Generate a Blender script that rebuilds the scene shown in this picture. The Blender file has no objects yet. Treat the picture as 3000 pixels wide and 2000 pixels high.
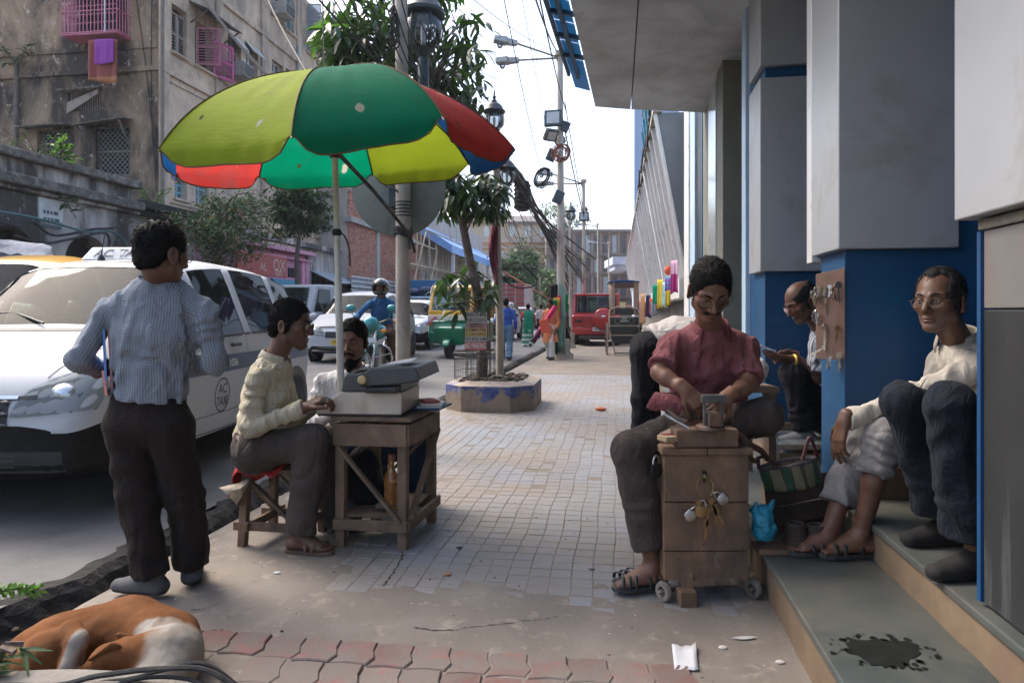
import bpy,bmesh,math,random
import numpy as np
from mathutils import Vector,Matrix
from mathutils.bvhtree import BVHTree
R=math.radians
rnd=random.Random(7)
sc=bpy.context.scene
COL=sc.collection
F,CX,HY,CH=2000.0,1500.0,915.0,1.25
cam_d=bpy.data.cameras.new('camera')
cam_d.sensor_width=36.0
cam_d.lens=24.0
cam_d.shift_y=-(1000.0-HY)/3000.0
cam_d.clip_start=0.05
cam_d.clip_end=1500.0
cam=bpy.data.objects.new('camera',cam_d)
cam.location=(0,0,CH)
cam.rotation_euler=(R(90),0,0)
COL.objects.link(cam)
sc.camera=cam
SUN_EL,SUN_AZ=R(50),R(-56)
world=bpy.data.worlds.new('World')
sc.world=world
world.use_nodes=True
wn=world.node_tree
sky=wn.nodes.new('ShaderNodeTexSky')
sky.sky_type='NISHITA'
sky.sun_disc=False
sky.sun_elevation=SUN_EL
sky.sun_rotation=SUN_AZ
sky.air_density=1.0
sky.dust_density=4.8
sky.ozone_density=1.0
bg=wn.nodes['Background']
bg.inputs['Strength'].default_value=0.15
wn.links.new(sky.outputs[0],bg.inputs[0])
sun_d=bpy.data.lights.new('sun','SUN')
sun_d.energy=0.8
sun_d.angle=R(24)
sun_d.color=(1.0,0.96,0.9)
sun=bpy.data.objects.new('sun',sun_d)
sdir=Vector((math.sin(SUN_AZ)*math.cos(SUN_EL),math.cos(SUN_AZ)*math.cos(SUN_EL),math.sin(SUN_EL)))
sun.rotation_euler=sdir.to_track_quat('Z','Y').to_euler()
sun.location=(0,0,30)
COL.objects.link(sun)
vs=sc.view_settings
vs.view_transform='Standard'
vs.look='None'
vs.exposure=1.62
vs.gamma=1.0
vs.use_curve_mapping=False
sc.cycles.max_bounces=6
sc.cycles.diffuse_bounces=3
sc.cycles.transparent_max_bounces=12
sc.cycles.caustics_reflective=False
sc.cycles.caustics_refractive=False
def W(px,py,Y):
 """world point seen at a picture position, Y metres ahead"""
 return Vector(((px-CX)/F*Y,Y,CH-(py-HY)/F*Y))
def G(px,py,z=0.0):
 """world point on the level z"""
 return W(px,py,F*(CH-z)/(py-HY))
TH=math.atan2(307.0,F)
UX,UY,VX,VY=math.cos(TH),-math.sin(TH),math.sin(TH),math.cos(TH)
def S(u,v,z=0.0):
 """street coordinates: u to the right across the street, v along it"""
 return Vector((u*UX+v*VX,u*UY+v*VY,z))
def US(p):
 return(p[0]*UX+p[1]*UY,p[0]*VX+p[1]*VY)
def on_u(u,px,py):
 """the point of the vertical plane at street offset u seen at a picture position"""
 a=(px-CX)/F
 Y=u/(a*UX+UY)
 return W(px,py,Y)
STREET_ROT=-TH
def road_z(u):
 t=(u+8.0)/5.7
 return 0.03+0.10*max(0.0,1-t*t)
MW={}
def thing(name,label,cat,loc=(0,0,0),rz=0.0,group=None,kind=None):
 o=bpy.data.objects.new(name,None)
 o.empty_display_size=0.1
 o.location=loc
 o.rotation_euler=(0,0,rz)
 COL.objects.link(o)
 MW[o.name]=Matrix.Translation(Vector(loc))@Matrix.Rotation(rz,4,'Z')
 tag(o,label,cat,group,kind)
 return o
def tag(o,label=None,cat=None,group=None,kind=None):
 if label:o['label']=label
 if cat:o['category']=cat
 if group:o['group']=group
 if kind:o['kind']=kind
 return o
def dup(root,loc=None,rz=None,label=None,group=None):
 def rec(o,par):
  c=o.copy()
  COL.objects.link(c)
  if par is not None:c.parent=par
  for ch in o.children:rec(ch,c)
  return c
 c=rec(root,None)
 if loc is not None:c.location=loc
 if rz is not None:c.rotation_euler=(0,0,rz)
 MW[c.name]=Matrix.Translation(c.location)@Matrix.Rotation(c.rotation_euler.z,4,'Z')
 if label:c['label']=label
 if group:c['group']=group
 return c
def link(name,me,parent=None,world=False,mats=None):
 o=bpy.data.objects.new(name,me)
 COL.objects.link(o)
 if mats is not None:
  for m in(mats if isinstance(mats,(list,tuple))else[mats]):me.materials.append(m)
 if parent is not None:
  o.parent=parent
  if world:
   p=parent
   M=Matrix.Identity(4)
   while p is not None:
    M=(MW.get(p.name,Matrix.Identity(4)))@M
    p=p.parent
   me.transform(M.inverted())
 return o
def inst(name,me,M,parent=None):
 """another object that shares mesh me; M is its local matrix"""
 o=bpy.data.objects.new(name,me)
 COL.objects.link(o)
 if parent is not None:o.parent=parent
 o.matrix_local=M
 return o
class MB:
 def __init__(s):
  s.v,s.f,s.m,s.cur=[],[],[],0
 def add(s,vs,fs):
  n=len(s.v)
  s.v.extend([tuple(p)for p in vs])
  for f in fs:
   s.f.append(tuple(i+n for i in f));s.m.append(s.cur)
  return s
 def box(s,c,d,M=None,taper=1.0):
  x,y,z=d[0]/2,d[1]/2,d[2]/2
  vs=[Vector((sx*x*(taper if sz>0 else 1),sy*y*(taper if sz>0 else 1),sz*z))for sz in(-1,1)for sy in(-1,1)for sx in(-1,1)]
  if M is not None:vs=[M@p for p in vs]
  c=Vector(c)
  return s.add([p+c for p in vs],[(0,2,3,1),(4,5,7,6),(0,1,5,4),(2,6,7,3),(0,4,6,2),(1,3,7,5)])
 def bar(s,a,b,w,d,up=(0,0,1)):
  a,b=Vector(a),Vector(b)
  t=(b-a);L=t.length;t.normalize()
  up=Vector(up)
  if abs(t.dot(up))>.98:up=Vector((0,1,0))
  x=t.cross(up).normalized();y=x.cross(t)
  M=Matrix((x,y,t)).transposed()
  return s.box((a+b)/2,(w,d,L),M)
 def tube(s,pts,r,n=8,cap=True):
  pts=[Vector(p)for p in pts]
  rs=r if isinstance(r,(list,tuple))else[r]*len(pts)
  vs,fs=[],[]
  t0=(pts[1]-pts[0]).normalized()
  x=t0.orthogonal().normalized()
  for i,p in enumerate(pts):
   t=(pts[min(i+1,len(pts)-1)]-pts[max(i-1,0)])
   t=t.normalized()if t.length>1e-9 else t0
   x=(x-t*x.dot(t))
   x=x.normalized()if x.length>1e-6 else t.orthogonal().normalized()
   y=t.cross(x)
   for k in range(n):
    a=2*math.pi*k/n
    vs.append(p+(x*math.cos(a)+y*math.sin(a))*rs[i])
  for i in range(len(pts)-1):
   for k in range(n):
    fs.append((i*n+k,i*n+(k+1)%n,(i+1)*n+(k+1)%n,(i+1)*n+k))
  if cap:
   fs.append(tuple(range(n-1,-1,-1)))
   fs.append(tuple((len(pts)-1)*n+k for k in range(n)))
  return s.add(vs,fs)
 def lathe(s,prof,n=16,M=None,c=(0,0,0),cap=True):
  c=Vector(c)
  vs,fs=[],[]
  for(r,z)in prof:
   for k in range(n):
    a=2*math.pi*k/n
    p=Vector((r*math.cos(a),r*math.sin(a),z))
    vs.append((M@p if M is not None else p)+c)
  m=len(prof)
  for i in range(m-1):
   for k in range(n):
    fs.append((i*n+k,i*n+(k+1)%n,(i+1)*n+(k+1)%n,(i+1)*n+k))
  if cap:
   fs.append(tuple(range(n-1,-1,-1)))
   fs.append(tuple((m-1)*n+k for k in range(n)))
  return s.add(vs,fs)
 def ball(s,c,r,n=12,m=8,M=None):
  r=r if isinstance(r,(list,tuple))else(r,r,r)
  c=Vector(c)
  vs,fs=[],[]
  for i in range(m+1):
   th=math.pi*i/m
   for k in range(n):
    a=2*math.pi*k/n
    p=Vector((r[0]*math.sin(th)*math.cos(a),r[1]*math.sin(th)*math.sin(a),r[2]*math.cos(th)))
    vs.append((M@p if M is not None else p)+c)
  for i in range(m):
   for k in range(n):
    fs.append((i*n+k,(i+1)*n+k,(i+1)*n+(k+1)%n,i*n+(k+1)%n))
  return s.add(vs,fs)
 def prism(s,poly,ext):
  """closed polygon extruded along ext"""
  poly=[Vector(p)for p in poly];ext=Vector(ext)
  n=len(poly)
  vs=poly+[p+ext for p in poly]
  fs=[tuple(range(n-1,-1,-1)),tuple(range(n,2*n))]+[(i,(i+1)%n,n+(i+1)%n,n+i)for i in range(n)]
  return s.add(vs,fs)
 def grid(s,P,close_u=False):
  """P[i][j] points"""
  a,b=len(P),len(P[0])
  vs=[p for row in P for p in row]
  fs=[]
  for i in range(a-1 if not close_u else a):
   for j in range(b-1):
    i2=(i+1)%a
    fs.append((i*b+j,i*b+j+1,i2*b+j+1,i2*b+j))
  return s.add(vs,fs)
 def mesh(s,name='m',smooth=False):
  me=bpy.data.meshes.new(name)
  me.from_pydata(s.v,[],s.f)
  if any(s.m):me.polygons.foreach_set('material_index',s.m)
  if smooth:me.polygons.foreach_set('use_smooth',[True]*len(me.polygons))
  me.update()
  return me
 def build(s,name,mat,parent=None,world=False,smooth=False,bevel=0.0,solid=0.0,sub=0,fix=True):
  me=s.mesh(name,smooth)
  if fix:
   bm=bmesh.new();bm.from_mesh(me)
   bmesh.ops.recalc_face_normals(bm,faces=bm.faces)
   bm.to_mesh(me);bm.free()
  o=link(name,me,parent,world,mat)
  if solid:
   md=o.modifiers.new('solid','SOLIDIFY');md.thickness=solid;md.offset=0
  if bevel:
   md=o.modifiers.new('bevel','BEVEL');md.width=bevel;md.segments=2;md.limit_method='ANGLE';md.angle_limit=R(40)
  if sub:
   md=o.modifiers.new('sub','SUBSURF');md.levels=sub;md.render_levels=sub
  if smooth:
   me.set_sharp_from_angle(angle=R(46))
  return o
def rotm(ax,a):return Matrix.Rotation(a,3,ax)
def frame(z,x=None):
 """3x3 matrix whose columns are x, y, z"""
 z=Vector(z).normalized()
 x=Vector(x)if x is not None else z.orthogonal()
 x=(x-z*x.dot(z)).normalized()
 return Matrix((x,z.cross(x),z)).transposed()
def lerp(a,b,t):return a+(b-a)*t
def sag(a,b,drop,n=14):
 a,b=Vector(a),Vector(b)
 return[a.lerp(b,i/n)-Vector((0,0,drop*4*(i/n)*(1-i/n)))for i in range(n+1)]
def spline(pts,n=6):
 """Catmull-Rom through pts"""
 P=[Vector(p)for p in pts]
 P=[P[0]*2-P[1]]+P+[P[-1]*2-P[-2]]
 out=[]
 for i in range(1,len(P)-2):
  for k in range(n):
   t=k/n
   a,b,c,d=P[i-1],P[i],P[i+1],P[i+2]
   out.append(0.5*((2*b)+(c-a)*t+(2*a-5*b+4*c-d)*t*t+(3*b-a-3*c+d)*t**3))
 out.append(P[-2])
 return out
def text_mesh(body,size,align='CENTER',depth=0.0,spacing=1.0,bold=0.0,shear=0.0):
 cu=bpy.data.curves.new('lettering','FONT')
 cu.body=body;cu.size=size;cu.align_x=align;cu.align_y='CENTER'
 cu.extrude=depth;cu.space_character=spacing;cu.offset=bold;cu.shear=shear
 cu.resolution_u=3
 ob=bpy.data.objects.new('lettering',cu)
 COL.objects.link(ob)
 bpy.context.view_layer.update()
 dg=bpy.context.evaluated_depsgraph_get()
 me=bpy.data.meshes.new_from_object(ob.evaluated_get(dg))
 bpy.data.objects.remove(ob);bpy.data.curves.remove(cu)
 me.materials.clear()
 return me
def lettering(body,size,M,mat,parent=None,world=True,**kw):
 """flat lettering; M maps its x/y plane into place"""
 me=text_mesh(body,size,**kw)
 me.transform(M)
 return link('lettering',me,parent,world,mat)
def M4(R3,t):
 return Matrix.Translation(Vector(t))@R3.to_4x4()
MATS={}
def nodes_of(name):
 m=bpy.data.materials.new(name);m.use_nodes=True
 nt=m.node_tree
 return m,nt,nt.nodes['Principled BSDF']
def ramp(nt,src,a,b,ca=(0,0,0,1),cb=(1,1,1,1)):
 r=nt.nodes.new('ShaderNodeValToRGB')
 r.color_ramp.elements[0].position=a;r.color_ramp.elements[0].color=ca
 r.color_ramp.elements[1].position=b;r.color_ramp.elements[1].color=cb
 nt.links.new(src,r.inputs[0])
 return r.outputs[0]
def mixc(nt,fac,a,b,mode='MIX'):
 n=nt.nodes.new('ShaderNodeMix');n.data_type='RGBA';n.blend_type=mode
 for sock,val in((n.inputs[0],fac),(n.inputs[6],a),(n.inputs[7],b)):
  if isinstance(val,(int,float)):sock.default_value=val
  elif isinstance(val,(tuple,list)):sock.default_value=(*val[:3],1)
  else:nt.links.new(val,sock)
 return n.outputs[2]
def mth(nt,op,a,b=None,c=None,clamp=False):
 n=nt.nodes.new('ShaderNodeMath');n.operation=op;n.use_clamp=clamp
 for i,val in enumerate((a,b,c)):
  if val is None:continue
  if isinstance(val,(int,float)):n.inputs[i].default_value=val
  else:nt.links.new(val,n.inputs[i])
 return n.outputs[0]
def coords(nt,kind='Object',scale=(1,1,1)):
 t=nt.nodes.new('ShaderNodeTexCoord')
 m=nt.nodes.new('ShaderNodeMapping');m.inputs['Scale'].default_value=scale
 nt.links.new(t.outputs[kind],m.inputs['Vector'])
 return m.outputs[0]
def noise(nt,vec,scale,detail=4,rough=.55,dist=0.0):
 n=nt.nodes.new('ShaderNodeTexNoise');n.inputs['Scale'].default_value=scale
 n.inputs['Detail'].default_value=detail;n.inputs['Roughness'].default_value=rough;n.inputs['Distortion'].default_value=dist
 nt.links.new(vec,n.inputs['Vector'])
 return n.outputs[0]
def bump(nt,bsdf,h,strength=.3,dist=.01):
 b=nt.nodes.new('ShaderNodeBump');b.inputs['Strength'].default_value=strength;b.inputs['Distance'].default_value=dist
 nt.links.new(h,b.inputs['Height']);nt.links.new(b.outputs[0],bsdf.inputs['Normal'])
def pm(name,col,rough=.7,metal=0.0,var=.15,scale=5.0,dirt=None,damt=.5,dscale=2.0,dsoft=.12,streak=0.0,bmp=.0,bscale=60.0,bdist=.004,spec=.5,coat=0.0,dirt2=None,d2amt=.55,d2scale=9.0,orand=0.0,pos=False):
 """a worn painted / plastered / cloth surface: two tones, optional dirt, optional relief"""
 if name in MATS:return MATS[name]
 m,nt,b=nodes_of(name)
 def coords(nt_,kind='Object',sc_=(1,1,1)):
  if not pos:return globals()['coords'](nt_,kind,sc_)
  g_=nt_.nodes.new('ShaderNodeNewGeometry');mp=nt_.nodes.new('ShaderNodeMapping');mp.inputs['Scale'].default_value=sc_;nt_.links.new(g_.outputs['Position'],mp.inputs['Vector']);return mp.outputs[0]
 v=coords(nt)
 n1=noise(nt,v,scale,5,.6)
 lo=[max(0,c*(1-var))for c in col];hi=[min(1,c*(1+var))for c in col]
 c=ramp(nt,n1,.3,.7,(*lo,1),(*hi,1))
 if dirt is not None:
  v2=coords(nt,'Object',(1,1,1-streak))
  n2=noise(nt,v2,dscale,7,.65,.4)
  t=1-damt
  c=mixc(nt,ramp(nt,n2,t-dsoft,t+dsoft),c,dirt)
 if dirt2 is not None:
  v3=coords(nt,'Object',(1,1,1-streak*.6))
  n3=noise(nt,v3,d2scale,6,.7,.2)
  t=1-d2amt
  c=mixc(nt,ramp(nt,n3,t-.05,t+.05),c,dirt2)
 if orand:
  oi=nt.nodes.new('ShaderNodeObjectInfo')
  c=mixc(nt,1.0,c,ramp(nt,oi.outputs['Random'],0,1,(1-orand,1-orand,1-orand,1),(1+orand,1+orand,1+orand,1)),'MULTIPLY')
 nt.links.new(c,b.inputs['Base Color'])
 b.inputs['Roughness'].default_value=rough;b.inputs['Metallic'].default_value=metal
 b.inputs['Specular IOR Level'].default_value=spec
 if coat:b.inputs['Coat Weight'].default_value=coat;b.inputs['Coat Roughness'].default_value=.06
 if bmp:
  nb=noise(nt,v,bscale,6,.6)
  bump(nt,b,nb,bmp,bdist)
 MATS[name]=m
 return m
def glass(name,tint=(.5,.55,.55),alpha=.55,rough=.02,refl=0.0,fk=1.1):
 """window glass: a mirror-smooth coat over a tinted see-through pane"""
 if name in MATS:return MATS[name]
 m=bpy.data.materials.new(name);m.use_nodes=True
 nt=m.node_tree;nt.nodes.clear()
 o=nt.nodes.new('ShaderNodeOutputMaterial')
 tr=nt.nodes.new('ShaderNodeBsdfTransparent');tr.inputs[0].default_value=(*tint,1)
 df=nt.nodes.new('ShaderNodeBsdfDiffuse');df.inputs[0].default_value=(.25,.27,.27,1)
 gl=nt.nodes.new('ShaderNodeBsdfGlossy');gl.inputs['Roughness'].default_value=rough
 mx0=nt.nodes.new('ShaderNodeMixShader');mx0.inputs[0].default_value=1-alpha
 nt.links.new(df.outputs[0],mx0.inputs[2]);nt.links.new(tr.outputs[0],mx0.inputs[1])
 mx0.inputs[0].default_value=1-alpha
 fr=nt.nodes.new('ShaderNodeFresnel');fr.inputs[0].default_value=1.52
 f2=mth(nt,'MULTIPLY_ADD',fr.outputs[0],fk,refl,clamp=True)
 mx=nt.nodes.new('ShaderNodeMixShader')
 nt.links.new(f2,mx.inputs[0]);nt.links.new(mx0.outputs[0],mx.inputs[1]);nt.links.new(gl.outputs[0],mx.inputs[2])
 nt.links.new(mx.outputs[0],o.inputs[0])
 MATS[name]=m
 return m
BLACK=pm('black_plastic',(.018,.018,.02),.45,var=.2,dirt=(.05,.045,.04),damt=.4)
RUBBER=pm('rubber',(.025,.025,.026),.85,var=.3,dirt=(.09,.08,.07),damt=.4,dscale=6)
STEEL=pm('worn_steel',(.42,.42,.42),.38,.9,.2,8,dirt=(.16,.1,.07),damt=.38,dscale=9)
CHROME=pm('chrome',(.7,.7,.7),.12,1.0,.05)
WHITEP=pm('white_paint',(.42,.44,.455),.5,spec=.3,var=.05,scale=2,dirt=(.5,.47,.43),damt=.35,dscale=2.5)
DARKV=pm('dark_interior',(.03,.03,.032),.8,var=.3)
_rng=np.random.default_rng(5)
_TAB=_rng.random((32,32,32)).astype(np.float32)*2-1
def vnoise(P):
 i=np.floor(P).astype(np.int32);f=(P-i).astype(np.float32);f=f*f*(3-2*f)
 i&=31;j=(i+1)&31
 x0,y0,z0=i[...,0],i[...,1],i[...,2];x1,y1,z1=j[...,0],j[...,1],j[...,2]
 fx,fy,fz=f[...,0],f[...,1],f[...,2]
 T=_TAB
 a=T[x0,y0,z0]*(1-fx)+T[x1,y0,z0]*fx
 b=T[x0,y1,z0]*(1-fx)+T[x1,y1,z0]*fx
 c=T[x0,y0,z1]*(1-fx)+T[x1,y0,z1]*fx
 d=T[x0,y1,z1]*(1-fx)+T[x1,y1,z1]*fx
 return(a*(1-fy)+b*fy)*(1-fz)+(c*(1-fy)+d*fy)*fz
def npv(p):return np.array([p[0],p[1],p[2]],float)
def smin(a,b,k):
 h=np.clip(.5+.5*(b-a)/k,0,1)
 return b+(a-b)*h-k*h*(1-h)
class Sdf:
 def __init__(s,k=.02):s.pr,s.k,s.ns,s.ridge=[],k,None,False
 def cap(s,a,b,ra,rb=None,k=None,flat=(0,0),side=None,ratio=1.0,wr=None,op='u'):
  a,b=npv(a),npv(b);rb=ra if rb is None else rb
  s.pr.append(dict(t='c',a=a,b=b,ra=ra,rb=rb,k=k or s.k,flat=flat,side=None if side is None else npv(side)/np.linalg.norm(npv(side)),ratio=ratio,wr=wr,op=op))
  return s
 def ell(s,c,r,M=None,k=None,op='u'):
  M=np.eye(3)if M is None else np.array([list(x)for x in M],float)
  s.pr.append(dict(t='e',c=npv(c),r=np.array(r,float),M=M,k=k or s.k,op=op))
  return s
 def box(s,c,h,M=None,rad=.005,k=None,op='u'):
  M=np.eye(3)if M is None else np.array([list(x)for x in M],float)
  s.pr.append(dict(t='b',c=npv(c),r=np.array(h,float),M=M,k=k or s.k,op=op,rad=rad))
  return s
 def plane(s,p,n,k=None):
  """keep only the side the normal points away from"""
  s.pr.append(dict(t='p',c=npv(p),n=npv(n)/np.linalg.norm(npv(n)),k=k or .004,op='i'))
  return s
 def noise(s,amp,freq,st=(1,1,1)):s.ns=(amp,freq,np.array(st,float));return s
 def bb(s,q):
  if q['t']=='c':
   r=max(q['ra'],q['rb'])/min(1,q['ratio'])
   return np.minimum(q['a'],q['b'])-r,np.maximum(q['a'],q['b'])+r
  r=np.abs(q['M'])@q['r']
  return q['c']-r,q['c']+r
 def dist(s,q,P):
  if q['t']=='c':
   ab=q['b']-q['a'];L2=max(ab@ab,1e-12)
   d=P-q['a']
   t=(d@ab)/L2
   tc=np.clip(t,0,1)
   d=d-tc[...,None]*ab
   if q['side']is not None and q['ratio']!=1:
    c=d@q['side']
    d=d-(c*(1-q['ratio']))[...,None]*q['side']
   r=q['ra']+(q['rb']-q['ra'])*tc
   D=np.sqrt((d*d).sum(-1))-r
   if q['wr']:
    amp,n=q['wr'][:2]
    N=vnoise(P*9+5)
    D=D+amp*np.sin(6.283*(n*t)+5*N)*(.35+.65*np.clip(vnoise(P*5+11)+.4,0,1))
   L=math.sqrt(L2)
   if q['flat'][0]:D=np.maximum(D,-t*L)
   if q['flat'][1]:D=np.maximum(D,(t-1)*L)
   return D
  if q['t']=='e':
   p=(P-q['c'])@q['M']
   k0=np.sqrt(((p/q['r'])**2).sum(-1));k1=np.sqrt(((p/q['r']**2)**2).sum(-1))
   return k0*(k0-1)/np.maximum(k1,1e-9)
  if q['t']=='b':
   p=np.abs((P-q['c'])@q['M'])-(q['r']-q['rad'])
   return np.sqrt((np.maximum(p,0)**2).sum(-1))+np.minimum(p.max(-1),0)-q['rad']
  return(P-q['c'])@q['n']
 def eval(s,h):
  us=[s.bb(q)for q in s.pr if q['op']=='u']
  pad=3*h+(abs(s.ns[0])if s.ns else 0)
  lo=np.min([u[0]for u in us],0)-pad;hi=np.max([u[1]for u in us],0)+pad
  n=np.ceil((hi-lo)/h).astype(int)+1
  ax=[lo[i]+h*np.arange(n[i])for i in range(3)]
  D=np.full(n,.08)
  for q in s.pr:
   m=q['k']+3*h+(abs(s.ns[0])if s.ns else 0)+.015
   if q['t']=='p':i0,i1=np.zeros(3,int),n
   else:
    b0,b1=s.bb(q)
    i0=np.clip(np.floor((b0-m-lo)/h).astype(int),0,n);i1=np.clip(np.ceil((b1+m-lo)/h).astype(int)+1,0,n)
    if(i1<=i0).any():continue
   sl=tuple(slice(i0[i],i1[i])for i in range(3))
   P=np.stack(np.meshgrid(*[ax[i][sl[i]]for i in range(3)],indexing='ij'),-1)
   d=s.dist(q,P)
   if q['op']=='u':D[sl]=smin(D[sl],d,q['k'])
   elif q['op']=='s':D[sl]=-smin(-D[sl],d,q['k'])
   else:D[sl]=-smin(-D[sl],-d,q['k'])
  if s.ns:
   amp,fr,st=s.ns
   near=np.abs(D)<amp+2*h
   idx=np.argwhere(near)
   P=lo+idx*h
   Q=P*fr*st
   if s.ridge:
    Q2=Q+.6*vnoise(Q*.7+3)[:,None]
    N=(np.abs(vnoise(Q2))*2-.55)+.55*(np.abs(vnoise(Q2*2.2+7))*2-.55)
   else:N=vnoise(Q)*.65+vnoise(Q*2.1+7)*.35
   D[near]+=amp*N
  return D,lo
 def mesh(s,h,cloth=False):
  D,lo=s.eval(h)
  v,f=surface_nets(D)
  v=lo+v*h
  return v,f
 def clothco(s,v):
  best=np.full(len(v),1e9);out=np.zeros((len(v),3),np.float32)
  for i,q in enumerate(s.pr):
   if q['t']!='c' or q['op']!='u':continue
   d=s.dist(q,v)
   ab=q['b']-q['a'];L=np.linalg.norm(ab);ax=ab/max(L,1e-9)
   sd=q['side']if q['side']is not None else np.array(Vector(ax).orthogonal().normalized())
   rel=v-q['a']
   m=d<best
   best[m]=d[m]
   o3=np.cross(ax,sd)
   out[m,0]=(rel@sd)[m];out[m,1]=(rel@ax)[m];out[m,2]=(rel@o3)[m]
  return out
def surface_nets(D):
 Sg=D<0
 c=np.zeros(np.array(D.shape)-1,np.int8)
 offs=[(i,j,k)for i in(0,1)for j in(0,1)for k in(0,1)]
 nx,ny,nz=D.shape
 for(i,j,k)in offs:c+=Sg[i:nx-1+i,j:ny-1+j,k:nz-1+k]
 ci=np.argwhere((c>0)&(c<8))
 ids=np.full(c.shape,-1,np.int64)
 ids[ci[:,0],ci[:,1],ci[:,2]]=np.arange(len(ci))
 dv=np.stack([D[ci[:,0]+i,ci[:,1]+j,ci[:,2]+k]for(i,j,k)in offs],1)
 acc=np.zeros((len(ci),3));cnt=np.zeros(len(ci))
 O=np.array(offs,float)
 for a in range(8):
  for b in range(a+1,8):
   if np.abs(O[a]-O[b]).sum()!=1:continue
   m=(dv[:,a]<0)!=(dv[:,b]<0)
   t=dv[m,a]/(dv[m,a]-dv[m,b])
   acc[m]+=O[a]+t[:,None]*(O[b]-O[a]);cnt[m]+=1
 V=ci+acc/cnt[:,None]
 Fs=[]
 for ax in range(3):
  sl0=[slice(None)]*3;sl1=[slice(None)]*3
  sl0[ax]=slice(0,-1);sl1[ax]=slice(1,None)
  A=Sg[tuple(sl0)];B=Sg[tuple(sl1)]
  e=np.argwhere(A!=B)
  b_,c_=[x for x in range(3)if x!=ax]
  sh=c.shape
  e=e[(e[:,b_]>0)&(e[:,c_]>0)&(e[:,b_]<sh[b_])&(e[:,c_]<sh[c_])]
  def g(db,dc):
   q=e.copy();q[:,b_]+=db;q[:,c_]+=dc
   return ids[q[:,0],q[:,1],q[:,2]]
  quad=np.stack([g(-1,-1),g(0,-1),g(0,0),g(-1,0)],1)
  ins=A[e[:,0],e[:,1],e[:,2]]
  flip=ins if ax!=1 else~ins
  quad[~flip]=quad[~flip][:,::-1]
  Fs.append(quad)
 return V,np.concatenate(Fs)
def np_mesh(name,v,f,smooth=True):
 me=bpy.data.meshes.new(name)
 me.vertices.add(len(v));me.vertices.foreach_set('co',np.asarray(v,np.float32).ravel())
 me.loops.add(f.size);me.loops.foreach_set('vertex_index',f.astype(np.int32).ravel())
 me.polygons.add(len(f))
 me.polygons.foreach_set('loop_start',np.arange(0,f.size,4,dtype=np.int32))
 if smooth:me.polygons.foreach_set('use_smooth',np.ones(len(f),bool))
 me.update(calc_edges=True)
 return me
def merge(parts):
 vs,fs,n=[],[],0
 for v,f in parts:
  vs.append(v);fs.append(f+n);n+=len(v)
 return np.concatenate(vs),np.concatenate(fs)
def attr(me,name,arr,typ):
 a=me.attributes.new(name,typ,'POINT')
 a.data.foreach_set('vector' if typ=='FLOAT_VECTOR' else 'value' if typ=='FLOAT' else 'color',np.asarray(arr,np.float32).ravel())
def skin_mat(name,col,stub=(.035,.028,.025)):
 if name in MATS:return MATS[name]
 m,nt,b=nodes_of(name)
 v=coords(nt)
 c=ramp(nt,noise(nt,v,14,5,.6),.3,.72,(*[x*.82 for x in col],1),(*[min(1,x*1.18)for x in col],1))
 a=nt.nodes.new('ShaderNodeAttribute');a.attribute_name='mask'
 sp=nt.nodes.new('ShaderNodeSeparateColor');nt.links.new(a.outputs['Color'],sp.inputs[0])
 c=mixc(nt,sp.outputs[0],c,(col[0]*.95,col[1]*.55,col[2]*.6))
 g=mth(nt,'MULTIPLY',sp.outputs[1],ramp(nt,noise(nt,v,420,2,.5),.4,.7))
 c=mixc(nt,g,c,stub)
 c=mixc(nt,sp.outputs[2],c,[x*.6 for x in col])
 nt.links.new(c,b.inputs['Base Color'])
 b.inputs['Roughness'].default_value=.5;b.inputs['Specular IOR Level'].default_value=.42
 n=mth(nt,'ADD',noise(nt,v,90,4,.6),noise(nt,coords(nt,'Object',(40,40,160)),1,3))
 bump(nt,b,n,.22,.0025)
 MATS[name]=m
 return m
def hair_mat(name,col,rough=.7):
 if name in MATS:return MATS[name]
 m,nt,b=nodes_of(name)
 n=noise(nt,coords(nt,'Object',(1,1,.35)),160,4,.7)
 nt.links.new(ramp(nt,n,.35,.7,(*[x*.5 for x in col],1),(*[x*1.5 for x in col],1)),b.inputs['Base Color'])
 b.inputs['Roughness'].default_value=rough;b.inputs['Specular IOR Level'].default_value=.16
 bump(nt,b,n,.8,.004)
 MATS[name]=m
 return m
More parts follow.
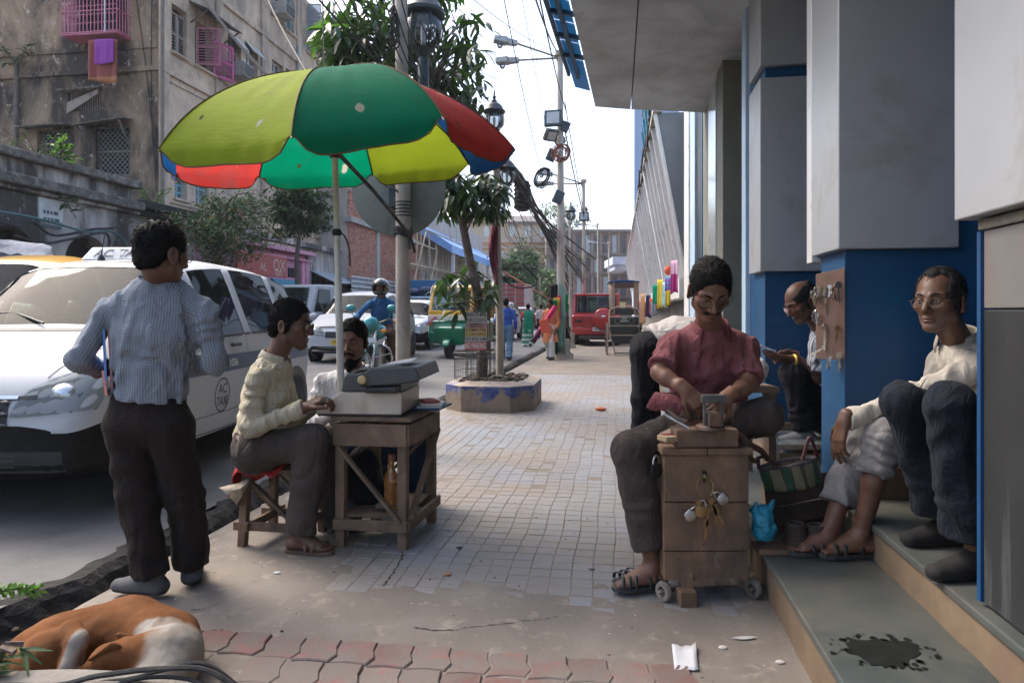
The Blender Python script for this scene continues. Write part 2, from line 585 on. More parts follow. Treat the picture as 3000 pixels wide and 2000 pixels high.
def cloth_mat(name,col,pat=None,rough=.88,var=.08,weave=900.0):
 """pat: list of (axis, period, width, colour, strength) stripes in cloth coordinates"""
 if name in MATS:return MATS[name]
 m,nt,b=nodes_of(name)
 v=coords(nt)
 c=ramp(nt,noise(nt,v,7,5,.65),.3,.7,(*[x*(1-var)for x in col],1),(*[min(1,x*(1+var))for x in col],1))
 a=nt.nodes.new('ShaderNodeAttribute');a.attribute_name='cl'
 sp=nt.nodes.new('ShaderNodeSeparateXYZ');nt.links.new(a.outputs['Vector'],sp.inputs[0])
 for(ax,per,wid,pc,st)in(pat or[]):
  q=mth(nt,'FRACT',mth(nt,'DIVIDE',sp.outputs[ax],per))
  d=mth(nt,'ABSOLUTE',mth(nt,'SUBTRACT',q,.5))
  g=ramp(nt,d,wid*.35,wid*.65,(1,1,1,1),(0,0,0,1))
  c=mixc(nt,mth(nt,'MULTIPLY',g,st),c,pc)
 nt.links.new(c,b.inputs['Base Color'])
 b.inputs['Roughness'].default_value=rough;b.inputs['Specular IOR Level'].default_value=.2
 b.inputs['Sheen Weight'].default_value=.02
 rg=mth(nt,'ABSOLUTE',mth(nt,'SUBTRACT',noise(nt,coords(nt,'Object',(1,1,.55)),13,3,.5,1.2),.5))
 h=mth(nt,'ADD',mth(nt,'MULTIPLY',rg,-2.2),mth(nt,'MULTIPLY',noise(nt,v,weave,2),.1))
 bump(nt,b,h,.6,.02)
 MATS[name]=m
 return m
SKIN=skin_mat('brown_skin',(.16,.079,.05))
SKIN_DK=skin_mat('dark_brown_skin',(.118,.057,.037))
SKIN_OLD=skin_mat('weathered_skin',(.135,.065,.041),(.2,.19,.185))
HAIR=hair_mat('black_hair',(.006,.0055,.0055))
HAIR_G=hair_mat('greying_hair',(.03,.028,.028),.7)
EYEW=pm('eye_white',(.62,.57,.52),.25,var=.05,scale=40)
EYED=pm('eye_iris',(.012,.008,.006),.12,var=.1)
LENS=glass('spectacle_lens',(.95,.95,.95),.995,.0)
WIRE=pm('spectacle_frame',(.05,.045,.04),.3,.6)
GOLDW=pm('gilt_wire',(.5,.4,.22),.25,1.0,.1)
def head_axes(fwd,up):
 f=Vector(fwd).normalized();u=Vector(up);u=(u-f*u.dot(f)).normalized()
 x=f.cross(u)
 return Matrix((x,f,u)).transposed()
def head_sdf(c,M,s=1.0,fat=0.0,chin=0.0,nose=1.0,neck=None,lids=.004):
 """c centre of the skull; M columns: person's right, forward, up"""
 q=Sdf(.018)
 P=lambda x,y,z:Vector(c)+M@(Vector((x,y,z))*s)
 E=lambda p,r,k=None,op='u',RM=None:q.ell(P(*p),[x*s for x in r],(M@RM)if RM is not None else M,(k or .018),op)
 E((0,-.012,.032),(.074,.094,.086))
 E((0,.03,-.02),(.06+fat,.062,.082),.03)
 q.cap(P(-.046-fat,.012,-.062),P(-.012,.06,-.098-chin),.022*s,.018*s,.025)
 q.cap(P(.046+fat,.012,-.062),P(.012,.06,-.098-chin),.022*s,.018*s,.025)
 E((0,.066,-.096-chin),(.024,.02,.017),.02)
 for x in(-1,1):
  E((x*(.044+fat),.058,-.02),(.022,.022,.018),.02)
  q.cap(P(x*.012,.083,.02),P(x*.045,.066,.021),.0105*s,.009*s,.014)
  E((x*.03,.094,.001),(.017,.018,.0105),.012,'s')
 q.cap(P(0,.084,.012),P(0,.108,-.03),.0085*s,.0125*s*nose,.012)
 E((0,.104,-.033),(.013*nose,.013,.010),.008)
 for x in(-1,1):
  E((x*.0125,.094,-.037),(.0095*nose,.011,.008),.006)
  E((x*.0075,.102,-.0445),(.0042,.005,.0035),.003,'s')
 E((0,.083,-.063),(.025,.014,.0065),.006)
 E((0,.082,-.0745),(.021,.013,.0075),.006)
 q.cap(P(-.023,.092,-.0685),P(.023,.092,-.0685),.0022*s,None,.004,op='s')
 for x in(-1,1):
  E((x*.0305,.0745,.0005),(.0145,.0125,.0128),.004)
  E((x*.0305,.086,.0005-lids*.3),(.0115,.011,max(.0012,.0052-lids)),.003,'s')
  RM=rotm('Z',x*-.35)@rotm('X',.12)
  E((x*.079,-.012,-.012),(.0085,.021,.033),.006,'u',RM)
  E((x*.086,-.008,-.012),(.006,.012,.021),.005,'s',RM)
  E((x*.079,-.004,-.04),(.007,.01,.01),.006)
 if neck is not None:
  q.cap(P(0,-.022,-.06),neck,.052*s,.058,.03)
 return q
def hand_sdf(q,wrist,d,n,side,curl=.35,s=1.0,spread=1.0,thumb=.5):
 """fingers along d, n out of the back of the hand, side=+1 when the thumb lies towards d x n"""
 d=Vector(d).normalized();n=Vector(n);n=(n-d*n.dot(d)).normalized()
 t=d.cross(n)*side
 w=Vector(wrist)
 curls=curl if isinstance(curl,(list,tuple))else[curl]*4
 q.cap(w-d*.03,w+d*.015,.025*s,.023*s,.012,side=t,ratio=.78)
 for i,off in enumerate((.027,.009,-.009,-.026)):
  k0=w+d*.012+t*off*.55
  k1=w+d*(.088-abs(i-1.2)*.005)*s+t*off*s
  q.cap(k0,k1,.0155*s,.0115*s,.012)
  L=(.042,.047,.044,.034)[i]*s
  p=k1;a=curls[i]*.9
  dd=(d+t*off*1.6*spread).normalized()
  for j,(lm,r0,r1)in enumerate(((1,.0098,.0088),(.66,.0088,.0078),(.52,.0078,.0062))):
   v=(dd*math.cos(a)-n*math.sin(a)).normalized()
   e=p+v*L*lm
   q.cap(p,e,r0*s,r1*s,.004)
   p=e;a+=curls[i]*(1.25 if j==0 else .8)
 b=w+d*.022*s+t*.02
 v1=(d*.62+t*.75-n*.35*thumb).normalized();v2=(d*.9+t*.3-n*.6*thumb).normalized()
 e1=b+v1*.045*s;e2=e1+v2*.034*s;e3=e2+(v2-n*.2).normalized()*.024*s
 q.cap(b,e1,.0165*s,.012*s,.01);q.cap(e1,e2,.0115*s,.0098*s,.004);q.cap(e2,e3,.0098*s,.0075*s,.004)
def foot_sdf(q,ankle,d,up=(0,0,1),L=.245,side=1,s=1.0):
 """bare foot, ankle joint above the heel, d towards the toes; side=+1 big toe on d x up"""
 d=Vector(d).normalized();up=Vector(up);up=(up-d*up.dot(d)).normalized()
 t=d.cross(up)*side
 a=Vector(ankle)
 h=a-up*.045-d*.035
 q.ell(h,(.033,.04,.03),Matrix((t,d,up)).transposed(),.02)
 q.cap(a,h,.036*s,.03*s,.02)
 q.cap(a-up*.012+d*.02,a-up*.052+d*(L-.125),.034*s,.022*s,.02,side=t,ratio=.72)
 q.cap(h,a-up*.058+d*(L-.12),.024,.018,.02,side=t,ratio=.5)
 for i,(off,fwd,r)in enumerate(((.031,.004,.0125),(.012,.008,.0095),(-.004,.002,.009),(-.019,-.008,.0085),(-.032,-.02,.008))):
  b=a-up*.058+d*(L-.125+fwd*.3)+t*off
  q.cap(b,b+d*(.046+fwd)-up*.004,r*1.05*s,r*s,.006)
def shoe_sdf(q,ankle,d,up=(0,0,1),L=.27,h=.075):
 d=Vector(d).normalized();up=Vector(up);t=d.cross(up).normalized()
 a=Vector(ankle)
 f=a-up*h
 q.cap(f+up*.03-d*.035,f+up*.028+d*(L-.11),.038,.03,.02,side=t,ratio=.82,flat=(0,0))
 q.cap(a+up*.0,f+up*.035+d*.1,.042,.03,.03,side=t,ratio=.95)
 q.plane(f,-up)
def spectacles(head,c,M,wire,parent,s=1.0,lens=True):
 P=lambda x,y,z:Vector(c)+M@(Vector((x,y,z))*s)
 b=MB()
 rims=[]
 for x in(-1,1):
  ring=[P(x*.033+.0225*math.cos(a)*(1.05),.1-abs(x*.033+.0225*math.cos(a))*.09,-.006+.0165*math.sin(a))for a in[2*math.pi*k/16 for k in range(17)]]
  b.tube(ring,.0016 if wire is WIRE else .001,5);rims.append(ring[:-1])
  b.tube([P(x*.056,.094,.0),P(x*.072,.085,.003),P(x*.08,.01,.004),P(x*.081,-.02,-.008)],.0013,5)
 b.tube([P(-.011,.104,.0),P(0,.108,.004),P(.011,.104,.0)],.0014,5)
 g=b.build('spectacles',wire,parent,True,True)
 if lens:
  l=MB()
  for r in rims:l.add(r,[tuple(range(16))])
  l.build('lens',LENS,g,True)
 return g
def collar(parent,base,axis,fwd,mat,r=.062,open_=.75,h=.038,flare=.022,pts=.03):
 """folded shirt collar round the neck, open at the front"""
 ax=Vector(axis).normalized();f=Vector(fwd);f=(f-ax*f.dot(ax)).normalized();x=f.cross(ax)
 b=MB();n=22
 P=[]
 for i in range(n+1):
  a=-math.pi+open_+(2*math.pi-2*open_)*i/n-math.pi/2+math.pi/2
  t=a
  d=(-f)*math.cos(t)+x*math.sin(t)
  e=abs(t)/(math.pi-open_)
  lowr=ax*(-.012*e)
  tip=max(0,(e-.72)/.28)
  P.append([Vector(base)+d*(r*.97)+lowr+ax*0,Vector(base)+d*(r*.98)+ax*(h-.01*e)+lowr,Vector(base)+d*(r+.006)+ax*(h+.002-.01*e)+lowr,Vector(base)+d*(r+flare)+ax*(-.004-pts*tip)+lowr+f*(.012*tip)])
 b.grid(P)
 o=b.build('collar',mat,parent,True,True,solid=.0035)
 return o
def mesh_hit(me_bvh,p,d):
 h=me_bvh.ray_cast(Vector(p),Vector(d).normalized())
 return(h[0],h[1])if h[0]is not None else(None,None)
def masked_body(name,parts,heads,label,mat,group=None):
 v,f=merge(parts)
 me=np_mesh(name,v,f)
 mask=np.zeros((len(v),4),np.float32);mask[:,3]=1
 for(c,M,s,opts)in heads:
  L=(v-npv(c))@np.array([list(r)for r in M])/s
  near=(np.abs(L)<.16).all(1)
  def blob(cx,r):
   return np.clip(1.6*(1-np.sqrt((((L-np.array(cx))/np.array(r))**2).sum(1))),0,1)*near
  mask[:,0]=np.maximum(mask[:,0],.75*blob((0,.095,-.069),(.027,.03,.014)))
  st=opts.get('stubble',0)
  if st:
   jaw=np.clip((-.03-L[:,2])/.03,0,1)*np.clip((L[:,1]+.01)/.04,0,1)*np.clip((L[:,2]+.15)/.03,0,1)*near
   jaw*=1-blob((0,.095,-.069),(.024,.03,.01));jaw*=1-blob((0,.1,-.03),(.03,.03,.022))
   mask[:,1]=np.maximum(mask[:,1],st*jaw)
  for x in(-1,1):
   mask[:,2]=np.maximum(mask[:,2],.7*blob((x*.0305,.085,-.004),(.024,.03,.017)))
 attr(me,'mask',mask,'FLOAT_COLOR')
 o=link(name,me,None,False,mat)
 if label:tag(o,label,'person',group)
 MW[o.name]=Matrix.Identity(4)
 return o
def eyes(body,c,M,s=1.0,look=(0,0)):
 for x in(-1,1):
  p=Vector(c)+M@(Vector((x*.0305,.0738,.0005))*s)
  b=MB();b.ball(p,.0113*s,14,10)
  e=b.build('eye',EYEW,body,True,True)
  d=(M@Vector((look[0],1,look[1]))).normalized()
  i=MB();i.ball(p+d*.0076*s,(.0056*s,.0056*s,.0042*s),10,8,frame(d))
  i.build('iris',EYED,e,True,True)
def hair_part(body,c,M,mat,s=1.0,kind='short',amp=.004,name="hair",h=.0045,inf=.008,line=.07,side_y=.02):
 q=Sdf(.01)
 P=lambda x,y,z:Vector(c)+M@(Vector((x,y,z))*s)
 q.ell(P(0,-.012,.036),[(.074+inf)*s,(.094+inf)*s,(.086+inf*1.1)*s],M)
 q.ell(P(0,-.055,-.025),[.062*s,.05*s,.055*s],M,.02)
 for x in(-1,1):q.ell(P(x*.07,.008,-.012),[.012*s,.014*s,.03*s],M,.012)
 q.ell(P(0,.125,line-.085),[.092*s,.088*s,.1*s],M,.008,'s')
 q.box(P(0,.06,-.09),[.1*s,.075*s,.06*s],M,.02,.008,'s')
 for x in(-1,1):q.ell(P(x*.088,-.008,-.016),[.02*s,.026*s,.036*s],M,.006,'s')
 q.box(P(0,-.06,-.12),[.12*s,.12*s,.045*s],M,.02,.01,'s')
 if kind=='bald':
  q.ell(P(0,.03,.11),[.066*s,.11*s,.075*s],M,.01,'s')
 if kind=='receding':
  for x in(-1,1):q.ell(P(x*.044,.085,.085),[.034*s,.05*s,.045*s],M,.03,'s')
 q.noise(amp,55,(1,1,.6))
 v,f=q.mesh(h)
 if h<.006:
  r2=np.random.default_rng(3);me0=np_mesh('h',v,f);nn=np.zeros(len(v)*3,np.float32);me0.vertices.foreach_get('normal',nn);nn=nn.reshape(-1,3);bpy.data.meshes.remove(me0)
  ids=r2.integers(0,len(v),3600);p=v[ids];n_=nn[ids]
  back=-npv(M.col[1])*.8-npv(M.col[2])*.7+r2.normal(0,.35,(len(ids),3));t=back-n_*(back*n_).sum(1)[:,None];t/=np.linalg.norm(t,axis=1)[:,None]
  sd=np.cross(t,n_)*.0007;L=r2.uniform(.009,.02,(len(ids),1))*s;p=p-n_*.001
  a,b_,c_,d_=p-sd,p+sd,p+sd*.4+(t*.93+n_*r2.uniform(.04,.36,(len(ids),1)))*L,p-sd*.4+(t*.93+n_*r2.uniform(.04,.36,(len(ids),1)))*L
  k=len(ids);V2=np.concatenate([a,b_,c_,d_]);F2=np.stack([np.arange(k),np.arange(k)+k,np.arange(k)+2*k,np.arange(k)+3*k],1)
  v,f=merge([(v,f),(V2,F2)])
 return link(name,np_mesh(name,v,f),body,False,mat)
def brows(body,c,M,mat,s=1.0,moust=False,th=.0035,beard=False):
 P=lambda x,y,z:Vector(c)+M@(Vector((x,y,z))*s)
 b=MB()
 for x in(-1,1):
  b.tube([P(x*.012,.0945,.0215),P(x*.028,.0885,.0275),P(x*.046,.074,.0235)],[th*s,th*1.2*s,th*.5*s],6)
 b.build('eyebrow',mat,body,True,True)
 if moust:
  m=Sdf(.006)
  for x in(-1,1):
   m.cap(P(x*.003,.0935,-.0515),P(x*.022,.0865,-.0575),.0058*s,.0052*s);m.cap(P(x*.022,.0865,-.0575),P(x*.031,.0765,-.067),.005*s,.003*s)
  m.noise(.002,240)
  v,f=m.mesh(.002)
  link('moustache',np_mesh('moustache',v,f),body,False,mat)
 if beard:
  m=Sdf(.012)
  for x in(-1,1):
   m.cap(P(x*.052,.02,-.07),P(x*.024,.062,-.112),.012*s,.02*s)
   m.cap(P(x*.069,.005,-.035),P(x*.052,.02,-.07),.005*s,.012*s)
  m.cap(P(0,.076,-.095),P(0,.075,-.145),.02*s,.014*s)
  m.cap(P(-.012,.07,-.11),P(.0,.066,-.15),.022*s,.012*s)
  m.noise(.006,90,(1,1,.5))
  v,f=m.mesh(.004)
  link('beard',np_mesh('beard',v,f),body,False,mat)
def cloth_part(name,q,h,mat,body,solid=0):
 v,f=q.mesh(h)
 me=np_mesh(name,v,f)
 attr(me,'cl',q.clothco(v),'FLOAT_VECTOR')
 o=link(name,me,body,False,mat)
 return o
def buttons(o_shirt,pts,d,body,mat,r=.0055):
 me=o_shirt.data
 bv=BVHTree.FromPolygons([v.co[:]for v in me.vertices],[p.vertices[:]for p in me.polygons])
 for p in pts:
  hit,nrm=mesh_hit(bv,p,d)
  if hit is None:continue
  b=MB();b.lathe([(r*.6,0),(r,.0008),(r,.002),(r*.5,.0022)],8,frame(nrm),hit)
  b.build('button',mat,o_shirt,False,True)
def placket(o_shirt,pts,d,x,body,mat,w=.028):
 """button strip laid on the shirt front"""
 me=o_shirt.data
 bv=BVHTree.FromPolygons([v.co[:]for v in me.vertices],[p.vertices[:]for p in me.polygons])
 rows=[]
 for p in pts:
  row=[]
  for k in(-1,-.33,.33,1):
   hit,nrm=mesh_hit(bv,Vector(p)+Vector(x)*k*w/2,d)
   if hit is None:row=None;break
   row.append(hit+nrm*(.0035 if abs(k)<.9 else .001))
  if row:rows.append(row)
 if len(rows)>1:
  b=MB();b.grid(rows);b.build('placket',mat,o_shirt,False,True)
def on_v(v,px,py):
 a=(px-CX)/F
 Y=v/(a*VX+VY)
 return W(px,py,Y)
ASPHALT=pm('asphalt',(.105,.105,.107),.85,var=.2,scale=3,dirt=(.2,.185,.165),damt=.42,dscale=1.1,dsoft=.2,bmp=.6,bscale=120,bdist=.006,dirt2=(.26,.25,.23),d2amt=.32,d2scale=26)
CEMENT=pm('dusty_cement',(.225,.197,.17),.9,var=.14,scale=2.2,dirt=(.14,.12,.1),damt=.45,dscale=1.7,dsoft=.22,bmp=.45,bscale=55,bdist=.006,dirt2=(.27,.24,.2),d2amt=.4,d2scale=9,pos=True)
TILE=pm('grey_paving_tile',(.225,.24,.268),.62,var=.14,scale=1.7,dirt=(.225,.197,.17),damt=.53,dscale=.8,dsoft=.1,bmp=.35,bscale=90,bdist=.003,dirt2=(.15,.14,.135),d2amt=.36,d2scale=12,orand=.05,pos=True)
PAVER=pm('red_paver',(.2,.1,.085),.88,var=.16,scale=5,dirt=(.185,.155,.135),damt=.55,dscale=2.6,dsoft=.1,bmp=.7,bscale=120,bdist=.004,dirt2=(.25,.125,.115),d2amt=.4,d2scale=7,orand=.12,pos=True)
DIRT=pm('dirt',(.1,.08,.063),.95,var=.35,scale=9,bmp=.9,bscale=25,bdist=.03)
STONE=pm('step_slate',(.055,.068,.066),.5,var=.3,scale=4,dirt=(.13,.12,.1),damt=.42,dscale=2.6,dsoft=.2,bmp=.2,bscale=40)
RISER=pm('step_riser_plaster',(.17,.12,.075),.85,var=.2,scale=5,dirt=(.15,.1,.07),damt=.42,dscale=3,streak=.6,bmp=.4,bscale=40)
BLUE=pm('blue_paint',(.004,.06,.155),.5,var=.15,scale=3,dirt=(.02,.13,.25),damt=.3,dscale=4,dirt2=(.28,.4,.5),d2amt=.2,d2scale=11,bmp=.12,bscale=30)
PANEL=pm('grey_metal_panel',(.42,.435,.45),.42,.25,.06,2,dirt=(.3,.27,.23),damt=.34,dscale=2,bmp=.08,bscale=220)
PANELW=pm('white_metal_trim',(.72,.72,.71),.4,.2,.05,3,dirt=(.4,.36,.3),damt=.3,dscale=6)
OLIVE=pm('olive_panel',(.2,.2,.165),.6,.1,.1,4,dirt=(.12,.12,.1),damt=.35)
SOFFIT=pm('grey_soffit',(.52,.54,.565),.7,.1,.07,1.2,dirt=(.24,.24,.24),damt=.4,dscale=1.6,dsoft=.2,bmp=.06,bscale=30)
MARBLE_D=pm('dark_marble',(.016,.017,.018),.6,var=.35,scale=3,dirt=(.1,.105,.11),damt=.45,dscale=5,dsoft=.06,streak=.92,bmp=.08,bscale=30)  # vertical streaks put the shading of grooves into the colour
MARBLE_L=pm('light_marble',(.17,.163,.155),.45,var=.1,scale=4,dirt=(.2,.14,.1),damt=.45,dscale=2.5,streak=.8)
def sheet(name,us,vsteps,zf,mat,label=None):
 b=MB()
 b.grid([[S(u,v,zf(u))for u in us]for v in vsteps])
 o=b.build(name,mat)
 o['kind']='structure'
 if label:o['label']=label
 return o
sheet('ground',[-300,300],[-40,600],lambda u:-.09,DIRT)
vst=[-6+3*i for i in range(12)]+[36,50,80,130,220,420]
us_r=[-13.2+.5*i for i in range(21)]+[-2.72,-2.5]
sheet('road',us_r,vst,road_z,ASPHALT,'worn grey asphalt road with dusty edges')
g=MB()
rr=random.Random(3)
edge=[]
v=-3.0
while v<24:
 edge.append(v);v+=.045 if v<7 else .5
rows=[]
for v in edge:
 e=-2.41+.05*math.sin(v*2.1)+.03*math.sin(v*7.3)+.015*math.sin(v*23);j=lambda a:rr.uniform(-a,a)*.45
 rows.append([S(e-.11+j(.03),v,road_z(e-.1)+.003),S(e-.04+j(.02),v,road_z(-2.5)+j(.006)),S(e+j(.015),v,.0+j(.01)),S(e+.02+j(.02),v,-.04+j(.02)),S(e+.05+j(.02),v,-.075),S(-2.25,v,-.08)])
g.grid(rows)
o=g.build('road_edge',pm('broken_asphalt_edge',(.022,.02,.019),.95,var=.5,scale=14,bmp=.9,bscale=30,bdist=.02));o['kind']='structure';o['label']='crumbled black asphalt edge along the gutter'
def dust_z(P):
 """height of the dust and cement over the slab, street coordinates in columns 0 and 1"""
 u,v=P[:,0],P[:,1]
 Q=np.stack([u,v,u*0],1)
 n=vnoise(Q*1.3)*.6+vnoise(Q*4.1+3)*.3+vnoise(Q*13+9)*.22
 z=.0008+.0026*n
 front=np.clip((3.12+.1*vnoise(Q*2.3+5)-v)/.3,0,1);left=np.clip((-1.05-.5*(v-3.0)+.25*vnoise(Q*1.9+8)-u)/.35,0,1)*np.clip((4.6-v)/.6,0,1)*np.clip((v-2.52)/.06,0,1)
 right=np.clip((u-.42+.1*vnoise(Q*2+1))/.2,0,1)
 z=z+.0042*np.maximum.reduce([front*np.clip((v-2.52)/.06,0,1),left,right*np.clip((v-2.3)/.1,0,1)])
 pv_=np.clip((2.58+.03*vnoise(Q*6)-v)/.06,0,1)*np.clip((.5-u)/.1,0,1)*np.clip((u+1.75)/.1,0,1)
 return z+pv_*(.0042+.0042*vnoise(Q*4+2))
us_p=[-2.26+.03*i for i in range(106)]+[1.3,2.2]
vs_p=[-3,0,1.0]+[1.6+.03*i for i in range(260)]+[9.6+.4*i for i in range(12)]+[16,20,40,80,120]
A=np.array([(u,v)for v in vs_p for u in us_p]);zz=dust_z(A)
X=np.stack([A[:,0]*UX+A[:,1]*VX,A[:,0]*UY+A[:,1]*VY,zz],1)
nu,nv=len(us_p),len(vs_p);I=np.arange(nu*nv).reshape(nv,nu)
Fq=np.stack([I[:-1,:-1].ravel(),I[:-1,1:].ravel(),I[1:,1:].ravel(),I[1:,:-1].ravel()],1)
pav=link('pavement',np_mesh('pavement',X,Fq),None,False,CEMENT);pav['kind']='structure';pav['label']='dusty cement pavement beside the blue building'
MW[pav.name]=Matrix.Identity(4)
b=MB();b.grid([[S(-2.29+rr.uniform(-.012,.012),-3+.12*i,-.085),S(-2.268+rr.uniform(-.008,.008),-3+.12*i,-.03),S(-2.255,-3+.12*i,.001)]for i in range(200)]);o=b.build('kerb_face',CEMENT,pav,True,True)
tm=MB();s_=.049
tm.add([(-s_,-s_,0),(s_,-s_,0),(s_,s_,0),(-s_,s_,0),(-s_+.003,-s_+.003,.004),(s_-.003,-s_+.003,.004),(s_-.003,s_-.003,.004),(-s_+.003,s_-.003,.004)],[(4,5,6,7),(0,1,5,4),(1,2,6,5),(2,3,7,6),(3,0,4,7)])
tile_me=tm.mesh('tile');tile_me.materials.append(TILE)
spots=[]
for j in range(110):
 vv=2.76+.1*j
 for i in range(28):
  uu=-2.16+.1*i+.006*math.sin(j*.7)
  p=S(uu,vv)
  if uu>.6:continue
  if rr.random()<.02:continue
  spots.append((p,vv))
spots.sort(key=lambda x:(x[0]-Vector((.2,3.0,0))).length)
near=[x[0]for x in spots][:300]
far=[x[0]for x in spots][300:]
Rz=Matrix.Rotation(STREET_ROT,4,'Z')
for p in near:
 M=Matrix.Translation((p.x,p.y,-.0012+rr.uniform(-.0012,.0012)))@Rz@Matrix.Rotation(rr.uniform(-.008,.008),4,'X')@Matrix.Rotation(rr.uniform(-.008,.008),4,'Y')
 inst('tile',tile_me,M,pav)
b=MB()
for p in far:
 M=Matrix.Translation((p.x,p.y,-.0012+rr.uniform(-.001,.001)))@Rz
 b.add([M@Vector(q)for q in tm.v],tm.f)
o=b.build('tiling',TILE,pav,fix=False);o['kind']='stuff'
w_,d_=.142,.168
poly=[(0,0),(.5*w_,.010),(w_,0),(w_+.02,.05),(w_+.002,.105),(w_+.002,d_),(.5*w_,d_+.010),(0.002,d_),(.002,.105),(.02,.05)]
cx_,cy_=w_/2,d_/2
def shrink(k,z):return[Vector(((x-cx_)*k,(y-cy_)*k,z))for x,y in poly]
pb=MB();n=len(poly)
pb.add(shrink(.955,0)+shrink(.955,.009)+shrink(.9,.014),[tuple(range(2*n,3*n))]+[(i,(i+1)%n,n+(i+1)%n,n+i)for i in range(n)]+[(n+i,n+(i+1)%n,2*n+(i+1)%n,2*n+i)for i in range(n)])
pav_me=pb.mesh('paver');pav_me.materials.append(PAVER)
for j in range(8):
 for i in range(17):
  u0=-1.66+w_*i+(0 if j%2 else .006)
  v0=1.2+d_*j
  if j==7 and i>13:continue
  if u0>.42+.06*math.sin(j*2.2):continue
  p=S(u0,v0)
  M=Matrix.Translation((p.x,p.y,.0+rr.uniform(-.006,.002)))@Matrix.Rotation(STREET_ROT+R(5)+rr.uniform(-.02,.02),4,'Z')@Matrix.Rotation(rr.uniform(-.012,.012),4,'X')
  inst('paver',pav_me,M,pav)
bld=thing('building','blue fronted building with grey metal clad columns, stone steps and an overhanging canopy','building',S(1.5,5,0),STREET_ROT)
def bpart(b,name,mat,**k):return b.build(name,mat,bld,True,**k)
def sbox(b,u0,u1,v0,v1,z0,z1):
 """box aligned to the street"""
 M=Matrix.Rotation(STREET_ROT,3,'Z')
 return b.box(S((u0+u1)/2,(v0+v1)/2,(z0+z1)/2),(abs(u1-u0),abs(v1-v0),abs(z1-z0)),M)
def wavy_step(u0,u1,v0,v1,z0,z1,name):
 b=MB();n=int((v1-v0)/.15)
 b.grid([[S(u0+rr.uniform(-.004,.004),v0+(v1-v0)*i/n,z0),S(u0+rr.uniform(-.004,.004),v0+(v1-v0)*i/n,z1-.03)]for i in range(n+1)])
 bpart(b,name+'_riser',RISER)
 b=MB();sbox(b,u0-.012,u1,v0,v1,z1-.03,z1)
 return bpart(b,name,STONE,bevel=.006)
wavy_step(.65,1.2,-1.5,11.5,0,.19,'step')
wavy_step(1.09,1.62,-1.5,11.5,.16,.345,'step')
wavy_step(1.58,2.6,-1.5,11.5,.32,.54,'step')
def blot(c,r,z,mat,name,seed,sx=1.0,sy=1.0,rot=0.0):
 q=random.Random(seed);b=MB();n=60
 ph=[q.uniform(0,6.28)for _ in range(6)]
 pts=[]
 for i in range(n):
  a=2*math.pi*i/n
  k=r*(.8+.1*math.sin(3*a+ph[0])+.05*math.sin(7*a+ph[1])+.03*math.sin(13*a+ph[2])+q.uniform(-.02,.03))
  x,y=k*math.cos(a)*sx,k*math.sin(a)*sy
  pts.append((c[0]+x*math.cos(rot)-y*math.sin(rot),c[1]+x*math.sin(rot)+y*math.cos(rot),z))
 b.add(pts,[tuple(range(n))])
 return b,mat,name
WET=pm('wet_stain',(.012,.014,.013),.5,spec=.25,var=.4,scale=20)
b,m_,n_=blot(G(2590,1908,.19),.125,.1925,WET,'stain',4,1.15,.8,.3)
for k in range(70):
 a=rr.uniform(0,6.28);d=rr.uniform(.09,.15);c=G(2590,1908,.19)
 b2,_,_=blot((c.x+math.cos(a)*d*1.1,c.y+math.sin(a)*d*.8),rr.uniform(.003,.016),.1926,WET,'x',k)
 b.add(b2.v,b2.f)
o=b.build('wet_stain',WET);tag(o,'black wet stain spilled over the lowest step','stain')
UF=1.115
def column(v0,v1,name_lab,top_gap,z_base,z_cut,pmat=PANEL,right=.5):
 b=MB();sbox(b,UF,UF+.85,v0,v1,.345,5.2)
 c=bpart(b,'column',BLUE,bevel=.004)
 zs=[(z_cut,3.02),(3.11,5.2)]if top_gap else[(z_cut,5.2)]
 for(a,t)in zs:
  b=MB();sbox(b,UF-.045,UF+right,v0-.05,v1+.02,a,t)
  b.build('panel',pmat,c,True,bevel=.006)
 return c
cA=column(3.59,3.98,'',False,.345,1.56)
cC=column(5.43,5.8,'',True,.345,1.56,right=.62)
cD=column(7.27,7.64,'',False,.345,1.0,OLIVE,.3)
b=MB();sbox(b,UF+.02,UF+.9,3.545,4.02,.345,.5);bpart(b,'plinth',RISER,bevel=.006)
b=MB();sbox(b,UF-.004,UF+.9,5.39,5.84,.345,.42);bpart(b,'plinth',RISER,bevel=.006)
b=MB();sbox(b,UF+.03,UF+.8,.9,2.27,.36,5.2);cB=bpart(b,'column',BLUE)
b=MB();sbox(b,UF,UF+.8,2.0,2.295,.36,1.258);b.build('cladding',MARBLE_D,cB,True,bevel=.004)
b=MB();sbox(b,UF,UF+.8,.9,1.995,.36,1.258);b.build('cladding',MARBLE_D,cB,True,bevel=.004)
b=MB();sbox(b,UF,UF+.8,.9,2.295,1.262,1.5);b.build('cladding',MARBLE_L,cB,True,bevel=.004)
b=MB();sbox(b,UF-.01,UF+.8,.9,2.31,1.503,1.535);b.build('ledge',pm('stained_ledge',(.3,.27,.23),.8,var=.3,dirt=(.1,.08,.06),damt=.5),cB,True,bevel=.004)
b=MB();sbox(b,UF-.055,UF+.8,.9,2.36,1.54,5.2);b.build('panel',PANEL,cB,True,bevel=.006)
b=MB();sbox(b,UF-.008,UF+.004,2.297,2.318,.36,1.5);b.build('edge_trim',pm('blue_trim',(.004,.05,.15),.6),cB,True)
b=MB();sbox(b,UF-.03,UF+.06,4.06,4.16,1.53,5.2);bpart(b,'duct',PANELW,bevel=.004)
b=MB();sbox(b,UF-.0,UF+.02,4.0,4.06,1.56,5.2);bpart(b,'duct_backing',BLUE)
b=MB();sbox(b,1.93,2.1,-1.5,12,.5,5.2);bpart(b,'wall',BLUE)
